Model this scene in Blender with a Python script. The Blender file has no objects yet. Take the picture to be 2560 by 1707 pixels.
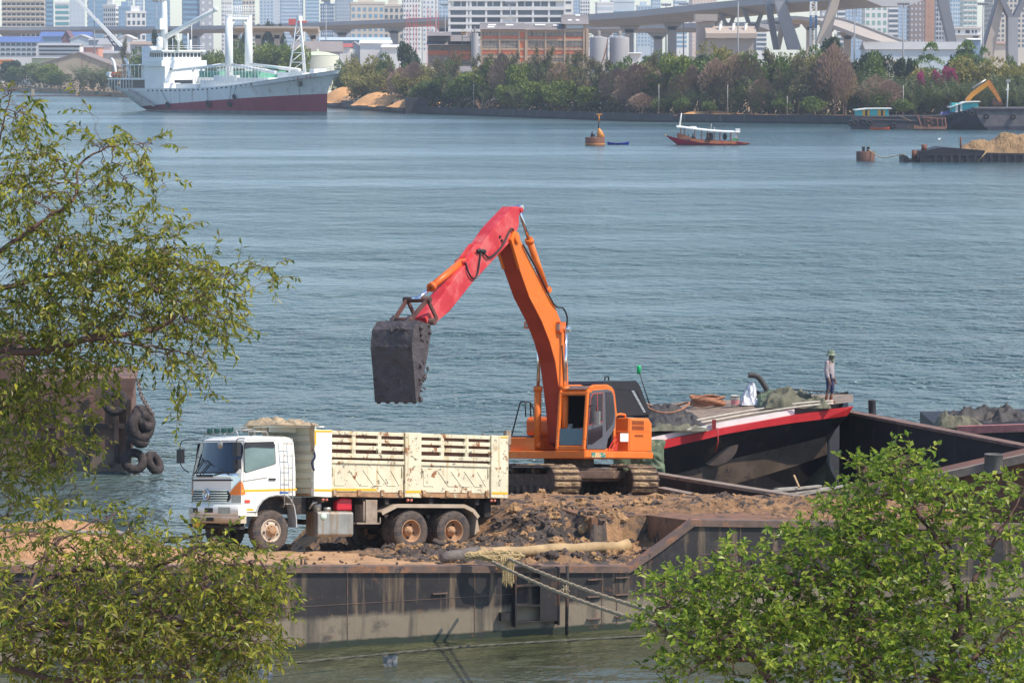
import bpy, bmesh, math, random
import numpy as np
from mathutils import Vector, Matrix, noise
# ---------------- camera, sky, sun, exposure ----------------
SC = bpy.context.scene
COL = SC.collection
H = 14.14
FPX = 9000.0
PIT = math.atan(703.5 / FPX)
cam = bpy.data.objects.new('camera', bpy.data.cameras.new('camera'))
COL.objects.link(cam)
cam.location = (0, 0, H)
cam.rotation_euler = (math.pi / 2 - PIT, 0, 0)
cam.data.sensor_width = 36
cam.data.lens = FPX * 36 / 2560
cam.data.clip_start = 1
cam.data.clip_end = 20000
SC.camera = cam
SUN_AZ = math.radians(113)      # compass-like angle of the sun measured from +Y towards +X
SUN_EL = math.radians(52)
TOSUN = Vector((math.sin(SUN_AZ) * math.cos(SUN_EL), math.cos(SUN_AZ) * math.cos(SUN_EL), math.sin(SUN_EL)))
W = bpy.data.worlds.new("World")
SC.world = W
W.use_nodes = True
wn = W.node_tree
sky = wn.nodes.new('ShaderNodeTexSky')
sky.sky_type = 'NISHITA'
sky.sun_disc = False
sky.sun_elevation = SUN_EL
sky.sun_rotation = SUN_AZ
sky.air_density = 1.0
sky.dust_density = 0.5
sky.ozone_density = 3.0
wn.links.new(sky.outputs[0], wn.nodes['Background'].inputs[0])
wn.nodes['Background'].inputs[1].default_value = 0.15
sl = bpy.data.lights.new('sun', 'SUN')
sl.energy = 3.5
sl.angle = math.radians(0.5)
sl.color = (1.0, 0.90, 0.76)
sun = bpy.data.objects.new('sun', sl)
COL.objects.link(sun)
sun.rotation_euler = TOSUN.to_track_quat('Z', 'Y').to_euler()
SC.view_settings.view_transform = 'Standard'
SC.view_settings.look = 'None'
SC.view_settings.exposure = 0.6
SC.view_settings.gamma = 1
SC.cycles.use_denoising = True
SC.cycles.denoising_prefilter = 'ACCURATE'
SC.cycles.use_adaptive_sampling = False
SC.cycles.volume_bounces = 0
SC.cycles.max_bounces = 6
SC.cycles.transparent_max_bounces = 12
# ---------------- helpers ----------------
rnd = random.Random(7)
PC, PS = math.cos(PIT), math.sin(PIT)
def ray(px, py):
 u = (px - 1280) / FPX
 v = (853.5 - py) / FPX
 return Vector((u, PC + v * PS, -PS + v * PC))
def P(px, py, Y):
 d = ray(px, py)
 return Vector((0, 0, H)) + d * (Y / d.y)
def PZ(px, py, z):
 d = ray(px, py)
 return Vector((0, 0, H)) + d * ((z - H) / d.z)
def frame(o, fwd, up=(0, 0, 1)):
 z = Vector(up).normalized()
 x = Vector(fwd)
 x = (x - z * x.dot(z)).normalized()
 y = z.cross(x)
 M = Matrix((x, y, z)).transposed().to_4x4()
 M.translation = Vector(o)
 return M
MATS = {}
def nt_mat(name):
 m = bpy.data.materials.new(name)
 m.use_nodes = True
 return m, m.node_tree.nodes, m.node_tree.links, m.node_tree.nodes['Principled BSDF']
def mat(name, col, rough=.6, metal=0, var=.12, vs=3., spots=None, streak=None, bump=None, col2=None, spec=.4,
  zband=None, streak2=None):
 """painted / weathered surface. spots=(colour, scale, threshold[, softness]); streak=(colour, scale, threshold);
 zband=[(height, softness, colour)] paints everything below that height in object space (tide marks, boot topping)."""
 if name in MATS:
  return MATS[name]
 m, N, L, b = nt_mat(name)
 tc = N.new('ShaderNodeTexCoord')
 src = tc.outputs['Object']
 def ramp(fac, a, bb):
  r = N.new('ShaderNodeMapRange')
  r.inputs['From Min'].default_value = a
  r.inputs['From Max'].default_value = bb
  L.new(fac, r.inputs['Value'])
  return r.outputs['Result']
 def noi(scale, detail=5, vec=None, rough=.6):
  n = N.new('ShaderNodeTexNoise')
  n.inputs['Scale'].default_value = scale
  n.inputs['Detail'].default_value = detail
  n.inputs['Roughness'].default_value = rough
  L.new(vec or src, n.inputs['Vector'])
  return n.outputs['Fac']
 def mix(fac, a, c, typ='MIX'):
  x = N.new('ShaderNodeMix')
  x.data_type = 'RGBA'
  x.blend_type = typ
  if isinstance(fac, (int, float)):
   x.inputs[0].default_value = fac
  else:
   L.new(fac, x.inputs[0])
  for i, q in ((6, a), (7, c)):
   if isinstance(q, (tuple, list)):
    x.inputs[i].default_value = (*q[:3], 1)
   else:
    L.new(q, x.inputs[i])
  return x.outputs[2]
 c = mix(ramp(noi(vs), .3, .7), tuple(max(0, k * (1 - var)) for k in col), tuple(min(1, k * (1 + var)) for k in (col2 or col)))
 if streak:
  mp = N.new('ShaderNodeMapping')
  sc = streak[1]
  mp.inputs['Scale'].default_value = (sc, sc, sc * .08)
  L.new(src, mp.inputs['Vector'])
  f = ramp(noi(1., 4, mp.outputs[0]), streak[2], streak[2] + .15)
  c = mix(f, c, streak[0])
 if zband:
  sp = N.new('ShaderNodeSeparateXYZ')
  L.new(src, sp.inputs[0])
  for (h, soft, cc) in zband:
   ad = N.new('ShaderNodeMath')
   ad.operation = 'MULTIPLY_ADD'
   L.new(noi(2.5, 4), ad.inputs[0])
   ad.inputs[1].default_value = soft * 2
   L.new(sp.outputs[2], ad.inputs[2])
   c = mix(ramp(ad.outputs[0], h + soft * 1.6, h + soft * .6), c, cc)
 if streak2:
  mp = N.new('ShaderNodeMapping')
  mp.inputs['Scale'].default_value = (streak2[1], streak2[1], streak2[1] * .12)
  L.new(src, mp.inputs['Vector'])
  c = mix(ramp(noi(1., 5, mp.outputs[0]), streak2[2], streak2[2] + .2), c, streak2[0])
 if spots:
  for sp_ in (spots if isinstance(spots, list) else [spots]):
   so = sp_[3] if len(sp_) > 3 else .06
   c = mix(ramp(noi(sp_[1], 8, None, .7), sp_[2], sp_[2] + so), c, sp_[0])
 L.new(c, b.inputs['Base Color'])
 b.inputs['Roughness'].default_value = rough
 b.inputs['Metallic'].default_value = metal
 b.inputs['Specular IOR Level'].default_value = spec
 if bump:
  bp = N.new('ShaderNodeBump')
  bp.inputs['Strength'].default_value = bump[0]
  bp.inputs['Distance'].default_value = bump[2] if len(bump) > 2 else .05
  L.new(noi(bump[1], 6), bp.inputs['Height'])
  L.new(bp.outputs[0], b.inputs['Normal'])
 MATS[name] = m
 return m
def glass_mat(name, col, rough=.05, spec=.5):
 if name in MATS:
  return MATS[name]
 m, N, L, b = nt_mat(name)
 b.inputs['Base Color'].default_value = (*col, 1)
 b.inputs['Roughness'].default_value = rough
 b.inputs['Specular IOR Level'].default_value = spec
 MATS[name] = m
 return m
def leaf_mat(name, cols, transl=.35, rough=.5):
 """foliage: every leaf gets its own tone from the list"""
 if name in MATS:
  return MATS[name]
 m, N, L, b = nt_mat(name)
 g = N.new('ShaderNodeNewGeometry')
 r = N.new('ShaderNodeValToRGB')
 el = r.color_ramp.elements
 while len(el) < len(cols):
  el.new(.5)
 for i, c in enumerate(cols):
  el[i].position = i / max(1, len(cols) - 1)
  el[i].color = (*c, 1)
 L.new(g.outputs['Random Per Island'], r.inputs[0])
 L.new(r.outputs[0], b.inputs['Base Color'])
 b.inputs['Roughness'].default_value = rough
 b.inputs['Specular IOR Level'].default_value = .3
 t = N.new('ShaderNodeBsdfTranslucent')
 L.new(r.outputs[0], t.inputs[0])
 mx = N.new('ShaderNodeMixShader')
 mx.inputs[0].default_value = transl
 L.new(b.outputs[0], mx.inputs[1])
 L.new(t.outputs[0], mx.inputs[2])
 L.new(mx.outputs[0], N['Material Output'].inputs[0])
 MATS[name] = m
 return m
class MB:
 def __init__(s):
  s.v, s.f, s.m, s.s = [], [], [], []
 def add(s, vs, fs, m=0, sm=False):
  o = len(s.v)
  s.v += [tuple(p) for p in vs]
  for f in fs:
   s.f.append(tuple(i + o for i in f))
   s.m.append(m)
   s.s.append(sm)
  return s
 def box(s, c, d, m=0, R=None):
  c = Vector(c)
  vs = []
  for x in (-.5, .5):
   for y in (-.5, .5):
    for z in (-.5, .5):
     p = Vector((x * d[0], y * d[1], z * d[2]))
     vs.append(c + (R @ p if R else p))
  return s.add(vs, [(0, 1, 3, 2), (4, 6, 7, 5), (0, 4, 5, 1), (2, 3, 7, 6), (0, 2, 6, 4), (1, 5, 7, 3)], m)
 def b2(s, lo, hi, m=0):
  return s.box([(a + b) / 2 for a, b in zip(lo, hi)], [abs(b - a) for a, b in zip(lo, hi)], m)
 def bar(s, a, b, w, h, m=0, up=(0, 0, 1)):
  a, b = Vector(a), Vector(b)
  x = (b - a)
  l = x.length
  x = x.normalized()
  u = Vector(up)
  y = u.cross(x)
  if y.length < 1e-4:
   y = Vector((1, 0, 0)).cross(x)
  y.normalize()
  z = x.cross(y)
  R = Matrix((x, y, z)).transposed()
  return s.box((a + b) / 2, (l, w, h), m, R)
 def prism(s, poly, vec, m=0, m_side=None):
  n = len(poly)
  a = [Vector(p) for p in poly]
  b = [p + Vector(vec) for p in a]
  s.add(a + b, [tuple(range(n - 1, -1, -1)), tuple(range(n, 2 * n))], m)
  return s.add(a + b, [(i, (i + 1) % n, n + (i + 1) % n, n + i) for i in range(n)], m if m_side is None else m_side)
 def loft(s, A, B, m=0, caps=True):
  n = len(A)
  vs = list(A) + list(B)
  fs = [(i, (i + 1) % n, n + (i + 1) % n, n + i) for i in range(n)]
  if caps:
   fs += [tuple(range(n - 1, -1, -1)), tuple(range(n, 2 * n))]
  return s.add(vs, fs, m)
 def tube(s, pts, r, n=8, m=0, cap=True, sm=True):
  pts = [Vector(p) for p in pts]
  k = len(pts)
  rs = r if isinstance(r, (list, tuple)) else [r] * k
  t = (pts[1] - pts[0]).normalized()
  u = t.orthogonal().normalized()
  vs = []
  for i, p in enumerate(pts):
   if i:
    t2 = (pts[min(i + 1, k - 1)] - pts[i - 1])
    if t2.length > 1e-9:
     t = t2.normalized()
   u = u - t * u.dot(t)
   u = u.normalized() if u.length > 1e-6 else t.orthogonal().normalized()
   w = t.cross(u)
   for j in range(n):
    an = 2 * math.pi * j / n
    vs.append(p + (u * math.cos(an) + w * math.sin(an)) * rs[i])
  fs = []
  for i in range(k - 1):
   for j in range(n):
    fs.append((i * n + j, i * n + (j + 1) % n, (i + 1) * n + (j + 1) % n, (i + 1) * n + j))
  s.add(vs, fs, m, sm)
  if cap:
   o = len(s.v) - k * n
   s.f += [tuple(o + j for j in range(n - 1, -1, -1)), tuple(o + (k - 1) * n + j for j in range(n))]
   s.m += [m, m]
   s.s += [False, False]
  return s
 def lathe(s, prof, M=None, n=24, m=0, sm=True, closed=False):
  """prof: (r, h) list revolved about local z of M"""
  M = M or Matrix()
  vs = []
  for r, h in prof:
   for j in range(n):
    an = 2 * math.pi * j / n
    vs.append(M @ Vector((r * math.cos(an), r * math.sin(an), h)))
  fs = []
  k = len(prof)
  for i in range(k if closed else k - 1):
   i2 = (i + 1) % k
   for j in range(n):
    fs.append((i * n + j, i * n + (j + 1) % n, i2 * n + (j + 1) % n, i2 * n + j))
  return s.add(vs, fs, m, sm)
 def cyl(s, a, b, r, n=16, m=0):
  return s.tube([a, b], r, n, m)
 def torus(s, c, axis, R, r, n=20, k=8, m=0):
  M = Vector(axis).to_track_quat('Z', 'X').to_matrix().to_4x4()
  M.translation = Vector(c)
  return s.lathe([(R + r * math.cos(2 * math.pi * i / k), r * math.sin(2 * math.pi * i / k)) for i in range(k)], M, n, m, True, True)
 def ball(s, c, r, n=10, m=0, sc=(1, 1, 1)):
  M = Matrix.Translation(Vector(c)) @ Matrix.Diagonal((*sc, 1))
  return s.lathe([(r * math.sin(math.pi * i / n) + 1e-4, -r * math.cos(math.pi * i / n)) for i in range(n + 1)], M, n * 2, m)
 def quad(s, a, b, c, d, m=0):
  return s.add([a, b, c, d], [(0, 1, 2, 3)], m)
 def grid(s, fn, nu, nv, m=0, sm=True):
  vs = [fn(i / nu, j / nv) for i in range(nu + 1) for j in range(nv + 1)]
  fs = [(i * (nv + 1) + j, (i + 1) * (nv + 1) + j, (i + 1) * (nv + 1) + j + 1, i * (nv + 1) + j + 1) for i in range(nu) for j in range(nv)]
  return s.add(vs, fs, m, sm)
 def build(s, name, mats, parent=None, bevel=0, M=None):
  me = bpy.data.meshes.new(name)
  me.from_pydata(s.v, [], s.f)
  for x in (mats if isinstance(mats, (list, tuple)) else [mats]):
   me.materials.append(x)
  me.polygons.foreach_set('material_index', s.m)
  me.polygons.foreach_set('use_smooth', s.s)
  me.update()
  o = bpy.data.objects.new(name, me)
  COL.objects.link(o)
  if parent:
   o.parent = parent
  if M is not None:
   o.matrix_local = M
  if bevel:
   bm = bmesh.new()
   bm.from_mesh(me)
   bmesh.ops.remove_doubles(bm, verts=bm.verts, dist=1e-5)
   bmesh.ops.recalc_face_normals(bm, faces=bm.faces)
   bm.to_mesh(me)
   bm.free()
   md = o.modifiers.new('edge', 'BEVEL')
   md.width = bevel
   md.segments = 2
   md.limit_method = 'ANGLE'
   md.angle_limit = math.radians(40)
  return o
def fixn(o):
 bm = bmesh.new()
 bm.from_mesh(o.data)
 bmesh.ops.remove_doubles(bm, verts=bm.verts, dist=1e-5)
 bmesh.ops.recalc_face_normals(bm, faces=bm.faces)
 bm.to_mesh(o.data)
 bm.free()
 return o
def tag(o, label, cat, group=None):
 o['label'] = label
 o['category'] = cat
 if group:
  o['group'] = group
 return o
def thing(name, label, cat, M=None, group=None):
 o = bpy.data.objects.new(name, None)
 COL.objects.link(o)
 o.empty_display_size = .2
 if M is not None:
  o.matrix_world = M if isinstance(M, Matrix) else Matrix.Translation(Vector(M))
 return tag(o, label, cat, group)
def kind(o, k='structure'):
 o['kind'] = k
 return o
def dup(root, M, label=None, group=None):
 r = root.copy()
 COL.objects.link(r)
 r.matrix_world = M
 if label:
  r['label'] = label
 if group:
  r['group'] = group
 for ch in list(root.children):
  c = ch.copy()
  COL.objects.link(c)
  c.parent = r
  for g in list(ch.children):
   d = g.copy()
   COL.objects.link(d)
   d.parent = c
 return r
def smooth_path(pts, n=6):
 pts = [Vector(p) for p in pts]
 out = []
 for i in range(len(pts) - 1):
  p0, p1, p2, p3 = pts[max(i - 1, 0)], pts[i], pts[i + 1], pts[min(i + 2, len(pts) - 1)]
  for k in range(n):
   t = k / n
   out.append(.5 * ((2 * p1) + (p2 - p0) * t + (2 * p0 - 5 * p1 + 4 * p2 - p3) * t * t + (3 * p1 - p0 - 3 * p2 + p3) * t ** 3))
 out.append(pts[-1])
 return out
def fbm(x, y, z=0., o=4):
 return noise.fractal(Vector((x, y, z)), 1.0, 2.0, o)
FONT = {'D': '110101101101110', 'E': '111100110100111', 'T': '111010010010010', 'O': '111101101101111', 'I': '111010010010111',
  'N': '101111111111101', 'R': '110101110101101', 'K': '101101110101101', 'S': '111100111001111', 'M': '101111111101101',
  'A': '010101111101101', 'L': '100100100100111', '1': '010110010010111', '2': '110001010100111', '3': '110001010001110',
  'X': '101101010101101', 'U': '101101101101111', '4': '101101111001001', 'F': '111100110100100'}
def letters(mb, txt, o, ux, uy, h, m=0):
 """block letters as thin raised cells; ux, uy unit vectors of the writing plane"""
 o, ux, uy = Vector(o), Vector(ux), Vector(uy)
 nrm = ux.cross(uy)
 c = h / 5
 for k, ch in enumerate(txt):
  g = FONT.get(ch)
  if not g:
   continue
  for i in range(15):
   if g[i] == '1':
    a = o + ux * ((k * 4 + i % 3) * c * .8) - uy * ((i // 3) * c)
    mb.prism([a, a + ux * c * .8, a + ux * c * .8 - uy * c, a - uy * c], nrm * .006, m)
def crumple(name, M, lx, ly, h, m, seed, fold=1.0, nu=50, nv=26, outline=None):
 """a lumpy, folded sheet of cloth: closed below"""
 def top(u, v):
  x = (u - .5) * lx
  y = (v - .5) * ly
  r = max(abs(u - .5), abs(v - .5)) * 2
  e = max(0, 1 - r ** 4)
  q = fbm(x * 1.1 * fold + seed, y * 1.1 * fold, seed, 3)
  f = abs(fbm(x * 2.3 * fold, y * 3.1 * fold + seed, 3.3, 4))
  z = h * e * (.45 + .6 * q + .35 * (1 - 2 * f))
  x += .12 * fbm(x * 2, y * 2, seed + 5) * min(1, lx)
  y += .15 * fbm(x * 2 + 9, y * 2, seed + 8) * min(1, ly)
  return Vector((x, y, max(0.01, z)))
 mb = MB()
 mb.grid(top, nu, nv)
 mb.grid(lambda u, v: Vector(((u - .5) * lx * .95, (v - .5) * ly * .95, 0)), 2, 2)
 ob = mb.build(name, m)
 ob.matrix_world = M
 return ob
# frames of the two machines
LFC = P(697, 1378, 91.8)
TILT = Vector((.005, .125, 1))
_th = math.radians(36)
TM = frame(LFC, (-math.cos(_th), -math.sin(_th), 0), TILT)
TM.translation = TM @ Vector((0, -1.05, 0))
XC = P(1422, 1238.3, 103.0)
EM = frame(XC, (-.49, -.87, 0), (.005, .11, 1))
# shared paints
m_brust = mat('buoy_rust', (.17, .06, .03), .7, var=.3, vs=1.2, streak=((.10, .06, .05), 2, .55))
m_by = mat('buoy_yellow', (.66, .26, .05), .5, var=.15, spots=((.3, .12, .05), 3, .62))
m_roof = mat('boat_roof', (.78, .76, .70), .5, var=.06)
m_shipw = mat('ship_white', (.84, .84, .80), .45, var=.05, vs=.3, streak=((.65, .58, .48), .8, .68))
m_redl = mat('red_lens', (.6, .06, .03), .25)
m_yel = mat('reflective_yellow', (.85, .46, .02), .4, var=.06)
m_tyre = mat('tyre_rubber', (.10, .075, .06), .85, var=.35, vs=4, spots=((.045, .042, .045), 5, .5, .12), bump=(.4, 40, .02))
# ---------------- water, banks ----------------
def water_mat():
 m, N, L, b = nt_mat('river_water')
 tc = N.new('ShaderNodeTexCoord')
 src = tc.outputs['Object']
 def noi(sc, detail, scale, rough=.55):
  mp = N.new('ShaderNodeMapping')
  mp.inputs['Scale'].default_value = sc
  L.new(src, mp.inputs[0])
  n = N.new('ShaderNodeTexNoise')
  n.inputs['Scale'].default_value = scale
  n.inputs['Detail'].default_value = detail
  n.inputs['Roughness'].default_value = rough
  L.new(mp.outputs[0], n.inputs[0])
  return n.outputs['Fac']
 def mth(op, a, bb, c=None):
  x = N.new('ShaderNodeMath')
  x.operation = op
  for i, q in enumerate((a, bb, c)):
   if q is None:
    continue
   if isinstance(q, (int, float)):
    x.inputs[i].default_value = q
   else:
    L.new(q, x.inputs[i])
  return x.outputs[0]
 rip = noi((.75, .6, 1), 3, 1.25, .55)              # short chop
 roll = noi((.7, .5, 1), 2, .10)             # wakes and long waves
 swell = noi((.8, .55, 1), 2, .30)             # longer wavelets
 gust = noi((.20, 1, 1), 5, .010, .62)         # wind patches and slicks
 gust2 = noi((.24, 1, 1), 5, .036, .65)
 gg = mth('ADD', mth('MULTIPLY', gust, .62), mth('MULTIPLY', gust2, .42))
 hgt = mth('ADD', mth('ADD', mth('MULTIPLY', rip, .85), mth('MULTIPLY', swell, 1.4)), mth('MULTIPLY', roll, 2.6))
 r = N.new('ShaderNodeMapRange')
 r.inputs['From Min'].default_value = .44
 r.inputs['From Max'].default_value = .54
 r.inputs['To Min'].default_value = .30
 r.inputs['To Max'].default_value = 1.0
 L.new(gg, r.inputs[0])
 # sheltered water between the hull and the bank lies calmer
 sp = N.new('ShaderNodeSeparateXYZ')
 L.new(src, sp.inputs[0])
 calm = N.new('ShaderNodeMapRange')
 calm.inputs['From Min'].default_value = 88
 calm.inputs['From Max'].default_value = 130
 calm.inputs['To Min'].default_value = .22
 calm.inputs['To Max'].default_value = 1
 L.new(sp.outputs[1], calm.inputs[0])
 bp = N.new('ShaderNodeBump')
 bp.inputs['Distance'].default_value = 2.5
 L.new(mth('MULTIPLY', r.outputs[0], calm.outputs[0]), bp.inputs['Strength'])
 L.new(hgt, bp.inputs['Height'])
 L.new(bp.outputs[0], b.inputs['Normal'])
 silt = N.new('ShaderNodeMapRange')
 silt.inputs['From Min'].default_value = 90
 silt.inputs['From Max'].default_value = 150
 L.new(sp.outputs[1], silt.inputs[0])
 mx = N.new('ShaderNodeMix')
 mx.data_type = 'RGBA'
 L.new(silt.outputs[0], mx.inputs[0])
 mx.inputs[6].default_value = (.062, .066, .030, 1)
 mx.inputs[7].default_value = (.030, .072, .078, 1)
 sky_sheen = N.new('ShaderNodeMix')               # brighter sky reflection on the wind slicks, painted into the base colour
 sky_sheen.data_type = 'RGBA'
 L.new(mth('SUBTRACT', 1, r.outputs[0]), sky_sheen.inputs[0])
 L.new(mx.outputs[2], sky_sheen.inputs[6])
 sky_sheen.inputs[7].default_value = (.12, .165, .165, 1)
 L.new(sky_sheen.outputs[2], b.inputs['Base Color'])
 b.inputs['Specular Tint'].default_value = (.82, .96, .97, 1)
 b.inputs['Roughness'].default_value = .18
 b.inputs['IOR'].default_value = 1.33
 b.inputs['Specular IOR Level'].default_value = .5
 return m
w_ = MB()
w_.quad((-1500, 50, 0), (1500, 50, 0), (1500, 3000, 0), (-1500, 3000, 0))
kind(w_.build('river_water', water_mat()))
bank_m = mat('bank_earth', (.20, .15, .09), .95, var=.3, vs=.3, spots=((.10, .12, .04), .4, .5, .1), bump=(.6, 2, .1))
nb = MB()
nb.grid(lambda u, v: Vector((-60 + 120 * u, -30 + 98 * v, 1.6 - 2.2 * max(0, (v - .82) / .18) + .15 * fbm(u * 14, v * 14))), 60, 50)
kind(nb.build('near_bank_ground', bank_m))
# ---------------- working barge with soil ----------------
BU = Vector((.927, .375, 0)).normalized()
BE = P(680, 1415, 85.5)
BM = Matrix((BU, Vector((-BU.y, BU.x, 0)), Vector((0, 0, 1)))).transposed().to_4x4()
BM.translation = (BE.x, BE.y, 0)
BI = BM.inverted()
LFw = TM.translation.copy()
def tplane(x, y):
 return LFC.z - .005 * (x - LFC.x) - .125 * (y - LFC.y)
def xplane(x, y):
 return XC.z - .005 * (x - XC.x) - .11 * (y - XC.y)
def edge_z(u):
 if u < 9.35:
  return BE.z - .0535 * u
 if u < 11.1:
  return (BE.z - .0535 * 9.35) + (u - 9.35) / 1.75 * 1.02
 return 2.64 - .06 * (u - 11.1)
def deck_z(u, v):
 p = BM @ Vector((u, 4.8, 0))
 z1 = tplane(p.x, p.y)
 e = BE.z - .0535 * u
 if v < 4.8:
  return e + (z1 - e) * v / 4.8
 p = BM @ Vector((u, v, 0))
 return tplane(p.x, p.y)
def sstep(a, b, x):
 t = max(0, min(1, (x - a) / (b - a)))
 return t * t * (3 - 2 * t)
m_hull = mat('hull_black', (.032, .027, .028), .62, var=.30, vs=1.6, streak=((.20, .14, .09), 4, .53),
    zband=[(.74, .13, (.25, .20, .14)), (.16, .05, (.030, .042, .026))], streak2=((.035, .032, .032), 1.6, .50), spots=[((.20, .09, .045), 2.2, .60, .10), ((.09, .075, .065), 1.2, .56, .15), ((.30, .24, .18), 9, .68, .04)], bump=(.3, 1.1, .10))
m_rail = mat('rail_rust', (.15, .10, .08), .7, var=.3, vs=3, spots=[((.33, .15, .075), 2.0, .52, .12), ((.05, .05, .055), 3, .60, .08)])
m_deck = mat('deck_dirt', (.40, .235, .12), .95, var=.28, vs=1.5, spots=[((.13, .085, .06), 2.2, .60, .08), ((.55, .33, .17), 1.3, .58, .12)], bump=(.8, 6, .05))
m_soil = mat('clay_soil', (.30, .17, .085), .95, var=.3, vs=1.6, spots=[((.052, .044, .043), .55, .50, .12), ((.055, .047, .045), 2.2, .55, .06), ((.47, .28, .12), 3.5, .62, .1)], bump=(1, 8, .10))
m_clod = mat('dark_clod', (.088, .066, .054), .9, var=.4, vs=2, spots=[((.24, .14, .075), 2.2, .56, .12), ((.035, .03, .032), 4, .58, .08)], bump=(1, 8, .08))
m_tan = mat('tan_clod', (.36, .21, .10), .95, var=.3, vs=3, spots=((.08, .065, .06), 3, .58, .1), bump=(1, 9, .06))
barge = thing('deck_barge', 'black flat deck barge with rusty lip, carrying the lorry and heaps of soil', 'barge', BM)
hb = MB()
us = [-13, -9, -5, -1, 3, 6, 8, 9.35, 10.2, 11.1, 14, 18, 24]
for a, b in zip(us, us[1:]):
 for v0, v1 in ((0, .2),):
  A = [(a, v0, -.8), (a, v0, edge_z(a)), (a, v1, edge_z(a)), (a, v1, -.8)]
  B = [(b, v0, -.8), (b, v0, edge_z(b)), (b, v1, edge_z(b)), (b, v1, -.8)]
  hb.loft(A, B, 0, False)
hb.b2((-13, 9.4, -.8), (9.5, 9.6, 1.0))
hb.b2((-13.2, 0, -.8), (-13, 9.6, 1.9))
hb.b2((9.3, 9.5, -.8), (9.5, 17.5, 1.2))
hb.b2((9.3, 17.3, -.8), (24, 17.5, 1.0))
hb.b2((-13, .2, -.9), (24, 9.4, -.8))
hull = fixn(hb.build('hull', m_hull, barge))
rl = MB()
for a, b in zip(us, us[1:]):
 rl.loft([(a, -.07, edge_z(a) - .15), (a, -.07, edge_z(a) + .015), (a, .24, edge_z(a) + .015), (a, .24, edge_z(a) - .15)],
   [(b, -.07, edge_z(b) - .15), (b, -.07, edge_z(b) + .015), (b, .24, edge_z(b) + .015), (b, .24, edge_z(b) - .15)], 0, False)
rl.build('edge_rail', m_rail, barge)
dk = MB()
dk.grid(lambda u, v: Vector((-13 + 23.5 * u, .22 + 9.3 * v, deck_z(-13 + 23.5 * u, .22 + 9.3 * v) - .02 + .05 * fbm(u * 30, v * 14, 2) * (1 if .02 < v else 0))), 120, 50)
dk.build('deck', m_deck, barge)
# raised fore deck beside the notch
rp = MB()
NZ = 2.42
rp.prism([(9.6, 2.95, NZ), (11.15, 2.95, NZ), (11.15, .22, 2.60), (18.5, .22, 2.16), (17.6, 7, 2.0), (9.9, 6, NZ - .1)], (0, 0, -1.1))
rp.build('raised_deck', mat('notch_rust', (.20, .10, .055), .85, var=.3, vs=2, spots=((.06, .045, .04), 1.5, .55, .1)), barge)
# stiffeners, recessed fairlead and ladder rungs on the side
st_ = MB()
for u_ in (6.2, 7.35):
 st_.b2((u_ - .02, -.26, .25), (u_ + .02, 0, edge_z(u_) + .01))
st_.b2((6.85, -.24, .35), (7.35, -.20, edge_z(7) - .02))
for z in (.35, .75, 1.25, 1.72):
 st_.b2((6.2, -.25, z), (6.85, 0, z + .03))
st_.b2((5.85, -.16, .42), (6.15, 0, .62))
st_.tube([(7.55, -.3, 1.72), (7.52, -.32, -.2)], .045, 8)
st_.build('fairlead', mat('fairlead_rust', (.028, .024, .025), .75, var=.35, vs=3, spots=[((.15, .07, .04), 2.2, .56, .1), ((.25, .23, .22), 7, .66, .04)]), barge)
for (u0, zs_) in ((8.2, (.30, .85, 1.28)), (8.95, (.32, .86, 1.29)), (4.1, (1.16,))):
 for z in zs_:
  k = MB()
  k.b2((u0, -.07, z), (u0 + .38, 0, z + .025))
  k.build('rung', m_rail, barge)
k = MB()
for u_ in (-2.2, 1.9, 5.2, 8.6, 9.0, 12.4, 15.5):
 k.b2((u_, -.012, .12), (u_ + .018, 0, edge_z(u_) - .16))
k.b2((-13, -.010, 1.04), (6.2, 0, 1.052))
k.b2((11.3, -.010, 1.75), (24, 0, 1.765))
k.build('plate_seam', m_rail, barge)
for (px, py, Yb) in ((591, 1403, 86.6), (758, 1403, 86.6)):
 k = MB()
 q = BI @ P(px, py, Yb)
 k.tube([(q.x - .05, q.y, deck_z(q.x, q.y) - .05), (q.x - .05, q.y, deck_z(q.x, q.y) + .13), (q.x + .05, q.y, deck_z(q.x, q.y) + .13), (q.x + .05, q.y, deck_z(q.x, q.y) - .05)], .03, 6)
 k.build('lashing_eye', m_rail, barge)
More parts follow.
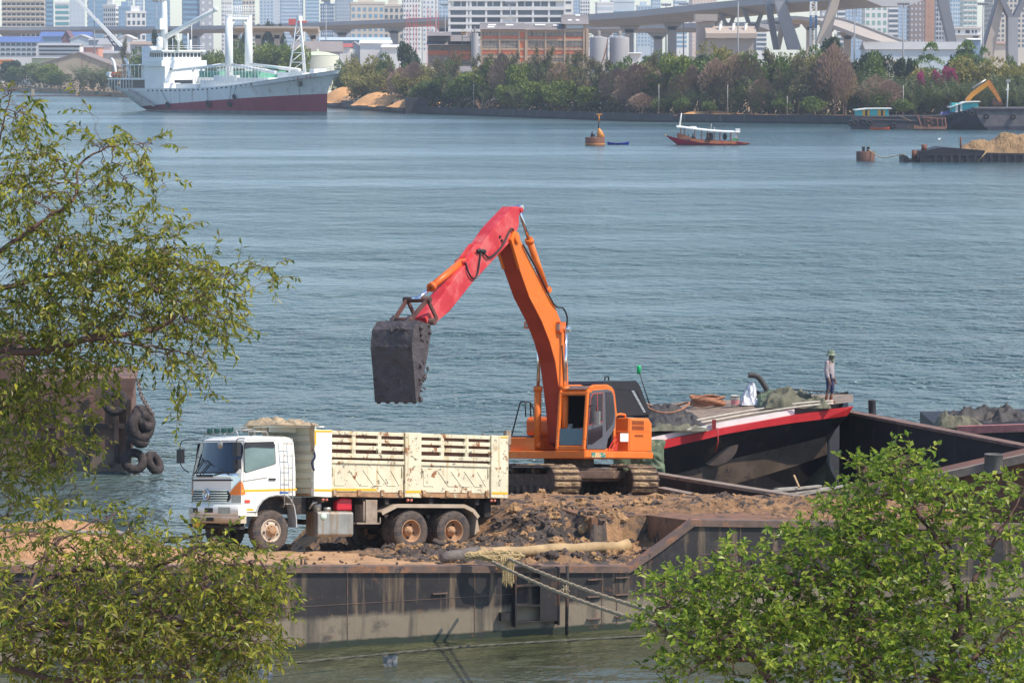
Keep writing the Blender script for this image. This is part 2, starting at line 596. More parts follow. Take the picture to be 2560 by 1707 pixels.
# soil heap (nobody could count its clods)
TI = TM.inverted()
def soil_z(u, v):
 p = BM @ Vector((u, v, 0))
 xl = (TI @ Vector((p.x, p.y, tplane(p.x, p.y))))
 base = deck_z(u, v) if v < 9.3 else -.5
 top = min(xplane(p.x, p.y), 2.16 + .05 * fbm(u * .5, v * .5, 3))
 notch = 9.55 < u < 11.2 and v < 2.9
 if u >= 11.2 or (u > 9.55 and v >= 2.9):
  pass
 lift = sstep(6.8, 10.2, u) * sstep(1.4, 5.0, v) if u < 11.2 else 1
 if u >= 9.6 and v >= 2.9:
  lift = 1
 base += lift * max(0, min(NZ - .03, edge_z(max(u, 11.1)) - .06, top - .02) - base)
 t = sstep(-5.7, -8.6, xl.x) * sstep(.6, 6.0, v + .35 * max(0, u - 8))
 if notch:
  t = 0
 z = base + (max(top, base) - base) * t
 a = fbm(u * 1.1, v * 1.1, 1.7, 4)
 b = 1 - abs(fbm(u * 2.6, v * 2.6, 5.1, 4)) * 2
 fade = sstep(-5.6, -6.8, xl.x) if v > 5.0 else sstep(4.6, 6.2, u + .25 * v)
 edgef = sstep(.25, .9, v)
 q = z + (.05 + .13 * a + .18 * max(0, b) * (1 - .75 * sstep(4.5, 8, v))) * fade * edgef * (1 - .5 * sstep(4.5, 8, v))
 if fade < .02:
  q = base - .15
 e = EM.inverted() @ Vector((p.x, p.y, xplane(p.x, p.y)))
 if e.x ** 2 + e.y ** 2 < 7.5:
  q = min(q, xplane(p.x, p.y) + .03 + .04 * a)
 return q
def soil_p(a, b):
 v = .26 + 17 * b
 u = 3.4 + (13.4 + (15.3 - v) * .17) * a
 return Vector((u, v, soil_z(u, v)))
sm_ = MB()
sm_.grid(lambda a, b: soil_p(a, b), 210, 180)
for i_, f_ in enumerate(sm_.f):
 c_ = Vector(sm_.v[f_[0]])
 wet = 1.0 * math.exp(-((c_.x - 7.4) / 3.4) ** 2 - ((c_.y - 3.0) / 3.0) ** 2) + .8 * fbm(c_.x * 1.1, c_.y * 1.1, 6.6, 4) + .6 * fbm(c_.x * 4, c_.y * 4, 2.2, 3)
 sm_.m[i_] = 1 if wet > .55 else 0
so = sm_.build('muddy_soil', [m_soil, m_clod])
so.matrix_world = BM
kind(tag(so, 'brown and black clay spilled over the barge behind the lorry', 'soil'), 'stuff')
def clod(mb, c, s, seed, m=0):
 def f(u, v):
  th, ph = 2 * math.pi * u, math.pi * v
  d = Vector((math.sin(ph) * math.cos(th), math.sin(ph) * math.sin(th), math.cos(ph)))
  r = s * (.72 + .55 * noise.noise(d * 1.5 + Vector((seed, 0, 0))) + .26 * noise.noise(d * 3.4 + Vector((0, seed, 0))) + .12 * noise.noise(d * 8 + Vector((0, 0, seed))))
  return Vector(c) + Vector((d.x * r * 1.25, d.y * r * 1.1, d.z * r * .95))
 mb.grid(f, 12, 8, m, False)
cm = MB()
rc = random.Random(11)
for i in range(860):
 if i < 640:
  u, v = rc.uniform(4.4, 11), rc.uniform(.6, 7.5)
  if u < 7.2 and v > 5.0:
   continue
 else:
  u, v = rc.uniform(7.5, 17), rc.uniform(5, 12)
 p = BM @ Vector((u, v, 0))
 xl = TI @ Vector((p.x, p.y, tplane(p.x, p.y)))
 if -6.1 < xl.x < 2 and -1.4 < xl.y < 1.3:
  continue
 e = EM.inverted() @ Vector((p.x, p.y, xplane(p.x, p.y)))
 if e.x ** 2 + e.y ** 2 < 6.5:
  continue
 s = rc.choice((.04, .05, .06, .07, .09, .11, .14, .20)) * (1.0 if v < 8 else .75)
 clod(cm, (u, v, soil_z(u, v) - s * .05), s, i * 1.3, 0 if rc.random() < (.62 if u < 9 else .35) else 1)
for i in range(90):                # crumbs trodden over the bare deck
 u, v = rc.uniform(-4, 5.5), rc.uniform(.5, 6.2)
 clod(cm, (u, v, deck_z(u, v)), rc.uniform(.02, .05), i * 2.1, rc.choice((0, 1)))
for (px0, px1, n) in ((462, 560, 26), (560, 800, 16), (790, 905, 26)):      # windrow along the far edge
 for i in range(n):
  px = rc.uniform(px0, px1)
  q = BI @ P(px, 1372, 95.5)
  v = rc.uniform(8.0, 9.2)
  s = rc.uniform(.07, .20)
  clod(cm, (q.x, v, deck_z(q.x, v) + s * .3), s, i * 3.3 + px0, 1 if px0 < 700 and rc.random() < .7 else 0)
co = cm.build('clay_clods', [m_clod, m_tan])
co.matrix_world = BM
kind(tag(co, 'black and tan clods of clay scattered round the rear wheels', 'clods'), 'stuff')
# heap of tan gravel on the left end of the barge
gv = MB()
g0 = BI @ P(110, 1390, 88.5)
def heap(lx, ly, h, seed, pw=1.3):
 def f(a, b):
  x, y = (a - .5) * 2, (b - .5) * 2
  r = math.sqrt(x * x + y * y)
  z = h * max(0, 1 - r ** pw) + .10 * fbm(x * 5 + seed, y * 5, 2, 4) * max(0, 1.1 - r) + .06 * fbm(x * 16 + seed, y * 16, 2, 3) * max(0, 1.1 - r)
  return Vector((x * lx, y * ly, z - .06))
 return f
gv.grid(heap(2.6, 2.2, .80, 1, 2.6), 90, 70)
gv.grid(lambda a, b: heap(1.4, 1.5, .38, 7)(a, b) + Vector((2.0, -1.4, 0)), 60, 60)
go = gv.build('gravel_heap', mat('tan_gravel', (.48, .26, .13), .95, var=.3, vs=9, spots=((.30, .16, .09), 14, .56, .08), bump=(1, 24, .05)))
go.matrix_world = BM @ Matrix.Translation((g0.x, 4.4, deck_z(g0.x, 4.4)))
kind(tag(go, 'tan gravel heap on the barge behind the overhanging branches', 'gravel'), 'stuff')
k = MB()
pa = BI @ P(-60, 1322, 86.5)
pb = BI @ P(335, 1334, 87.5)
k.tube([pa, pb], .05, 8)
k.tube([(pb.x, pb.y, pb.z), (pb.x + .02, pb.y, edge_z(pb.x))], .04, 8)
k.tube([(pa.x + 1, pa.y, pa.z), (pa.x + 1, pa.y, edge_z(pa.x + 1))], .04, 8)
k.build('guard_pipe', mat('pipe_grey', (.20, .19, .18), .6), barge)
# logs, ropes
m_log = mat('log_tan', (.42, .29, .15), .85, var=.25, vs=2, spots=((.24, .15, .09), 3, .58, .1), bump=(.6, 6, .03))
m_logd = mat('log_grey', (.15, .125, .11), .9, var=.4, vs=3, bump=(1, 8, .04))
m_rope = mat('rope_tan', (.46, .33, .16), .9, var=.3, vs=14, spots=((.22, .15, .08), 9, .6, .1), bump=(1, 30, .03))
m_ropeg = mat('rope_grey', (.36, .28, .18), .9, var=.3, vs=14, bump=(1, 30, .03))
m_ropew = mat('rope_wet', (.10, .095, .07), .8, var=.4, vs=9, bump=(1, 30, .03))
def wob(a, b, n, amp, seed, sag=0):
 a, b = Vector(a), Vector(b)
 return [a.lerp(b, i / n) + Vector((amp * fbm(i * .6, seed), amp * fbm(i * .6, seed + 9), amp * fbm(i * .6, seed + 5) - sag * math.sin(math.pi * i / n))) for i in range(n + 1)]
k = MB()
pts = wob(P(1180, 1385, 88.6), P(1572, 1364, 91.2), 14, .05, 2)
k.tube(pts, [.15 + .012 * math.sin(i) for i in range(15)], 12)
o = k.build('timber_pole', m_log)
tag(o, 'long pale bare timber pole lying on the mud along the barge edge', 'log')
k = MB()
pts = wob(P(1104, 1396, 88.0), P(1196, 1380, 88.7), 6, .04, 7)
k.tube(pts, [.10, .15, .17, .17, .165, .16, .15], 12)
o = k.build('log', m_logd)
tag(o, 'short dark weathered log at the left end of the timber pole', 'log')
def rope(name, pts, r, m, label, n=6, twist=True):
 mb = MB()
 sp = smooth_path(pts, n)
 if not twist:
  mb.tube(sp, r, 8)
 else:
  for ph in (0, 2.1, 4.2):
   q = []
   d = 0
   for i, p in enumerate(sp):
    t = (sp[min(i + 1, len(sp) - 1)] - sp[max(i - 1, 0)]).normalized()
    u = t.cross(Vector((0, 0, 1))).normalized()
    w = t.cross(u)
    if i:
     d += (p - sp[i - 1]).length
    an = d / (r * 7) * 2 * math.pi + ph
    q.append(p + (u * math.cos(an) + w * math.sin(an)) * r * .5)
   mb.tube(q, r * .58, 5)
 ob = mb.build(name, m)
 return tag(ob, label, 'rope')
def catenary(a, b, sag, n=20):
 a, b = Vector(a), Vector(b)
 return [a.lerp(b, i / n) - Vector((0, 0, sag * 4 * (i / n) * (1 - i / n))) for i in range(n + 1)]
rope('mooring_rope', catenary(P(1232, 1404, 86.6), P(1980, 1640, 58), .25, 40), .045, m_ropeg, 'lower of two thick ropes stretched from the pole down over the barge side')
rope('mooring_rope', catenary(P(1262, 1392, 86.8), P(1990, 1622, 58), .16, 40), .045, m_ropeg, 'upper of two thick ropes stretched from the pole down over the barge side')
rc2 = random.Random(5)
c0 = P(1236, 1392, 87.3)
pts = []
for i in range(80):
 an = i * .55
 r_ = .30 + .25 * rc2.random()
 pts.append(c0 + Vector((r_ * 1.3 * math.cos(an) + .1 * fbm(i * .3, 1), .5 * r_ * math.sin(an), .02 + .12 * rc2.random() - .05 + .03 * math.sin(an))))
rope('rope_coil', pts, .04, m_rope, 'tangled yellow rope wound round the timber pole', 5)
k = MB()
for i in range(7):
 a = P(1258 + i * 2, 1392, 86.3)
 k.tube(smooth_path([a, a + Vector((.03 * i - .05, -.12, -.02)), a + Vector((.0 + .02 * i, -.16, -.35)), a + Vector((-.02 + .025 * i, -.16, -.62 - .05 * (i % 3)))], 4), .025, 5)
o = k.build('rope_tail', m_rope)
tag(o, 'frayed yellow rope end hanging over the barge lip', 'rope')
k = MB()
c = P(1412, 1470, 84.0)
for i in range(26):
 d = Vector((rc2.uniform(-1, 1), rc2.uniform(-1, 1), rc2.uniform(-1, .6)))
 k.tube([c, c + d * .14], .012, 4)
o = k.build('rope_whipping', m_ropeg)
tag(o, 'frayed knot tied round the middle of the lower thick rope', 'rope')
wr = [P(430, 1700, 80), P(640, 1667, 81.5), P(900, 1640, 83), P(1150, 1617, 84), P(1400, 1601, 85), P(1700, 1586, 86), P(2200, 1570, 87)]
rope('slack_rope', wr, .032, m_ropew, 'dark wet rope hung low over the water before the barge side', 14)
rope('tow_rope', catenary(P(300, 1369, 94), P(516, 1333, 92.4), .05, 12), .03, m_ropew, 'lower of two dark lines running left from under the lorry front')
rope('tow_rope', catenary(P(300, 1341, 96), P(516, 1336, 93.4), .05, 12), .018, m_ropew, 'upper thinner of two dark lines running left from under the lorry front')
for (px, py, Y, h, lb) in ((976, 1636, 83.4, .5, 'grey rag of weed caught on the dark wet rope'), (664, 1665, 81.6, .45, 'bluish plastic scrap snagged on the wet rope near the leaves')):
 k = MB()
 for i in range(9):
  x = (i - 4) * .03
  k.grid(lambda u, v, x=x, i=i: Vector((x + (u - .5) * .1 + .05 * fbm(v * 3, i * 2.), .05 * fbm(v * 4 + i, 3), .06 - h * v * (.6 + .4 * abs(math.sin(i * 2))))), 2, 6, 0)
 o = k.build('weed_rag', mat('rag_' + str(px), (.22, .22, .22) if px > 900 else (.25, .25, .25), .6, var=.5, vs=12))
 o.matrix_world = Matrix.Translation(P(px, py, Y))
 tag(o, lb, 'debris')
# ---------------- far bank: ground and quay ----------------
BK = [(-500, 222), (0, 227), (130, 232), (300, 243), (560, 258), (820, 268), (1010, 283), (1340, 295), (1600, 305), (2130, 311), (2800, 313)]
bw = [PZ(x, y, 0) for x, y in BK]
GZ = 1.75
def bank_y(px):
 """distance of the waterline under an image column"""
 for (a, b), (c, d) in zip(zip(BK, bw), zip(BK[1:], bw[1:])):
  if a[0] <= px <= c[0]:
   f = (px - a[0]) / (c[0] - a[0])
   return 1 / ((1 - f) / b.y + f / d.y)
 return bw[-1].y
k = MB()
far = [Vector((900, 900, 0)), Vector((4000, 9500, 0)), Vector((-4000, 9500, 0))]
poly = [Vector((p.x, p.y + .4, GZ)) for p in bw] + [Vector((p.x, p.y, GZ)) for p in far]
nb_ = len(poly)
k.add(poly, [tuple(range(nb_))])
k.add([Vector((p.x, p.y, z)) for p in poly for z in (GZ, -1)], [(2 * i, 2 * i + 1, 2 * i + 3, 2 * i + 2) for i in range(len(bw) - 1)])
kind(k.build('far_bank_ground', mat('bank_sand', (.36, .22, .12), .95, var=.25, vs=.05, spots=[((.10, .13, .05), .05, .52, .06), ((.20, .14, .08), .2, .58, .1)])))
m_quay = mat('quay_dark', (.055, .050, .055), .8, var=.3, vs=.3, streak=((.16, .15, .15), .6, .60), zband=[(.35, .15, (.022, .024, .03))])
m_quayl = mat('quay_pale', (.16, .125, .105), .85, var=.3, vs=.25, spots=((.26, .19, .14), .3, .58, .1), zband=[(.5, .2, (.05, .045, .045))])
for (i0, i1, mm, lb, h) in ((5, 6, m_quayl, 'paler river wall running from the ship bow to the dark block', 2.3), (6, 10, m_quay, 'long dark sea wall under the trees behind the buoy and red boat', 1.9)):
 k = MB()
 for a, b in zip(bw[i0:i1], bw[i0 + 1:i1 + 1]):
  k.loft([Vector((a.x, a.y - .5, -1)), Vector((a.x, a.y - .2, h)), Vector((a.x, a.y + .8, h)), Vector((a.x, a.y + .8, -1))], [Vector((b.x, b.y - .5, -1)), Vector((b.x, b.y - .2, h)), Vector((b.x, b.y + .8, h)), Vector((b.x, b.y + .8, -1))], 0, False)
 o = tag(fixn(k.build('river_wall', mm)), lb, 'wall')
k = MB()
y_ = bank_y(1040)
a, b = P(1013, 283, y_ - 2), P(1075, 283, y_ - 4)
k.b2((a.x, y_ - 1.2, -1), (b.x, y_ + 5, 4.2))
tag(k.build('dark_block', mat('block_dark', (.05, .045, .05), .8, var=.4, vs=.3)), 'dark concrete block standing up from the river wall', 'wall')
k = MB()
for i in range(62):
 px = 835 + i * 2.85
 Y = bank_y(px) + 1.4
 q = P(px, 255, Y)
 k.b2((q.x - .07, Y - .07, 2.2), (q.x + .07, Y + .07, 3.5 + .3 * math.sin(i * 2.1)))
for px in (838, 900, 960):
 pass
qa, qb = P(835, 250, bank_y(835) + 1.4), P(1010, 250, bank_y(1010) + 1.4)
k.bar((qa.x, qa.y, 3.0), (qb.x, qb.y, 3.0), .06, .1)
tag(k.build('picket_fence', mat('picket_pale', (.55, .45, .34), .8)), 'row of pale pickets in front of the bank sand heaps', 'fence')
for i, (px, w, h) in enumerate(((862, 7.5, 4.6), (950, 8, 3.6), (985, 7, 3.2), (1050, 9, 2.6), (1780, 9, .9))):
 k = MB()
 k.grid(lambda a, b: Vector(((a - .5) * 2 * w, (b - .5) * 9, h * max(0, 1 - ((a - .5) ** 2 + (b - .5) ** 2) * 4) + .3 * fbm(a * 6 + i, b * 6, i) - .2)), 24, 16)
 Y = bank_y(px) + 9
 o = k.build('sand_heap', mat('heap_sand', (.62, .33, .14), .95, var=.15, vs=.5))
 o.matrix_world = Matrix.Translation((P(px, 250, Y).x, Y, GZ))
 tag(o, ['tallest orange sand heap beside the ship bow', 'orange sand heap behind the middle of the pickets', 'orange sand heap at the right end of the pickets', 'low sand ridge behind the dark block', 'thin sandy ridge behind the red boat'][i], 'sand heap', 'sand heaps on the far bank')
# floating boom and piles on the left
Y = 1398
a, b = P(40, 239, Y), P(315, 243, Y)
fb = thing('floating_boom', 'rusty floating boom with two pale posts left of the ship stern', 'boom', (a.x, Y, 0))
k = MB()
k.b2((0, -1, -.3), (b.x - a.x, 1, .35))
k.b2((36, -1, .3), (b.x - a.x, 1, 1.1))
k.build('boom', m_brust, fb)
for px in (82, 193):
 x = P(px, 230, Y).x - a.x
 k = MB()
 k.b2((x - .5, -.6, -.3), (x + .5, .6, 2.9))
 k.build('post', mat('post_pale', (.45, .36, .26), .8), fb)
for i in range(11):
 k = MB()
 x = 2.5 + i * 3.1
 k.cyl((x, 0, .3), (x, 0, .95), .12, 6)
 k.build('stake', m_brust, fb)
# ---------------- trees of the far bank ----------------
LV = {
 'green': leaf_mat('leaf_green', [(.070, .115, .026), (.135, .19, .04), (.20, .25, .055)]),
 'bright': leaf_mat('leaf_bright', [(.12, .17, .028), (.20, .25, .04), (.27, .31, .06)]),
 'olive': leaf_mat('leaf_olive', [(.18, .165, .04), (.29, .255, .06), (.38, .33, .09)]),
 'bare': leaf_mat('twig_brown', [(.19, .115, .095), (.30, .18, .145), (.26, .20, .11)], .1),
 'casuarina': leaf_mat('leaf_grey_green', [(.11, .105, .05), (.18, .165, .075), (.25, .20, .11)]),
 'palm': leaf_mat('leaf_palm', [(.050, .075, .035), (.12, .16, .06), (.26, .25, .10)]),
 'dark': leaf_mat('leaf_dark', [(.028, .052, .022), (.05, .08, .03), (.08, .11, .04)]),
 'acacia': leaf_mat('leaf_acacia', [(.10, .16, .035), (.16, .24, .05), (.22, .29, .07)]),
 'pink': leaf_mat('leaf_pink', [(.45, .03, .16), (.55, .06, .22), (.30, .05, .12)]),
}
m_bark = mat('bark_brown', (.13, .085, .065), .9, var=.3, vs=1)
m_barkp = mat('bark_pale', (.24, .15, .12), .9, var=.3, vs=1)
def leafquad(mb, c, s, r, asp=.6):
 d = Vector((r.gauss(0, 1), r.gauss(0, 1), r.gauss(0, 1))).normalized()
 u = d.orthogonal().normalized() * s
 w = d.cross(u).normalized() * s * asp
 mb.add([c - u, c - w * .9 + u * .1, c + u, c + w * .9 - u * .1], [(0, 1, 2, 3)])
def lobes_crown(r, kind_):
 """crown of unit height (0..1 above ground), unit half width ~.5"""
 mb = MB()
 if kind_ in ('green', 'bright', 'olive', 'dark'):
  n = 11
  lob = []
  for i in range(n):
   an = r.uniform(0, 6.28)
   rad = r.uniform(0, .32) ** 1
   z = r.uniform(.34, .82)
   lob.append((Vector((rad * math.cos(an), rad * math.sin(an), z)), r.uniform(.13, .23) * (1.15 - .5 * abs(z - .55))))
  for c, s in lob:
   for i in range(240):
    d = Vector((r.gauss(0, 1), r.gauss(0, 1), r.gauss(0, 1))).normalized()
    p = c + Vector((d.x * s, d.y * s, d.z * s * .8)) * r.uniform(.62, 1.08)
    leafquad(mb, p, r.uniform(.024, .046) if kind_ != 'olive' else r.uniform(.018, .038), r)
 elif kind_ == 'casuarina':
  for i in range(26):
   z = r.uniform(.22, .95)
   an = r.uniform(0, 6.28)
   L = (1.05 - z) * r.uniform(.22, .42) + .05
   a = Vector((0, 0, z - .06))
   e = Vector((math.cos(an) * L, math.sin(an) * L, z + r.uniform(0, .12)))
   for j in range(60):
    t = r.uniform(.25, 1.05)
    p = a.lerp(e, t) + Vector((r.gauss(0, .03), r.gauss(0, .03), r.gauss(-.015, .035)))
    leafquad(mb, p, r.uniform(.018, .040), r, .35)
 elif kind_ == 'bare':
  for i in range(1500):
   an = r.uniform(0, 6.28)
   z = r.betavariate(2.6, 1.8) * .75 + .25
   rad = (.42 * math.sin(min(1, (z - .15) / .8) * math.pi) ** .7) * r.random() ** .45
   p = Vector((rad * math.cos(an), rad * math.sin(an), z))
   d = (Vector((p.x, p.y, .35 + r.gauss(0, .15)))).normalized() * r.uniform(.025, .06)
   w = d.orthogonal().normalized() * .0060
   mb.add([p - d, p + w, p + d, p - w], [(0, 1, 2, 3)])
 elif kind_ == 'acacia':
  for z, R, n in ((.98, .22, 330), (.80, .42, 620), (.62, .5, 560), (.48, .35, 260)):
   cx, cy = r.uniform(-.1, .1), r.uniform(-.1, .1)
   for i in range(n):
    an = r.uniform(0, 6.28)
    rad = R * r.random() ** .5 * (.8 + .3 * math.sin(an * 3 + z * 9))
    leafquad(mb, Vector((cx + rad * math.cos(an), cy + rad * math.sin(an), z - .10 * (rad / R) ** 2 + r.gauss(0, .018))), r.uniform(.014, .03), r)
 elif kind_ == 'palm':
  for f in range(17):
   an = r.uniform(0, 6.28)
   lean = r.uniform(.12, .55)
   L = r.uniform(.75, 1.05)
   pts = []
   for i in range(9):
    t = i / 8
    bend = lean * t + .5 * lean * t * t
    pts.append(Vector((math.cos(an) * L * math.sin(bend) * t, math.sin(an) * L * math.sin(bend) * t, L * t * math.cos(bend * .8))))
   for i in range(2, 9):
    for sg in (-1, 1):
     for q in range(2):
      p = pts[i - 1].lerp(pts[i], q * .5)
      t_ = (pts[i] - pts[i - 1]).normalized()
      sd = Vector((-math.sin(an), math.cos(an), 0)) * sg
      l_ = .17 * math.sin(math.pi * (.12 + .85 * (i - 1) / 8))
      tip = p + (sd * .75 + t_ * .65 + Vector((0, 0, -.25))).normalized() * l_
      w = t_ * .017
      mb.add([p - w, p + w, tip], [(0, 1, 2)])
 return mb
def trunk_mesh(r, kind_):
 mb = MB()
 def br(a, d, L, rad, lev):
  pts = [a]
  p = a
  dd = d
  for i in range(3):
   dd = (dd + Vector((r.gauss(0, .14), r.gauss(0, .14), .05))).normalized()
   p = p + dd * L / 3
   pts.append(p)
  mb.tube(pts, [rad, rad * .8, rad * .65, rad * .5], 5 if lev < 2 else 3)
  if lev < (4 if kind_ == 'bare' else 2):
   for j in range(3 if lev < 2 else 2):
    an = r.uniform(0, 6.28)
    nd = (dd + Vector((math.cos(an), math.sin(an), .2)) * r.uniform(.4, .8)).normalized()
    br(pts[-1 - (j % 2)], nd, L * r.uniform(.55, .8), rad * .55, lev + 1)
 if kind_ == 'palm':
  for i in range(5):
   an = r.uniform(0, 6.28)
   mb.tube([(0, 0, 0), (.03 * math.cos(an), .03 * math.sin(an), .35)], [.014, .008], 4)
 elif kind_ == 'casuarina':
  mb.tube([(0, 0, -.02), (.01, .0, .3), (-.01, .01, .65), (.0, 0, .97)], [.018, .014, .009, .002], 6)
  for i in range(18):
   z = r.uniform(.25, .9)
   an = r.uniform(0, 6.28)
   L = (1.05 - z) * .36
   mb.tube([(0, 0, z - .06), (math.cos(an) * L, math.sin(an) * L, z + .06)], [.006, .002], 3)
 else:
  L0 = .33 if kind_ != 'bare' else .30
  br(Vector((0, 0, -.02)), Vector((r.gauss(0, .12), r.gauss(0, .12), 1)).normalized(), L0, .022 if kind_ != 'bare' else .016, 0)
  if kind_ in ('bare', 'olive'):
   br(Vector((.02, 0, -.02)), Vector((r.uniform(-.5, .5), r.gauss(0, .3), 1)).normalized(), L0, .014, 0)
 return mb
TREES = {}
for kd in ('green', 'bright', 'olive', 'dark', 'casuarina', 'bare', 'acacia', 'palm', 'pink'):
 for v in range(3):
  r = random.Random(hash(kd) % 1 + v * 17 + len(kd) * 31)
  cr = lobes_crown(r, 'green' if kd == 'pink' else kd)
  tk = trunk_mesh(r, 'green' if kd == 'pink' else kd)
  mc, mt = bpy.data.meshes.new('crown'), bpy.data.meshes.new('trunk')
  for me, b_, mm in ((mc, cr, LV[kd]), (mt, tk, m_barkp if kd in ('bare', 'casuarina') else m_bark)):
   me.from_pydata(b_.v, [], b_.f)
   me.materials.append(mm)
  TREES[kd, v] = (mc, mt)
KN = dict(green='broad_tree', bright='bright_tree', olive='feathery_tree', dark='dense_tree', casuarina='casuarina_tree', bare='bare_tree', acacia='layered_tree', palm='nypa_palm', pink='flowering_shrub')
KL = dict(green='green tree', bright='light green tree', olive='olive feathery tree', dark='dense dark tree', casuarina='grey-green casuarina', bare='leafless brown tree', acacia='flat-layered bright tree', palm='nypa palm clump', pink='magenta flowering shrub')
ANCH = [(0, 80, 'left of the tan warehouse'), (80, 180, 'below the tan warehouse'), (180, 300, 'beside the ship stern'), (300, 400, 'behind the ship poop deck'), (400, 520, 'behind the ship bridge'),
  (520, 650, 'behind the goalpost mast'), (650, 760, 'behind the ship foremast'), (760, 870, 'beside the pale round tank'), (870, 1010, 'behind the picket fence'), (1010, 1110, 'behind the dark river block'),
  (1110, 1200, 'below the low factory wing'), (1200, 1330, 'below the factory left half'), (1330, 1470, 'below the factory right half'), (1470, 1600, 'below the two silos'), (1600, 1740, 'behind the red boat bow'),
  (1740, 1880, 'behind the red boat stern'), (1880, 2010, 'below the leaning bridge legs'), (2010, 2130, 'left of the white gable shed'), (2130, 2240, 'behind the turquoise cabin'), (2240, 2370, 'right of the turquoise cabin'), (2370, 2480, 'behind the yellow excavator'), (2480, 2700, 'right of the yellow excavator')]
tlist = []
def T(kd, px, dy, top, wpx, v=None, flat=None):
 """kind, image column, metres behind the river edge, top row, crown width in px"""
 tlist.append((kd, px, dy, top, wpx, v))
rt = random.Random(21)
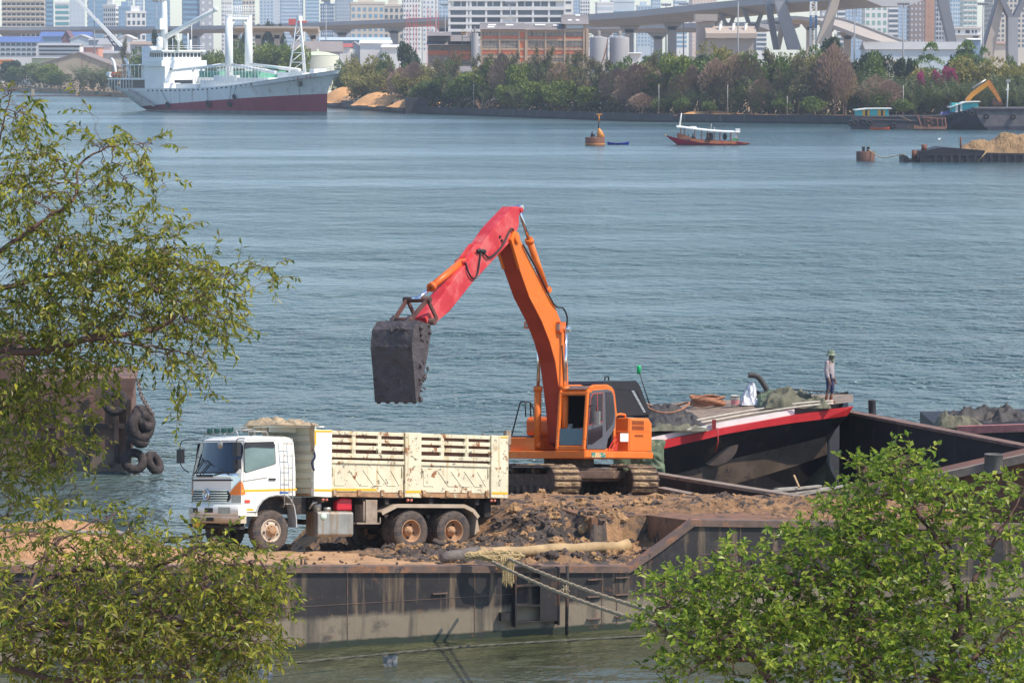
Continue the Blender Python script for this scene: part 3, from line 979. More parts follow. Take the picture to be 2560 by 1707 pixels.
for a in ((('dark', 20, 40, 146, 90), ('green', 55, 30, 140, 80), ('bright', 112, 22, 150, 95), ('bright', 90, 14, 170, 60), ('palm', 208, 14, 152, 90), ('palm', 232, 10, 158, 95), ('palm', 258, 12, 154, 90), ('palm', 283, 9, 164, 80), ('green', 150, 12, 172, 70), ('green', 130, 8, 190, 70), ('dark', 35, 10, 185, 70), ('casuarina', 312, 10, 96, 60),
   ('green', 352, 60, 112, 80), ('green', 385, 70, 118, 70), ('dark', 405, 160, 58, 50), ('dark', 425, 170, 62, 55), ('green', 455, 120, 92, 60), ('green', 490, 130, 95, 60), ('green', 520, 120, 92, 70), ('green', 560, 110, 90, 60), ('bright', 540, 60, 136, 50),
   ('green', 590, 90, 112, 60), ('green', 630, 90, 112, 60), ('green', 600, 140, 90, 60), ('dark', 655, 420, 44, 36), ('dark', 680, 430, 40, 40), ('dark', 705, 425, 47, 34), ('dark', 610, 420, 56, 30), ('bright', 700, 50, 92, 120), ('bright', 665, 45, 108, 90), ('bright', 740, 45, 112, 70),
   ('green', 850, 60, 120, 50), ('green', 855, 20, 160, 60), ('olive', 880, 30, 150, 70), ('olive', 915, 16, 160, 130), ('olive', 900, 10, 195, 90), ('olive', 945, 12, 168, 80), ('olive', 925, 60, 128, 90), ('olive', 890, 90, 132, 70), ('green', 965, 60, 120, 60), ('casuarina', 975, 40, 135, 50),
   ('bare', 1000, 18, 165, 80), ('bare', 1035, 25, 150, 80), ('bare', 975, 30, 165, 60), ('dark', 1022, 160, 85, 60), ('green', 1065, 60, 130, 60), ('green', 1095, 14, 165, 90), ('green', 1060, 10, 195, 90), ('dark', 1085, 9, 205, 60), ('casuarina', 1110, 16, 150, 80), ('green', 1130, 40, 138, 60), ('dark', 1120, 8, 225, 60),
   ('green', 1155, 12, 192, 80), ('green', 1150, 90, 142, 50), ('green', 1185, 9, 200, 70), ('casuarina', 1220, 14, 135, 110), ('bare', 1255, 12, 128, 80), ('casuarina', 1290, 18, 128, 80), ('casuarina', 1240, 22, 140, 90), ('bright', 1265, 9, 205, 70), ('palm', 1215, 8, 210, 60), ('palm', 1290, 8, 205, 60),
   ('casuarina', 1345, 14, 112, 90), ('casuarina', 1375, 20, 118, 90), ('bright', 1340, 9, 198, 90), ('bright', 1385, 8, 208, 80), ('bright', 1425, 8, 196, 80), ('casuarina', 1445, 12, 125, 110), ('bare', 1400, 16, 150, 80), ('bright', 1465, 10, 212, 70), ('dark', 1480, 6, 245, 60), ('green', 1330, 6, 235, 60), ('green', 1500, 20, 165, 60), ('palm', 1500, 24, 155, 60), ('palm', 1535, 24, 158, 70),
   ('bare', 1545, 10, 165, 110), ('bare', 1590, 12, 155, 120), ('bare', 1620, 14, 150, 100), ('bare', 1570, 7, 205, 90), ('bare', 1605, 6, 230, 80), ('green', 1600, 60, 122, 90), ('green', 1640, 40, 118, 90), ('green', 1570, 70, 128, 60),
   ('olive', 1670, 60, 108, 110), ('olive', 1720, 55, 90, 140), ('olive', 1775, 60, 96, 130), ('olive', 1830, 60, 108, 100), ('dark', 1760, 40, 125, 110), ('olive', 1690, 20, 150, 110), ('casuarina', 1660, 14, 160, 90), ('bare', 1730, 16, 160, 90), ('bare', 1700, 10, 180, 80),
   ('bare', 1790, 12, 140, 100), ('bare', 1840, 12, 130, 120), ('bare', 1870, 14, 128, 100), ('casuarina', 1815, 9, 175, 90), ('palm', 1690, 8, 215, 70), ('palm', 1730, 8, 212, 70), ('palm', 1760, 8, 222, 60), ('palm', 1840, 10, 200, 90), ('palm', 1885, 10, 190, 80), ('green', 1705, 5, 238, 60), ('green', 1650, 6, 240, 60), ('green', 1775, 5, 240, 60),
   ('olive', 1900, 40, 135, 100), ('olive', 1945, 40, 130, 90), ('olive', 1990, 36, 126, 110), ('casuarina', 1950, 10, 165, 110), ('casuarina', 1995, 10, 140, 130), ('casuarina', 2035, 12, 150, 110), ('palm', 1925, 9, 200, 90), ('palm', 1965, 8, 215, 80), ('green', 1955, 5, 240, 60), ('green', 2035, 5, 236, 90), ('bare', 1905, 9, 190, 80),
   ('bare', 2085, 12, 105, 110), ('bare', 2060, 14, 130, 90), ('bare', 2110, 12, 150, 80), ('dark', 2075, 90, 76, 90), ('green', 2040, 80, 96, 70), ('green', 2110, 70, 100, 80), ('dark', 2165, 60, 106, 90), ('green', 2180, 55, 115, 90), ('dark', 2205, 58, 118, 70), ('green', 2000, 70, 108, 60),
   ('bare', 2190, 9, 185, 110), ('bare', 2220, 8, 195, 90), ('green', 2200, 7, 215, 70), ('green', 2262, 5, 243, 60), ('dark', 2250, 60, 133, 60), ('dark', 2285, 60, 134, 50),
   ('olive', 2310, 40, 132, 110), ('olive', 2360, 42, 128, 120), ('olive', 2420, 40, 126, 130), ('olive', 2480, 40, 128, 120), ('olive', 2540, 40, 118, 120), ('olive', 2580, 40, 115, 90), ('acacia', 2318, 60, 106, 90), ('acacia', 2425, 62, 103, 110), ('dark', 2400, 80, 94, 80), ('green', 2540, 80, 98, 60), ('acacia', 2455, 60, 118, 60), ('pink', 2375, 30, 150, 50), ('pink', 2305, 26, 163, 30), ('pink', 2345, 28, 160, 34))):
 T(*a)
for i in range(64):       # palm thicket along the right bank
 px = 2115 + i * 7.6 + rt.uniform(-4, 4)
 dy = rt.choice((17, 20, 24, 28))
 T('palm', px, dy, 262 - dy * 3.2 + rt.uniform(-10, 8), rt.uniform(60, 95))
for i in range(26):       # taller crowns filling the wood behind the sea wall
 T(rt.choice(('olive', 'casuarina', 'green', 'bright', 'olive')), 1000 + i * 22 + rt.uniform(-8, 8), rt.choice((18, 24, 34)), rt.uniform(128, 165), rt.uniform(70, 110))
for i in range(22):
 T(rt.choice(('olive', 'casuarina', 'bright', 'olive', 'green')), 1560 + i * 26 + rt.uniform(-8, 8), rt.choice((16, 22, 30)), rt.uniform(118, 150), rt.uniform(80, 120))
for i in range(14):       # stray palms and low scrub in the shade of the front row
 T('palm', rt.uniform(1500, 2110), rt.choice((14, 20)), rt.uniform(185, 215), rt.uniform(55, 80))
named = {}
recs = []
for (kd, px, dy, top_, wpx, v) in tlist:
 Y = bank_y(px) + dy
 q = P(px, 200, Y)
 hgt = 14.14 + Y * (150 - top_) / 9000 - GZ
 an = next((t for a, b, t in ANCH if a <= px < b), ANCH[-1][2])
 row = 'front row' if dy < 11 else 'middle row' if dy < 30 else 'back row'
 recs.append((kd, px, Y, q.x, hgt, wpx / 9000 * Y, v, an, row, dy))
grp = {}
for i, rcd in enumerate(recs):
 grp.setdefault((rcd[0], rcd[7], rcd[8]), []).append(i)
ORD = ['leftmost', 'second from left', 'third from left', 'fourth from left', 'fifth from left', 'sixth from left', 'seventh from left', 'eighth from left', 'ninth from left', 'tenth from left', 'eleventh from left', 'twelfth from left', 'thirteenth from left', 'fourteenth from left', 'fifteenth from left', 'sixteenth from left', 'seventeenth from left', 'eighteenth from left', 'nineteenth from left', 'twentieth from left'] + ['one of many'] * 40
labels = {}
for key, ids in grp.items():
 ids = sorted(ids, key=lambda i: recs[i][1])
 for n, i in enumerate(ids):
  pre = '' if len(ids) == 1 else (ORD[n] + ' ' if len(ids) > 2 else ('left ' if n == 0 else 'right '))
  labels[i] = f"{pre}{KL[key[0]]} {key[1]}, {key[2]}"
for i, (kd, px, Y, x, hgt, w, v, an, row, dy) in enumerate(recs):
 r = random.Random(i * 7 + 3)
 mc, mt = TREES[kd, r.randrange(3)]
 M = Matrix.Translation((x, Y, GZ - .05)) @ Matrix.Rotation(r.uniform(0, 6.28), 4, 'Z') @ Matrix.Diagonal((w * 1.1, w * 1.1, hgt, 1))
 t = thing(KN[kd], labels[i], 'palm' if kd == 'palm' else 'shrub' if kd == 'pink' else 'tree', M, KL[kd] + 's on the far bank')
 for nm, me in (('crown', mc), ('trunk', mt)):
  o = bpy.data.objects.new(nm, me)
  COL.objects.link(o)
  o.parent = t
# scrub that nobody could count, filling the wood
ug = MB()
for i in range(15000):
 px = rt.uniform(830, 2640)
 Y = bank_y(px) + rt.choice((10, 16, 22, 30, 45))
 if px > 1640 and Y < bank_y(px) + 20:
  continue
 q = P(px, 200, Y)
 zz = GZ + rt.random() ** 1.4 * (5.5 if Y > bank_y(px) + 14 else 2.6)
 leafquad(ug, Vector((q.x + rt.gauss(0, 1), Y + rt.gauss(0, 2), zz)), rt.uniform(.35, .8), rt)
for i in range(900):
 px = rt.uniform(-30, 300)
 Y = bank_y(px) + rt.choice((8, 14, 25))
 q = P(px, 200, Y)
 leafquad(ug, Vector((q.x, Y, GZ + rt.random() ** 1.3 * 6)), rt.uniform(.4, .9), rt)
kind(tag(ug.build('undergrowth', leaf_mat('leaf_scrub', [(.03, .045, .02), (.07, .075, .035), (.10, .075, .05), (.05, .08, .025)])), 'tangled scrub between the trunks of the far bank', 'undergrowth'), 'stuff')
for i, (px, top_, lb) in enumerate(((1184, 205, 'white marker post below the factory wing'), (1647, 212, 'white post standing left of the red boat mast'), (1819, 212, 'tall white post behind the red boat stern'), (2258, 213, 'pale post rising above the round bush'), (1968, 240, 'slim grey post among the casuarinas'))):
 Y = bank_y(px) + 4
 q = P(px, 250, Y)
 k = MB()
 k.cyl((0, 0, 0), (0, 0, 14.14 + Y * (150 - top_) / 9000 - GZ), .09, 6)
 o = k.build('marker_post', mat('post_white', (.36, .33, .31), .7))
 o.matrix_world = Matrix.Translation((q.x, Y, GZ))
 tag(o, lb, 'post', 'posts on the far bank')
k = MB()
Y = bank_y(1215) + 3
q = P(1215, 275, Y)
for i in range(26):
 x = rt.uniform(-2.6, 3)
 k.bar((x, rt.uniform(-1, 1), 0), (x + rt.uniform(-2.5, 1.5), rt.uniform(-1, 1), rt.uniform(1, 3.8)), .18, .1)
o = k.build('fallen_fronds', mat('dead_frond', (.50, .28, .16), .9, var=.2))
o.matrix_world = Matrix.Translation((q.x, Y, GZ))
tag(o, 'pile of pale dead palm fronds at the sea wall', 'fronds')
# ---------------- buildings ----------------
m_glass = mat('far_glass', (.06, .09, .12), .2, var=.35, vs=.12, spec=.7)
m_glassd = mat('far_glass_dark', (.03, .035, .05), .25, var=.3, vs=.15)
def wmat(name, c, **kw):
 return mat(name, c, .75, var=kw.pop('var', .08), vs=kw.pop('vs', .05), **kw)
def zat(py, Y):
 return H + Y * (150 - py) / FPX
def tower(name, label, cat, x0, x1, top_, Y, wall, style='grid', nx=6, fh=3.3, glass=None, rz=.35, dr=.7, ground=GZ, crown=True):
 """block whose front spans the image columns x0..x1; windows are recessed-looking panes set proud of the wall"""
 W_ = (x1 - x0) / FPX * Y
 w = W_ / (math.cos(rz) + dr * abs(math.sin(rz)))
 d = w * dr
 h = zat(top_, Y) - ground
 cx = ((x0 + x1) / 2 - 1280) / FPX * Y
 M = Matrix.Translation((cx, Y + d / 2, ground)) @ Matrix.Rotation(rz, 4, 'Z')
 t = thing(name, label, cat, M)
 k = MB()
 k.b2((-w / 2, -d / 2, 0), (w / 2, d / 2, h))
 if crown:
  k.b2((-w / 2 - .3, -d / 2 - .3, h - 1.0), (w / 2 + .3, d / 2 + .3, h + .4))
  k.b2((-w * .25, -d * .2, h), (w * .2, d * .25, h + 4))
 k.build('wall', wall, t)
 n = MB()
 cnt = 0
 nf = max(1, int(h / fh))
 z_lo = max(0, int(((zat(108, Y)) - ground) / fh) - 1)
 for f in range(z_lo, nf):
  z = f * fh + fh * .30
  for face in (0, 1):
   L = w if face == 0 else d
   m_ = nx if face == 0 else max(2, int(nx * dr))
   if style == 'bands':
    segs = [(-L / 2 + L * .03, L / 2 - L * .03)]
   else:
    cw = L / m_
    wd = {'grid': .55, 'dots': .36, 'balcony': .72}.get(style, .5)
    segs = [(-L / 2 + cw * (i + .5 - wd / 2), -L / 2 + cw * (i + .5 + wd / 2)) for i in range(m_)]
   for a, b in segs:
    hh = fh * (.55 if style != 'dots' else .42)
    if face == 0:
     n.b2((a, -d / 2 - .15, z), (b, -d / 2 + .02, z + hh))
     if style == 'balcony':
      n.b2((a - .2, -d / 2 - 1.0, z - .5), (b + .2, -d / 2 - .05, z + .35), 1)
    else:
     sx = 1 if rz < 0 else -1
     sx = 1
     n.b2((w / 2 - .02, a, z), (w / 2 + .15, b, z + hh))
     n.b2((-w / 2 - .15, a, z), (-w / 2 + .02, b, z + hh))
    cnt += 1
 o = n.build('window_grid', [glass or m_glass, wall], t)
 o['kind'] = 'stuff'
 return t
c_cream = wmat('wall_cream', (.62, .55, .45))
c_white = wmat('wall_white', (.74, .73, .70))
c_grey = wmat('wall_grey', (.42, .43, .45))
c_blue = wmat('wall_blue', (.22, .33, .46))
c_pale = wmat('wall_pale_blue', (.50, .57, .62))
c_brown = wmat('wall_brown', (.24, .17, .15))
c_orb = wmat('wall_orange_brown', (.42, .22, .13))
c_dark = wmat('wall_dark_blue', (.11, .16, .24))
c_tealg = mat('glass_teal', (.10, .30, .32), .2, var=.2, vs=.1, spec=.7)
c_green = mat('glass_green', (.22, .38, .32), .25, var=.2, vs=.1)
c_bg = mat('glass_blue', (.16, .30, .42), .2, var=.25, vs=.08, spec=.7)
tw = [
 ('apartment_tower', 'beige apartment tower with rows of white balconies at the left edge', 2, 116, -60, 2250, c_cream, 'balcony', 9, 3.2, m_glassd, .12),
 ('apartment_tower', 'narrow dark tower squeezed between the balcony tower and teal glass block', 117, 138, -40, 2700, c_dark, 'bands', 3, 3.4, c_bg, .2),
 ('office_tower', 'teal glass office block with a white roof edge', 140, 177, 8, 2600, c_white, 'bands', 4, 4.0, c_tealg, .1),
 ('office_tower', 'plain pale grey slab tower behind the white crane boom', 176, 216, -70, 2900, c_pale, 'dots', 4, 5.0, c_pale, .15),
 ('office_tower', 'blue glass tower with horizontal bands right of the crane boom', 218, 282, -90, 3000, c_blue, 'bands', 5, 4.2, c_bg, .2),
 ('apartment_tower', 'white ribbed building with sloping shoulder above the viaduct', 262, 298, 14, 2500, c_white, 'grid', 6, 3.2, m_glass, -.2),
 ('office_tower', 'blue grey stepped tower behind the white penthouse block', 296, 334, 18, 2900, c_blue, 'grid', 4, 3.4, c_bg, .2),
 ('apartment_tower', 'white penthouse block with dark roof terrace above the viaduct', 314, 368, 31, 2500, c_white, 'grid', 4, 5.0, m_glass, .2),
 ('office_tower', 'slim pale tower behind the penthouse block', 318, 336, -30, 3300, c_pale, 'grid', 3, 3.6, c_bg, .2),
 ('office_tower', 'smooth blue slab tower left of the ship mast', 362, 428, -80, 3300, c_blue, 'bands', 5, 4, c_bg, .1),
 ('office_tower', 'deep blue glass tower right of the ship mast', 456, 502, -80, 2900, c_dark, 'bands', 5, 4, c_bg, .1),
 ('apartment_tower', 'grey tower with white dashes behind the crane tip', 500, 536, -80, 2900, c_grey, 'dots', 2, 5.5, c_white, .1),
 ('apartment_tower', 'white tower with small windows left of the goalpost mast', 556, 582, -60, 2800, c_white, 'dots', 5, 3.2, m_glass, .2),
 ('apartment_tower', 'pale tower seen between the goalpost legs', 584, 612, -60, 3100, c_pale, 'grid', 4, 3.4, c_bg, .2),
 ('apartment_tower', 'cream tower behind the right goalpost leg', 606, 640, -30, 2900, c_cream, 'grid', 4, 3.3, m_glass, .15),
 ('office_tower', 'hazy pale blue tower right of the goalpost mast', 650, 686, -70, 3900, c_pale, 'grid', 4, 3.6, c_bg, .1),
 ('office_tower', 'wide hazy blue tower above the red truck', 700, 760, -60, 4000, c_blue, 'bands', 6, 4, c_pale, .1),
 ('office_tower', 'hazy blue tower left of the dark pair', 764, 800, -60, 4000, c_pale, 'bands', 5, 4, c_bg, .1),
 ('apartment_tower', 'dark blue apartment tower left of the cream hotel', 802, 838, 12, 3000, c_dark, 'grid', 6, 3.2, c_pale, .15),
 ('apartment_tower', 'grey blue apartment tower directly behind the cream hotel', 838, 884, -60, 3300, c_grey, 'grid', 8, 3.2, c_bg, .15),
 ('hotel', 'cream hotel with framed blue windows above and below the viaduct', 874, 962, 8, 2300, c_cream, 'grid', 6, 4.2, c_bg, .08),
 ('hotel', 'lower cream wing with pale windows right of the hotel', 958, 1012, 14, 2350, c_cream, 'grid', 4, 4.2, m_glass, .08),
 ('apartment_tower', 'white apartment tower with dotted windows behind the red lattice', 1006, 1052, -60, 2300, c_white, 'dots', 6, 3.0, m_glass, .12),
 ('apartment_tower', 'white apartment tower just right of the dotted one', 1054, 1096, -60, 2350, c_white, 'dots', 4, 3.0, c_bg, .12),
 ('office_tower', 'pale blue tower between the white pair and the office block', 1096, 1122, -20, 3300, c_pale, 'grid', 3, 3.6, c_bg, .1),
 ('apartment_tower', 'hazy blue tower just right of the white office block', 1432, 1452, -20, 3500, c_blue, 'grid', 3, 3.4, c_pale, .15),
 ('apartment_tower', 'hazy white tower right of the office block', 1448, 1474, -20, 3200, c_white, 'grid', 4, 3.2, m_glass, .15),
 ('office_tower', 'low white banded building above the upper bridge deck', 1488, 1532, 8, 2800, c_white, 'bands', 3, 4.5, c_pale, .15),
 ('office_tower', 'pale rounded hall behind the upper bridge deck', 1526, 1585, 4, 3000, c_pale, 'bands', 3, 9, c_bg, .15),
 ('apartment_tower', 'hazy tower over the middle of the bridge ramp', 1626, 1650, -20, 3400, c_pale, 'grid', 4, 3.3, c_bg, .15),
 ('apartment_tower', 'white terrace block behind the bridge ramp', 1682, 1716, -20, 3000, c_white, 'bands', 4, 3.6, c_bg, .15),
 ('apartment_tower', 'peach coloured block behind the upper bridge rail', 1722, 1790, -10, 3200, wmat('wall_peach', (.62, .46, .36)), 'dots', 8, 3.6, c_white, .15),
 ('apartment_tower', 'white block seen between the bridge columns', 1888, 1914, 64, 2400, c_white, 'bands', 3, 3.0, m_glass, .1),
 ('apartment_tower', 'grey block behind the striped tower', 2048, 2076, 8, 2700, c_grey, 'grid', 3, 3.4, c_white, .15),
 ('apartment_tower', 'white corner block right of the tan bridge leg', 2090, 2110, -20, 2600, c_white, 'bands', 3, 3.6, m_glass, .15),
 ('office_tower', 'hazy blue block behind the phone mast', 2098, 2152, 14, 3500, c_blue, 'grid', 6, 3.6, c_pale, .15),
 ('apartment_tower', 'white tower with green window bands', 2154, 2216, -50, 2200, c_white, 'grid', 4, 4.6, c_green, .12),
 ('apartment_tower', 'white balcony tower right of the green windowed one', 2216, 2242, -20, 2300, c_white, 'bands', 3, 3.2, m_glass, .12),
 ('office_tower', 'hazy blue tower behind the right light mast', 2240, 2270, -40, 3700, c_blue, 'grid', 4, 3.6, c_pale, .1),
 ('apartment_tower', 'dark brown tower with a window column', 2266, 2312, -60, 2200, c_brown, 'dots', 4, 3.2, c_pale, .15),
 ('apartment_tower', 'orange brown slab tower beside the dark brown one', 2308, 2332, -60, 2150, c_orb, 'dots', 1, 6, c_orb, .1),
 ('apartment_tower', 'grey balcony tower behind the leaning pylon leg', 2332, 2366, -60, 2500, c_grey, 'grid', 4, 3.2, m_glassd, .15),
 ('apartment_tower', 'pale grid tower right of the leaning pylon leg', 2368, 2402, -60, 2700, c_pale, 'grid', 5, 3.2, c_bg, .15),
 ('apartment_tower', 'bright white tower with narrow windows behind the white house', 2398, 2440, -60, 2300, c_white, 'balcony', 3, 3.3, c_green, .15),
 ('apartment_tower', 'beige grid tower behind the right pylon', 2466, 2600, -60, 2400, c_cream, 'grid', 12, 3.3, m_glass, .12),
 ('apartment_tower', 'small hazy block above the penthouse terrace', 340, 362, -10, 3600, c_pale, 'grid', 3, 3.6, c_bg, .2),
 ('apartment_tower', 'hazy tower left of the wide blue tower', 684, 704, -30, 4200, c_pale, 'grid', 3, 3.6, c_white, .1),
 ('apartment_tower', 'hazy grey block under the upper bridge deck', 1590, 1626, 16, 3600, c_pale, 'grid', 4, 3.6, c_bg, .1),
]
for (nm, lb, x0, x1, tp, Y, wl, sty, nx, fh, gl, rz) in tw:
 tower(nm, lb, 'tower', x0, x1, tp, Y, wl, sty, nx, fh, gl, rz)
def boxpx(mb, x0, y0, x1, y1, Y, d=10, m=0, o=None):
 a, b = P(x0, y1, Y), P(x1, y0, Y)
 o = o or Vector()
 mb.b2((a.x - o.x, Y - o.y, a.z - o.z), (b.x - o.x, Y + d - o.y, b.z - o.z), m)
# white office block
Yo = 1700
oc = P(1275, 100, Yo)
ob = thing('office_block', 'big white office block with long dark window bands behind the factory', 'building', (oc.x, Yo, GZ))
oo = Vector((oc.x, Yo, GZ))
k = MB()
a, b = P(1122, 150, Yo), P(1412, -30, Yo)
k.b2((a.x - oo.x, .8, 0), (b.x - oo.x, 30, b.z - GZ))
a, b = P(1412, 150, Yo), P(1434, -30, Yo)
k.b2((a.x - oo.x + .02, 3, 0), (b.x - oo.x, 28, b.z - GZ))
for (y0, y1) in ((-12, 4), (17, 26), (38, 44), (56, 62), (73, 80), (92, 98), (110, 116)):
 boxpx(k, 1120, y0, 1412, y1, Yo - .6, 2.2, 0, oo)
for px in (1121, 1165, 1174, 1213, 1251, 1290, 1330, 1370, 1409):
 boxpx(k, px, -20, px + 5, 130, Yo - .35, 2, 0, oo)
k.build('wall', c_white, ob)
for r_, (y0, y1, xs) in enumerate(((5, 17, [(1135 + 19.9 * i, 1150 + 19.9 * i) for i in range(13)]), (26, 38, [(1126, 1164), (1179, 1212), (1218, 1250), (1256, 1289), (1295, 1329), (1335, 1369), (1375, 1408)]), (44, 56, [(1126, 1164), (1179, 1212), (1218, 1250), (1295, 1329), (1335, 1369), (1375, 1408)]), (62, 73, [(1126, 1164), (1179, 1212), (1218, 1250), (1256, 1289), (1295, 1329)]), (80, 92, [(1126, 1164), (1179, 1212)]))):
 for (x0, x1) in xs:
  k = MB()
  boxpx(k, x0, y0, x1, y1, Yo + .3, .6, 0, oo)
  w_o = k.build('window', m_glass if r_ < 2 else m_glassd, ob)
k = MB()
for (y0, y1) in ((4, 10), (24, 30)):
 boxpx(k, 1414, y0, 1428, y1, Yo + 2.9, 1, 0, oo)
k.build('side_window', m_glass, ob)
# factory
Yf = 1130
fo = Vector((P(1370, 100, Yf).x, Yf, GZ))
m_fr = wmat('factory_frame', (.50, .36, .24), streak=((.33, .24, .17), .5, .55))
m_for = wmat('factory_orange', (.60, .17, .07), var=.15)
m_froof = wmat('factory_roof', (.23, .20, .19), var=.25, spots=((.36, .32, .29), .2, .58, .1))
m_fwin = mat('factory_window', (.25, .24, .21), .7, var=.5, vs=.8, spots=((.05, .05, .055), .5, .60, .05))
fac = thing('factory', 'derelict multi-storey factory with orange panels and grey roof', 'factory', fo)
k = MB()
boxpx(k, 1203, 72, 1312, 175, Yf + .6, 22, 0, fo)
boxpx(k, 1313, 73, 1412, 175, Yf + .6, 22, 0, fo)
boxpx(k, 1412, 60, 1466, 175, Yf + .6, 22, 0, fo)
for px in (1201, 1247, 1296, 1312, 1362, 1410, 1458, 1465):
 boxpx(k, px, 72, px + (4 if px not in (1312, 1465) else 7), 175, Yf, 2, 0, fo)
for y in (75, 98, 121, 140, 155):
 boxpx(k, 1201, y, 1468, y + 5, Yf + .2, 1, 0, fo)
k.build('wall', m_fr, fac)
k = MB()
for (x0, x1, y0, y1) in ((1204, 1247, 90, 98), (1251, 1296, 90, 98), (1299, 1311, 79, 97), (1299, 1311, 103, 160), (1204, 1247, 126, 135), (1251, 1296, 126, 135), (1320, 1362, 92, 98), (1366, 1410, 92, 98), (1414, 1458, 92, 98), (1320, 1362, 121, 136), (1366, 1410, 120, 136), (1414, 1458, 120, 136)):
 boxpx(k, x0, y0, x1, y1, Yf + .35, .3, 0, fo)
k.build('orange_panel', m_for, fac)
for (x0, x1, y0, y1) in ((1204, 1247, 80, 90), (1251, 1296, 80, 90), (1320, 1362, 79, 91), (1366, 1410, 79, 91), (1414, 1458, 80, 91), (1204, 1247, 104, 124), (1251, 1296, 104, 124), (1320, 1362, 104, 118), (1366, 1410, 104, 118), (1414, 1458, 104, 118), (1366, 1410, 142, 154), (1414, 1458, 142, 154), (1204, 1247, 140, 152)):
 k = MB()
 boxpx(k, x0, y0, x1, y1, Yf + .4, .3, 0, fo)
 w_o = k.build('window', m_fwin, fac)
 k = MB()
 for i in range(1, 5):
  xx = x0 + (x1 - x0) * i / 5
  boxpx(k, xx - .4, y0, xx + .4, y1, Yf + .32, .08, 0, fo)
 for i in range(1, 3):
  yy = y0 + (y1 - y0) * i / 3
  boxpx(k, x0, yy - .4, x1, yy + .4, Yf + .30, .06, 0, fo)
 k.build('glazing_bars', m_fr, w_o)
k = MB()
for (x0, x1, y0, y1, y2) in ((1199, 1312, 58, 74, 0), (1312, 1412, 60, 75, 0), (1404, 1472, 38, 61, 1)):
 a, b = P(x0, y1, Yf - 1), P(x1, y1, Yf - 1)
 zt = zat(y0, Yf + 10)
 k.prism([Vector((a.x, Yf - 1, a.z)) - fo, Vector((a.x, Yf + 11, zt)) - fo, Vector((a.x, Yf + 24, a.z)) - fo], (b.x - a.x, 0, 0))
k.build('roof', m_froof, fac)
for (x0, x1, y) in ((1220, 1240, 64), (1264, 1283, 64), (1218, 1236, 69), (1338, 1364, 64), (1383, 1398, 65), (1420, 1430, 52), (1440, 1449, 52), (1440, 1452, 40)):
 k = MB()
 r0, r1 = (38, 61) if y < 56 else (58, 74.5)
 f0, f1 = 1 - (y + 1.6 - r0) / (r1 - r0), 1 - (y - 1.6 - r0) / (r1 - r0)
 e0 = P(x0, r1, Yf - 1)
 e1 = P(x1, r1, Yf - 1)
 dz_ = zat(r0, Yf + 10) - e0.z
 q4 = [Vector((e.x, Yf - 1 + 12 * f, e0.z + dz_ * f + .04)) - fo for e, f in ((e0, f0), (e1, f0), (e1, f1), (e0, f1))]
 k.prism(q4, (0, -.05, .09))
 k.build('skylight', m_roof, fac)
k = MB()
boxpx(k, 1416, 61, 1458, 72, Yf + .1, 1, 0, fo)
k.build('grey_wall', c_pale, fac)
# low wing
lw = thing('factory_wing', 'low factory wing with stepped grey roofs and orange base', 'factory', Vector((P(1125, 100, Yf + 20).x, Yf + 20, GZ)))
lo = lw.matrix_world.translation
k = MB()
boxpx(k, 1070, 111, 1180, 170, Yf + 20, 16, 0, lo)
k.build('wall', wmat('wing_wall', (.30, .22, .19)), lw)
k = MB()
boxpx(k, 1072, 127, 1121, 138, Yf + 19.8, .3, 0, lo)
boxpx(k, 1125, 127, 1178, 150, Yf + 19.8, .3, 0, lo)
k.build('orange_panel', m_for, lw)
k = MB()
for i in range(4):
 boxpx(k, 1072, 113 + i * 3.4, 1121, 115 + i * 3.4, Yf + 19.7, .3, 0, lo)
k.build('louvre', m_fwin, lw)
k = MB()
boxpx(k, 1068, 88, 1125, 104, Yf + 24, 12, 0, lo)
for (x0, x1, y0, y1) in ((1068, 1128, 80, 90), (1066, 1182, 101, 113), (1126, 1178, 88, 104)):
 a, b = P(x0, y1, Yf + 18), P(x1, y0, Yf + 26)
 k.prism([Vector((a.x, Yf + 18, a.z)) - lo, Vector((a.x, Yf + 27, b.z)) - lo, Vector((a.x, Yf + 38, a.z)) - lo], (b.x - a.x, 0, 0))
k.build('roof', m_froof, lw)
# silos
m_silo = wmat('silo_grey', (.34, .33, .34), streak=((.26, .24, .23), .6, .55))
for i, (x0, x1, y0, lb) in enumerate(((1474, 1519, 97, 'left grey silo with a rust line running down it'), (1524, 1573, 97, 'right grey silo beside the white box'), (1178, 1196, 86, 'slim tall grey silo left of the factory'))):
 Ys = 1110
 r_ = (x1 - x0) / 2 / FPX * Ys
 c = Vector((P((x0 + x1) / 2, 150, Ys).x, Ys, GZ))
 s_ = thing('silo', lb, 'silo', c, 'silos by the factory' if i < 2 else None)
 k = MB()
 h = zat(y0, Ys) - GZ
 k.lathe([(r_, 0), (r_, h), (r_ * .96, h + .3), (.3, h + r_ * .3)], None, 24)
 k.build('shell', m_silo, s_)
 k = MB()
 k.lathe([(r_ * .22, h), (r_ * .22, h + 2.2), (.01, h + 2.4)], None, 10)
 for j in range(12):
  an = j * math.pi / 6
  k.cyl((r_ * .97 * math.cos(an), r_ * .97 * math.sin(an), h), (r_ * .97 * math.cos(an), r_ * .97 * math.sin(an), h + 1.2), .06, 4)
 k.torus((0, 0, h + 1.2), (0, 0, 1), r_ * .97, .06, 20, 4)
 k.build('top_housing', m_froof, s_)
 if i == 0:
  k = MB()
  k.tube([(r_ * math.sin(a) * 1.02, -r_ * math.cos(a) * 1.02, h * (.99 - .9 * (1 - (a + .9) / 2.2))) for a in [-.9 + j * .2 for j in range(12)]], .18, 5)
  k.build('spiral_stair', m_brust, s_)
Ys = 1112
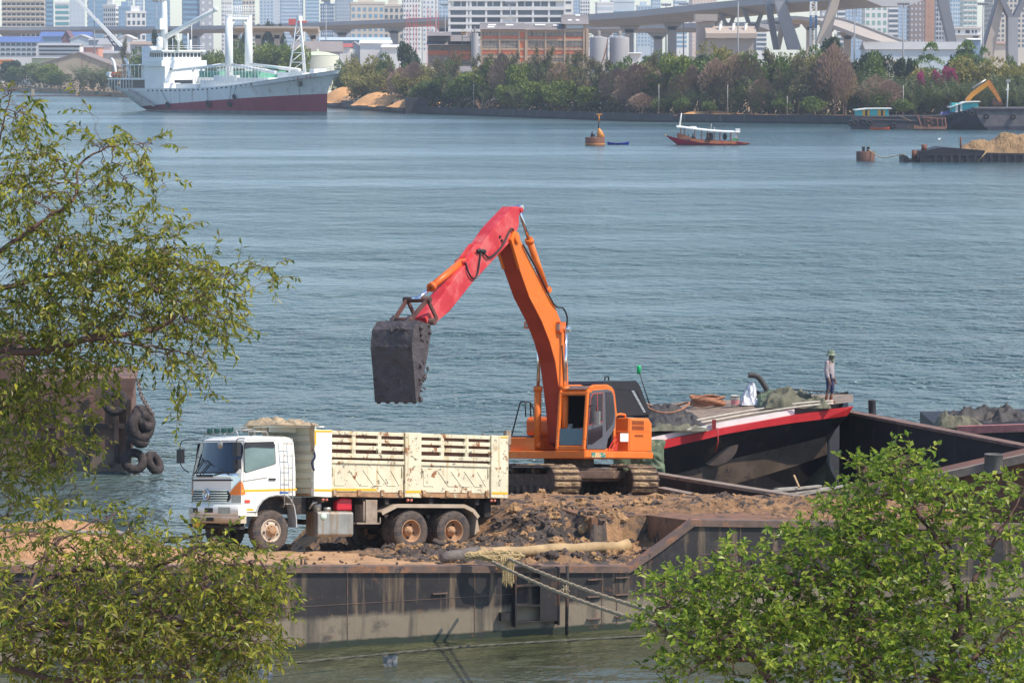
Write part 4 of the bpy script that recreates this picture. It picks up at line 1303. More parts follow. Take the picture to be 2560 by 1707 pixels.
sc_ = thing('scaffold_tower', 'green and yellow steel frame beside the slim silo', 'scaffold', Vector((P(1166, 150, Ys).x, Ys, GZ)))
k = MB()
hh = zat(84, Ys) - GZ
for x in (-1.3, 1.2):
 for y in (-1, 1):
  k.b2((x - .1, y - .1, 0), (x + .1, y + .1, hh))
for i in range(7):
 z = 3 + i * (hh - 3) / 6.5
 k.b2((-1.3, -1.05, z), (1.2, -.95, z + .15))
 k.bar((-1.3 if i % 2 else 1.2, -1, z), (1.2 if i % 2 else -1.3, -1, z + 2.6), .1, .1)
k.build('frame', mat('frame_green', (.06, .12, .07), .7), sc_)
k = MB()
k.b2((-1.5, -1.2, hh - .2), (2.2, 1.2, hh))
k.b2((-1.5, -1.2, hh * .7), (1.4, 1.2, hh * .7 + .2))
for x in (-1.4, 0, 2.1):
 k.b2((x - .05, -1.2, hh), (x + .05, -1.1, hh + 1.2))
k.build('platform', m_by, sc_)
def shed(name, label, x0, x1, ytop, yeave, ybot, Y, wall, roof, d=30, gable=True, cat='shed', ridge=.5):
 Y += 170 if x1 < 340 else 0
 o_ = Vector((P((x0 + x1) / 2, 150, Y).x, Y, GZ))
 t = thing(name, label, cat, o_)
 k = MB()
 a, b = P(x0, ybot, Y), P(x1, yeave, Y)
 zt, ze = zat(ytop, Y), b.z
 xl, xr = a.x - o_.x, b.x - o_.x
 xm = xl + (xr - xl) * ridge
 if gable:
  k.prism([(xl, 0, 0), (xr, 0, 0), (xr, 0, ze - GZ), (xm, 0, zt - GZ), (xl, 0, ze - GZ)], (0, d, 0))
 else:
  k.b2((xl, 0, 0), (xr, d, ze - GZ))
 k.build('wall', wall, t)
 k = MB()
 if gable:
  k.prism([(xl - .6, -.6, ze - GZ - .2), (xm, -.6, zt - GZ + .1), (xr + .6, -.6, ze - GZ - .2), (xr + .6, -.6, ze - GZ + .25), (xm, -.6, zt - GZ + .6), (xl - .6, -.6, ze - GZ + .25)], (0, d + 1.2, 0))
 else:
  k.prism([(xl - .5, -.8, ze - GZ), (xl - .5, d / 2, zt - GZ), (xl - .5, d + .8, ze - GZ)], (xr - xl + 1, 0, 0))
 k.build('roof', roof, t)
 return t
c_rgrey = wmat('roof_grey', (.34, .34, .34), var=.15)
c_rblue = wmat('roof_blue', (.10, .16, .38), var=.12)
c_tan = wmat('wall_tan', (.42, .35, .25), var=.12, vs=.3, streak=((.30, .22, .15), .4, .55))
wh = shed('gable_warehouse', 'weathered tan gable warehouse on the left bank', 78, 286, 134, 168, 215, 1460, c_tan, wmat('roof_brown', (.25, .20, .18)), 40, True, 'warehouse', .58)
k = MB()
for px in (128, 183, 221):
 q = P(px, 150, 1630).x - wh.matrix_world.translation.x
 k.b2((q - .35, -.3, 0), (q + .35, .02, 6))
k.b2((-14, -.3, 6.1), (16, 0, 6.5))
k.build('pilaster', wmat('wall_tan_pale', (.52, .43, .32)), wh)
shed('yellow_wall_shed', 'pale yellow walled shed left of the tan warehouse', 80, 160, 143, 146, 190, 1500, wmat('wall_yellow', (.62, .60, .33)), c_rgrey, 20, False)
shed('mossy_warehouse', 'pale rough walled warehouse overgrown behind the ship stern', 258, 332, 128, 134, 200, 1500, wmat('wall_moss', (.46, .42, .33), var=.3, vs=.3, spots=((.16, .15, .10), .4, .55, .1)), c_rgrey, 25, False)
sch = shed('school_block', 'long white block with bright blue roof at the far left', -60, 96, 92, 106, 160, 1600, c_white, c_rblue, 18, False, 'building')
k = MB()
for y0, y1 in ((108, 115), (121, 127), (133, 139)):
 for i in range(11):
  boxpx(k, -50 + i * 13, y0, -40 + i * 13, y1, 1769.7, .5, 0, sch.matrix_world.translation)
k.build('window_bay', m_glass, sch)['kind'] = 'stuff'
sc2 = shed('terrace_block', 'white terrace block with red brown columns right of the blue roof', 96, 200, 108, 114, 160, 1580, c_white, c_rgrey, 14, False, 'building')
k = MB()
for y0, y1 in ((115, 119), (125, 128.5), (134, 138)):
 boxpx(k, 98, y0, 198, y1, 1749.7, .5, 0, sc2.matrix_world.translation)
k.build('gallery', m_glassd, sc2)
for nm, lb, x0, x1, yt, ye, yb, Y, wl, rf, gb in (
  ('curved_roof_hall', 'pale curved roof hall below the left viaduct', 176, 228, 90, 99, 140, 1750, c_pale, wmat('roof_pale', (.50, .51, .48)), True),
  ('row_house', 'small pink house under the crane boom', 200, 216, 116, 119, 140, 1620, wmat('wall_pink', (.42, .24, .25)), c_rgrey, False),
  ('row_house', 'orange and cream shop house under the crane boom', 216, 246, 115, 119, 140, 1620, wmat('wall_peach2', (.62, .30, .20)), c_rgrey, False),
  ('row_house', 'white house with red and blue mark left of the crane base', 245, 282, 100, 112, 140, 1640, c_white, c_rgrey, False),
  ('row_house', 'grey roofed house left of the white marked house', 222, 262, 96, 101, 125, 1660, c_grey, c_rgrey, False),
  ('row_house', 'white cottage with bright roof right of the crane base', 296, 332, 90, 97, 120, 1700, c_white, wmat('roof_white', (.72, .70, .66)), True),
  ('temple_hall', 'dark red gabled temple roof under the left viaduct', 156, 176, 80, 99, 120, 1800, wmat('wall_maroon', (.20, .10, .11)), wmat('roof_maroon', (.18, .10, .12)), True),
  ('long_shed', 'blue canopy shed under the left viaduct', 100, 224, 80, 92, 110, 1850, c_blue, c_rblue, False),
  ('long_shed', 'brown tiled roof shed left of the dark conifers', 326, 372, 104, 112, 150, 1620, c_grey, wmat('roof_tan', (.35, .26, .20)), False),
  ('long_shed', 'grey weathered roof shed behind the pale tank', 730, 850, 104, 130, 160, 1300, c_grey, wmat('roof_weather', (.27, .23, .21), var=.2), False),
  ('long_shed', 'long pale roof terminal behind the white sheds', 800, 972, 94, 101, 120, 1700, c_blue, c_pale, False),
  ('row_house', 'red roofed house right of the pale tank', 826, 876, 109, 118, 140, 1500, c_white, wmat('roof_red', (.42, .10, .08)), False),
  ('white_shed', 'white flat shed with grey front behind the olive trees', 900, 975, 101, 109, 140, 1500, c_white, c_white, False),
  ('white_shed', 'white office shed right of the flat shed', 955, 1000, 112, 119, 145, 1480, c_white, c_white, False),
  ('white_shed', 'grey white gable annex left of the flat shed', 868, 902, 108, 120, 140, 1520, c_pale, c_rgrey, True),
  ('gable_shed', 'white gable shed behind the palm thicket', 2132, 2272, 147, 163, 185, 960, wmat('wall_bone', (.60, .55, .47)), wmat('roof_bone', (.62, .58, .52), spots=((.30, .25, .20), .3, .6, .1)), True),
  ('long_warehouse', 'long grey metal roof warehouse below the white tower', 2165, 2410, 105, 124, 150, 1300, c_pale, c_rgrey, False),
  ('white_box_shed', 'small white box right of the silos', 1560, 1602, 132, 134, 165, 1115, c_white, c_white, False),
  ('low_roof_shed', 'low grey asbestos roof among the trees below the factory', 1140, 1250, 166, 182, 200, 985, c_grey, m_froof, False),
  ('row_house', 'blue and white house beside the white villa', 2424, 2452, 96, 100, 130, 1500, c_blue, c_white, False),
  ('row_house', 'low villa with tiled roof under the right pylon', 2472, 2522, 103, 110, 135, 1450, c_cream, wmat('roof_tile', (.35, .22, .17)), False),
  ('row_house', 'white cottage cluster at the foot of the green windowed tower', 2185, 2232, 88, 92, 120, 1900, c_white, c_rgrey, False)):
 shed(nm, lb, x0, x1, yt, ye, yb, Y, wl, rf, 20, gb, 'shed' if 'shed' in nm else 'building')
vi = thing('white_villa', 'unfinished white villa with dark openings before the bright tower', 'building', Vector((P(2408, 100, 1600).x, 1600, GZ)))
vo = vi.matrix_world.translation
k = MB()
boxpx(k, 2368, 71, 2452, 130, 1600, 14, 0, vo)
boxpx(k, 2362, 68, 2456, 71, 1599, 16, 0, vo)
boxpx(k, 2366, 87, 2454, 89, 1598.5, 16, 0, vo)
k.build('wall', c_white, vi)
for x0, x1, y0, y1 in ((2383, 2388, 76, 83), (2395, 2400, 76, 83), (2414, 2424, 76, 84), (2430, 2434, 76, 83), (2438, 2442, 76, 83), (2370, 2376, 92, 104), (2432, 2446, 91, 99)):
 k = MB()
 boxpx(k, x0, y0, x1, y1, 1599.8, .5, 0, vo)
 k.build('window', m_glassd, vi)
# hopper plant
Yh = 1350
ho = Vector((P(1815, 100, Yh).x, Yh, GZ))
hp_ = thing('cement_plant', 'pale brown batching plant with roof vents below the bridge', 'building', ho)
m_hop = wmat('plant_wall', (.40, .34, .29))
k = MB()
boxpx(k, 1743, 55, 1788, 150, Yh + 8, 10, 0, ho)
boxpx(k, 1738, 36, 1794, 53, Yh + 6, 14, 0, ho)
boxpx(k, 1770, 97, 1884, 150, Yh + 1, 16, 0, ho)
k.build('wall', m_hop, hp_)
k = MB()
a, b = P(1765, 96, Yh - 1), P(1888, 66, Yh + 8)
k.prism([Vector((a.x, Yh - 1, a.z)) - ho, Vector((a.x, Yh - 1, a.z + 1.8)) - ho, Vector((a.x, Yh + 9, b.z)) - ho, Vector((a.x, Yh + 19, a.z)) - ho], (b.x - a.x, 0, 0))
k.build('roof', wmat('plant_roof', (.46, .37, .30)), hp_)
for px in (1797, 1830, 1861):
 k = MB()
 q = P(px, 75, Yh + 3) - ho
 k.tube([q + Vector((0, 0, -1.5)), q + Vector((.8, 2, 2.2))], .5, 8)
 for j in range(3):
  k.ball(q + Vector((.8, 2, .8 + j * .7)), .75, 5, 0, (1, 1, .4))
 k.build('vent', m_roof, hp_)
# pale tank
Yt = 1180
tk_ = thing('storage_tank', 'pale green white round storage tank behind the ship bow', 'tank', Vector((P(790, 150, Yt).x, Yt + 8, GZ)))
k = MB()
r_ = 55 / FPX * Yt
h = zat(139, Yt) - GZ
k.lathe([(r_, 0), (r_, h)], None, 32)
k.build('shell', wmat('tank_cream', (.66, .68, .56)), tk_)
k = MB()
k.lathe([(r_ + .1, h), (r_ * .5, h + 1.0), (.01, h + 1.35)], None, 32)
k.ball((0, 0, h + 1.6), .5, 6)
k.build('roof', wmat('tank_roof', (.60, .66, .46)), tk_)
# ---------------- viaducts and bridge ----------------
m_conc = wmat('concrete', (.34, .345, .365), streak=((.30, .28, .27), .3, .58))
m_concd = wmat('concrete_dark', (.20, .20, .22))
m_conct = wmat('concrete_tan', (.47, .40, .33))
def deck(name, label, pts, thick, width, cols=(), m=None, parapet=1.6, cw=3.0, side=1, cat='bridge'):
 """pts: (px, py_top, Y). cols: fractions along the deck carrying columns"""
 t = thing(name, label, cat, P(*pts[0]))
 o_ = t.matrix_world.translation
 W3 = smooth_path([P(*p) for p in pts], 5)
 k = MB()
 pr = MB()
 n = len(W3)
 A_, B_ = [], []
 for i, p in enumerate(W3):
  d = (W3[min(i + 1, n - 1)] - W3[max(i - 1, 0)])
  nn = Vector((-d.y, d.x, 0)).normalized()
  if nn.y < 0:
   nn = -nn
  z = Vector((0, 0, 1))
  A_.append([p - o_, p - z * parapet - o_, p + nn * width * .3 - z * (parapet + thick) - o_, p + nn * width * .7 - z * (parapet + thick) - o_, p + nn * width - z * parapet - o_, p + nn * width - o_, p + nn * (width - .4) - o_, p + nn * (width - .4) - z * 1.0 - o_, p + nn * .4 - z * 1.0 - o_, p + nn * .4 - o_])
 for a, b in zip(A_, A_[1:]):
  k.loft(a, b, 0, False)
 k.add(A_[0], [tuple(range(10))])
 k.add(A_[-1], [tuple(range(10))])
 fixn(k.build('deck', m or m_conc, t))
 for f in cols:
  i = int(f * (n - 1))
  c = (A_[i][2] + A_[i][3]) / 2
  k = MB()
  k.b2((c.x - cw / 2, c.y - 1.5, GZ - o_.z), (c.x + cw / 2, c.y + 1.5, c.z - 1.5))
  k.prism([(c.x - cw / 2, c.y - 1.5, c.z - 3), (c.x + cw / 2, c.y - 1.5, c.z - 3), (c.x + cw * 1.3, c.y - 1.5, c.z + .01), (c.x - cw * 1.3, c.y - 1.5, c.z + .01)], (0, 3, 0))
  k.build('column', m or m_conc, t)
 return t
deck('viaduct', 'long elevated expressway crossing behind the ship masts', [(-80, 68, 2080), (200, 67, 2070), (450, 66, 2040), (650, 62, 1980), (850, 54, 1920), (1000, 48, 1880), (1135, 42, 1860), (1300, 36, 1850)], 2.0, 22, (.08, .2, .31, .42, .55, .68, .80), m_conc, 2.0, 4.5)
deck('old_viaduct', 'unfinished tan viaduct stub on square columns behind the foremast', [(585, 66, 1480), (690, 66, 1480), (795, 67, 1480)], 1.2, 14, (.03, .3, .52, .72, .95), m_conct, .9, 2.2)
deck('lower_bridge_deck', 'lower expressway deck passing right behind the silos', [(1440, 62, 1750), (1600, 60, 1700), (1760, 58, 1650), (1900, 55, 1600)], 2.0, 20, (.12, .35, .6, .75), m_conc, 2.2, 4.0)
br_ = deck('upper_bridge_deck', 'tall upper bridge deck rising to the right above the silos', [(1440, 38, 1560), (1560, 30, 1520), (1680, 18, 1470), (1800, 5, 1420), (1920, -6, 1370), (2040, -14, 1330), (2160, -20, 1300)], 2.6, 26, (.10, .24, .38), m_conc, 2.6, 3.6)
o_ = br_.matrix_world.translation
def leg(parent, o_, x0, y0, x1, y1, Y, w0, w1, d, m, name='leaning_leg'):
 k = MB()
 a0, a1 = P(x0 - w0 / 2, y0, Y) - o_, P(x0 + w0 / 2, y0, Y) - o_
 b0, b1 = P(x1 - w1 / 2, y1, Y) - o_, P(x1 + w1 / 2, y1, Y) - o_
 k.prism([a0, a1, b1, b0], (0, d, 0))
 return k.build(name, m, parent)
for a in ((1950, 2, 1988, 125, 1352, 26, 34, 7, m_conc), (1922, 10, 1942, 125, 1366, 16, 12, 6, m_concd), (1965, 30, 1945, 125, 1372, 12, 12, 6, m_conct), (1860, 20, 1880, 80, 1400, 10, 9, 5, m_concd), (1910, 20, 1888, 80, 1400, 10, 9, 5, m_concd), (1800, 30, 1826, 80, 1430, 9, 9, 5, m_concd), (1840, 26, 1822, 80, 1430, 9, 9, 5, m_concd), (1884, 60, 1884, 140, 1402, 12, 12, 5, m_conc), (1824, 60, 1824, 140, 1432, 12, 12, 5, m_conc), (2090, 0, 2056, 110, 1310, 20, 30, 7, m_conct)):
 leg(br_, o_, *a)
deck('curved_ramp', 'tan curved ramp descending to the right behind the striped tower', [(1870, 60, 1640), (1960, 42, 1600), (2020, 44, 1560), (2080, 62, 1530), (2160, 92, 1500), (2230, 112, 1480)], 1.6, 14, (.28, .45, .6), m_conct, 1.6, 3.0)
py1 = thing('bridge_pylon', 'grey leaning pylon leg in front of the pale grid tower', 'pylon', P(2370, 120, 1500))
leg(py1, py1.matrix_world.translation, 2352, -30, 2386, 125, 1500, 26, 20, 8, m_concd, 'leg')
py2 = thing('bridge_pylon', 'tan and grey forked pylon at the right edge', 'pylon', P(2520, 120, 1400))
o2 = py2.matrix_world.translation
for a in ((2506, -8, 2462, 175, 1400, 16, 30, 8, m_conct, 'leg'), (2500, -8, 2446, 175, 1400.4, 8, 8, 8, m_concd, 'leg'), (2503, -8, 2530, 48, 1398, 14, 14, 7, m_concd, 'fork_arm'), (2566, -8, 2538, 48, 1398, 14, 14, 7, m_concd, 'fork_arm'), (2533, 44, 2533, 175, 1397.6, 24, 24, 8, m_conc, 'stem')):
 leg(py2, o2, *a)
# traffic on the viaduct
for nm, lb, px, py, L_c, h_, mm in (('lorry', 'red box lorry driving on the viaduct behind the foremast', 744, 61, 10, 2.9, m_redl), ('car', 'white car behind the red lorry on the viaduct', 766, 61, 4.6, 1.5, m_shipw), ('car', 'yellow taxi on the viaduct right of the white car', 786, 60, 4.6, 1.4, m_yel), ('lorry', 'yellow box truck on the lower bridge deck', 1637, 59.5, 7, 3.2, m_yel)):
 Yv = 1950 if px < 1000 else 1695
 q = P(px, py, Yv)
 c_ = thing(nm, lb, 'lorry' if nm == 'lorry' else 'car', q + Vector((0, 3, -1.2)))
 k = MB()
 if nm == 'lorry':
  k.b2((-L_c / 2, -1.2, .8), (L_c / 2 - 2.2, 1.2, .8 + h_ + .4))
  k.build('box', mm, c_, .05)
  k = MB()
  k.b2((L_c / 2 - 2.0, -1.2, .7), (L_c / 2, 1.2, 3.0))
  k.build('cab', mm, c_, .15)
 else:
  k.prism([(-2.3, -.9, .3), (2.3, -.9, .3), (2.2, -.9, .9), (1.2, -.9, 1.0), (.6, -.9, h_), (-1.2, -.9, h_), (-2.1, -.9, 1.0)], (0, 1.8, 0))
  k.build('body', mm, c_, .05)
 k = MB()
 for x in (-L_c * .32, L_c * .32):
  k.cyl((x, -1.0, .35), (x, 1.0, .35), .38, 10)
 k.build('axle_wheels', m_tyre, c_)
# ---------------- masts and cranes ----------------
m_mast = wmat('mast_grey', (.30, .31, .33))
for px, tp, Y, lb in ((236, -4, 1700, 'light mast rising through the crane boom'), (392, 4, 1700, 'floodlight mast left of the ship mast'), (815, 4, 1700, 'floodlight mast right of the red lorry'), (1090, -2, 1750, 'tall mast right of the red lattice'), (1113, 14, 1750, 'shorter mast against the office block edge'), (1276, 9, 1500, 'thin lamp mast before the office block'), (1665, 14, 1500, 'left floodlight mast before the bridge decks'), (1709, 12, 1500, 'right floodlight mast before the bridge decks'), (1845, -2, 1340, 'mast before the bridge arch legs'), (2258, 12, 1250, 'floodlight mast beside the brown tower'), (2457, 12, 1350, 'floodlight mast beside the tan pylon leg'), (2136, 6, 1500, 'phone antenna mast left of the green windowed tower')):
 h = zat(tp, Y) - GZ
 t = thing('light_mast', lb, 'mast', Vector((P(px, 100, Y).x, Y, GZ)), 'masts among the far buildings')
 k = MB()
 k.tube([(0, 0, 0), (0, 0, h)], [.38, .2], 8)
 k.build('pole', m_mast, t)
 k = MB()
 if 'antenna' in lb:
  for x in (-.8, 0, .8):
   k.b2((x - .2, -.2, h - 6), (x + .2, .2, h + 1))
 else:
  k.b2((-2.0, -.4, h - .4), (2.0, .4, h + .3))
  for i in range(5):
   k.ball((-1.8 + .9 * i, -.3, h + .3), .45, 5)
 k.build('lamp_head', m_mast, t)
Yr = 1650
rl_ = thing('lattice_mast', 'four slim red lattice masts tied together before the white apartments', 'mast', Vector((P(1055, 100, Yr).x, Yr, GZ)))
for px, tp in ((1020, 28), (1038, 12), (1072, 22), (1093, 30)):
 x = P(px, 100, Yr).x - rl_.matrix_world.translation.x
 h = zat(tp, Yr) - GZ
 k = MB()
 for s1 in (-.7, .7):
  k.b2((x + s1 - .09, -.09, 0), (x + s1 + .09, .09, h))
 n_ = int(h / 2)
 for i in range(n_):
  k.bar((x + (-.7 if i % 2 else .7), 0, i * h / n_), (x + (.7 if i % 2 else -.7), 0, (i + 1) * h / n_), .1, .1)
 k.build('lattice', mat('lattice_red', (.62, .07, .09), .6), rl_)
k = MB()
for y in (46, 64):
 a, b = P(1020, y, Yr), P(1093, y, Yr)
 k.bar(Vector((a.x, Yr, a.z)) - rl_.matrix_world.translation, Vector((b.x, Yr, b.z)) - rl_.matrix_world.translation, .2, .25)
k.build('tie_beam', mat('lattice_red', (.62, .07, .09), .6), rl_)
Yst = 1320
stp = thing('striped_tower', 'blue and white striped lattice tower in front of the bridge', 'tower', Vector((P(2033, 100, Yst).x, Yst, GZ)))
h0 = zat(-30, Yst) - GZ
for i, (y0, y1, mm) in enumerate(((-30, 6, 1), (6, 40, 0), (40, 72, 1), (72, 140, 0))):
 za, zb = zat(y1, Yst) - GZ, zat(y0, Yst) - GZ
 k = MB()
 for x in (-1, 1):
  for y in (-1, 1):
   k.b2((x - .28, y - .28, za), (x + .28, y + .28, zb))
 n_ = max(2, int((zb - za) / 1.6))
 for j in range(n_):
  a_, b_ = za + (zb - za) * j / n_, za + (zb - za) * (j + 1) / n_
  k.bar((-1 if j % 2 else 1, -1, a_), (1 if j % 2 else -1, -1, b_), .28, .28)
  k.bar((1, -1 if j % 2 else 1, a_), (1, 1 if j % 2 else -1, b_), .28, .28)
  k.b2((-1, -1.1, b_ - .2), (1, -.9, b_))
 k.build('white_section' if not mm else 'blue_section', m_shipw if not mm else mat('stripe_blue', (.04, .16, .36), .5), stp)
# mobile crane on the left bank
Yc = 1700
cr0, cr1 = P(304, 117, Yc), P(180, -14, Yc)
crn = thing('mobile_crane', 'white telescopic crane boom leaning left over the warehouse roofs', 'crane', Vector((cr0.x, Yc, GZ)))
oc_ = crn.matrix_world.translation
k = MB()
a, b = cr0 - oc_, cr1 - oc_
for f0, f1, w in ((0, .38, 2.6), (.36, .72, 2.1), (.70, 1.05, 1.6)):
 k.bar(a.lerp(b, f0), a.lerp(b, f1), 1.4, w, 0, (0, 1, 0))
boom_ = k.build('boom', m_shipw, crn)
k = MB()
dx = (b - a).normalized()
pl_ = Vector((0, 0, 1)) - dx * dx.z
pl_.normalize()
st_p = a.lerp(b, .61) + pl_ * .55 + Vector((0, -.75, 0))
ux = -dx
letters(k, 'OMT', st_p + pl_ * .4, ux, pl_, 1.7)
k.build('boom_mark', mat('mark_blue', (.05, .06, .28), .5), boom_)
k = MB()
q0 = P(300, 128, Yc) - oc_
for x0, y0, x1, y1 in ((268, 92, 292, 126), (276, 92, 304, 126), (268, 92, 276, 92), (285, 115, 300, 118), (278, 105, 292, 108)):
 k.bar(P(x0, y0, Yc) - oc_, P(x1, y1, Yc) - oc_, .6, .6)
k.b2((-6, -2, 0), (4, 2, zat(124, Yc) - GZ - 1.0))
k.b2((-3.5, -1.5, zat(124, Yc) - GZ - 1.0), (2, 1.5, zat(118, Yc) - GZ))
k.build('crane_base', mat('crane_dark', (.10, .10, .14), .6), crn)
tag_o = MB()
tag_o.b2((-4, -2, 0), (4, 2, 3))
tag_o.b2((-4.4, -2.2, 2.6), (4.4, 2.2, 3.2))
o = tag_o.build('orange_hut', mat('hut_orange', (.75, .25, .05), .6, var=.2, vs=.5))
o.matrix_world = Matrix.Translation(P(10, 166, 1750))
tag(o, 'small orange roofed hut at the far left edge', 'hut')
# ---------------- dump truck ----------------
m_white = mat('truck_white', (.82, .80, .72), .4, var=.03, vs=1.2, zband=[(.86, .14, (.56, .46, .33))], spots=((.55, .45, .32), 9, .70, .05))
m_dump = mat('dump_white', (.72, .65, .46), .55, var=.12, vs=2, streak=((.50, .36, .17), 6, .58),
    spots=[((.30, .13, .05), 3.0, .58, .03), ((.15, .11, .085), 5.5, .585, .05), ((.42, .26, .12), 1.6, .60, .12)])
m_dumpclean = mat('dump_post_white', (.80, .79, .70), .45, var=.05, vs=2, streak=((.66, .60, .45), 5, .66))
m_rustedge = mat('rust_edge', (.36, .20, .10), .8, var=.35, vs=7, spots=((.62, .55, .40), 6, .55, .1))
m_slot = mat('hopper_inside', (.20, .085, .055), .8, var=.3, vs=5)
m_black = mat('black_plastic', (.022, .022, .026), .5, var=.2)
m_under = mat('chassis_black', (.03, .027, .026), .8, var=.3, spots=((.12, .08, .05), 4, .55, .1))
m_rim = mat('rim_mud', (.40, .23, .125), .75, var=.25, vs=5, spots=((.20, .13, .09), 6, .6, .1))
m_rimpale = mat('rim_pale', (.52, .42, .32), .6, var=.25, vs=6, spots=((.26, .14, .08), 5, .55, .08))
m_chrome = mat('chrome', (.62, .62, .64), .16, 1, var=.05)
m_blue = mat('blue_sticker', (.03, .12, .45), .5)
m_orange_l = mat('amber_lens', (.85, .20, .01), .2, var=.1, vs=14)
m_screen = glass_mat('tinted_glass', (.012, .020, .045), .04, .7)
m_sideglass = mat('green_glass', (.15, .21, .185), .12, var=.25, vs=1.5, spec=.7)
m_lens = mat('lamp_lens', (.30, .29, .25), .12, var=.2, vs=8, spec=.8)
m_greenlens = mat('green_lens', (.01, .07, .055), .25)
m_steel = mat('dull_steel', (.42, .40, .37), .4, .6, var=.15, spots=((.3, .2, .12), 6, .6))
m_tank = mat('tank_alu', (.38, .37, .33), .45, .5, var=.25, vs=2, streak=((.30, .19, .10), 4, .5))
m_box = mat('grimy_box', (.30, .24, .18), .7, var=.3, vs=4, spots=((.33, .17, .08), 5, .58))
m_fender = mat('fender_grey', (.42, .33, .24), .7, var=.15, vs=3, spots=((.28, .2, .15), 4, .6))
truck = thing('dump_truck', 'white tipper lorry with rust-streaked slatted side parked on the barge deck', 'truck', TM)
def cabw(z):
 return 1.22 if z < 2.0 else 1.22 - .10 * (z - 2.0) / .94
def fxz(z):
 if z < 1.95:
  return 1.52
 if z < 2.82:
  return 1.52 - .19 * (z - 1.95) / .87
 return 1.33 - .22 * (z - 2.82) / .12
def fx(y, z):
 return fxz(z) - .27 * min(1, abs(y) / cabw(z)) ** 2.6
def ring(z, ins=0):
 w = cabw(z) - ins
 pts = []
 for i in range(17):
  y = w * math.cos(math.pi * i / 16)
  pts.append(Vector((fx(y, z) - ins, y, z)))
 rx = -.43 + ins + (.05 * max(0, z - 2.7) / .24)
 for (a, b) in ((.06, -1), (0, -.94), (0, .94), (.06, 1)):
  pts.append(Vector((rx + a, w * b, z)))
 return pts
cb = MB()
levels = [(1.23, 0), (1.43, 0), (1.9, 0), (2.0, 0), (2.4, 0), (2.8, 0), (2.88, .02), (2.93, .07), (2.955, .16)]
rings = [ring(z, i) for z, i in levels]
n_ = len(rings[0])
for a, b in zip(rings[1:], rings[2:]):
 cb.add(a + b, [(i, (i + 1) % n_, n_ + (i + 1) % n_, n_ + i) for i in range(n_)], 0, False)
cb.add(rings[-1], [tuple(range(n_))], 0)
for sg in (1, -1):
 po = [(1.25, 1.0), (1.25, 1.44), (-.3, 1.44), (-.19, 1.42), (.05, 1.43), (.30, 1.42), (.45, 1.38), (.60, 1.29), (.72, 1.16), (.78, 1.02)]
 cb.prism([(x, sg * .85, z) for x, z in po], (0, sg * .37, 0))
 cb.b2((.75, sg * .9, .90), (1.2, sg * 1.2, .985))
cb.grid(lambda u, v: Vector((fx((u * 2 - 1) * 1.215, 1.3) - .01, (u * 2 - 1) * 1.215, 1.2 + v * .25)), 20, 1)
cab = fixn(cb.build('cab', [m_white], truck))
cab['label'] = 'white forward-control cab with orange waist stripe'
def fpatch(mb, ya, yb, zlo, zhi, off, m=0, nu=14, nv=4, curve=fx, thick=None):
 def f(u, v):
  y = ya + (yb - ya) * u
  a = zlo(y) if callable(zlo) else zlo
  b = zhi(y) if callable(zhi) else zhi
  z = a + (b - a) * v
  return Vector((curve(y, z) + off, y, z))
 mb.grid(f, nu, nv, m)
 return mb
def rr(y0, y1, z0, z1, r):
 """rounded bottom and top limits for a patch"""
 def ins(y):
  d = min(y - y0, y1 - y)
  return 0 if d >= r else r - math.sqrt(max(0, r * r - (r - d) ** 2))
 return (lambda y: z0 + ins(y)), (lambda y: z1 - ins(y))
a_, b_ = rr(-1.13, 1.13, 1.99, 2.84, .10)
fpatch(MB(), -1.13, 1.13, a_, b_, .006, 0, 30, 4).build('windscreen_seal', m_black, cab)
a_, b_ = rr(-1.09, 1.09, 2.03, 2.80, .10)
fpatch(MB(), -1.09, 1.09, a_, b_, .012, 0, 30, 4).build('windscreen', m_screen, cab)
k = MB()
fpatch(k, -1.14, 1.14, 1.90, 1.985, .008, 0)
k.build('cowl', m_chrome, cab)
k = MB()
fpatch(k, -.55, .25, 1.90, 1.97, .03, 0)
for y0, y1, z1 in ((-.75, -.35, 2.33), (-.35, .05, 2.25), (.3, .75, 2.02)):
 k.tube([(fx(y0, 1.95) + .05, y0, 1.94), (fx(y1, z1) + .04, y1, z1)], .014, 5)
 k.tube([(fx(y1, z1) + .03, y1 - .25, z1 + .1), (fx(y1, z1) + .03, y1 + .22, z1 - .08)], .012, 5)
k.build('wiper', m_black, cab)
k = MB()
fpatch(k, -1.12, 1.0, 1.80, 1.84, .012)
k.build('panel_gap', m_under, cab)
gr = MB()
a_, b_ = rr(-.93, .93, 1.26, 1.55, .09)
fpatch(gr, -.93, .93, a_, b_, .008, 1, 24)
for z in (1.30, 1.36, 1.42, 1.48):
 fpatch(gr, -.88 + abs(z - 1.4) * .4, .88 - abs(z - 1.4) * .4, z, z + .026, .025, 0, 24, 1)
for i in range(9):
 y = -.8 + i * .2
 if abs(y) > .2:
  fpatch(gr, y - .006, y + .006, 1.30, 1.50, .018, 1, 2, 1)
for zz in (1.255, 1.545):
 fpatch(gr, -.86, .86, zz, zz + .022, .03, 0, 24, 1)
gr.build('grille', [m_chrome, m_under], cab)
em = MB()
Mx = Matrix.Translation((fx(0, 1.44) + .02, 0, 1.45)) @ Matrix.Rotation(math.pi / 2, 4, 'Y')
em.lathe([(.155, 0), (.155, .03), (.13, .045), (.11, .03), (.11, .02), (0.001, .035)], Mx, 24)
em.torus((fx(0, 1.44) + .055, 0, 1.45), (1, 0, 0), .075, .014, 20, 6)
em.bar((fx(0, 1.44) + .06, -.07, 1.45), (fx(0, 1.44) + .06, .07, 1.45), .02, .025)
em.build('emblem', m_chrome, cab)
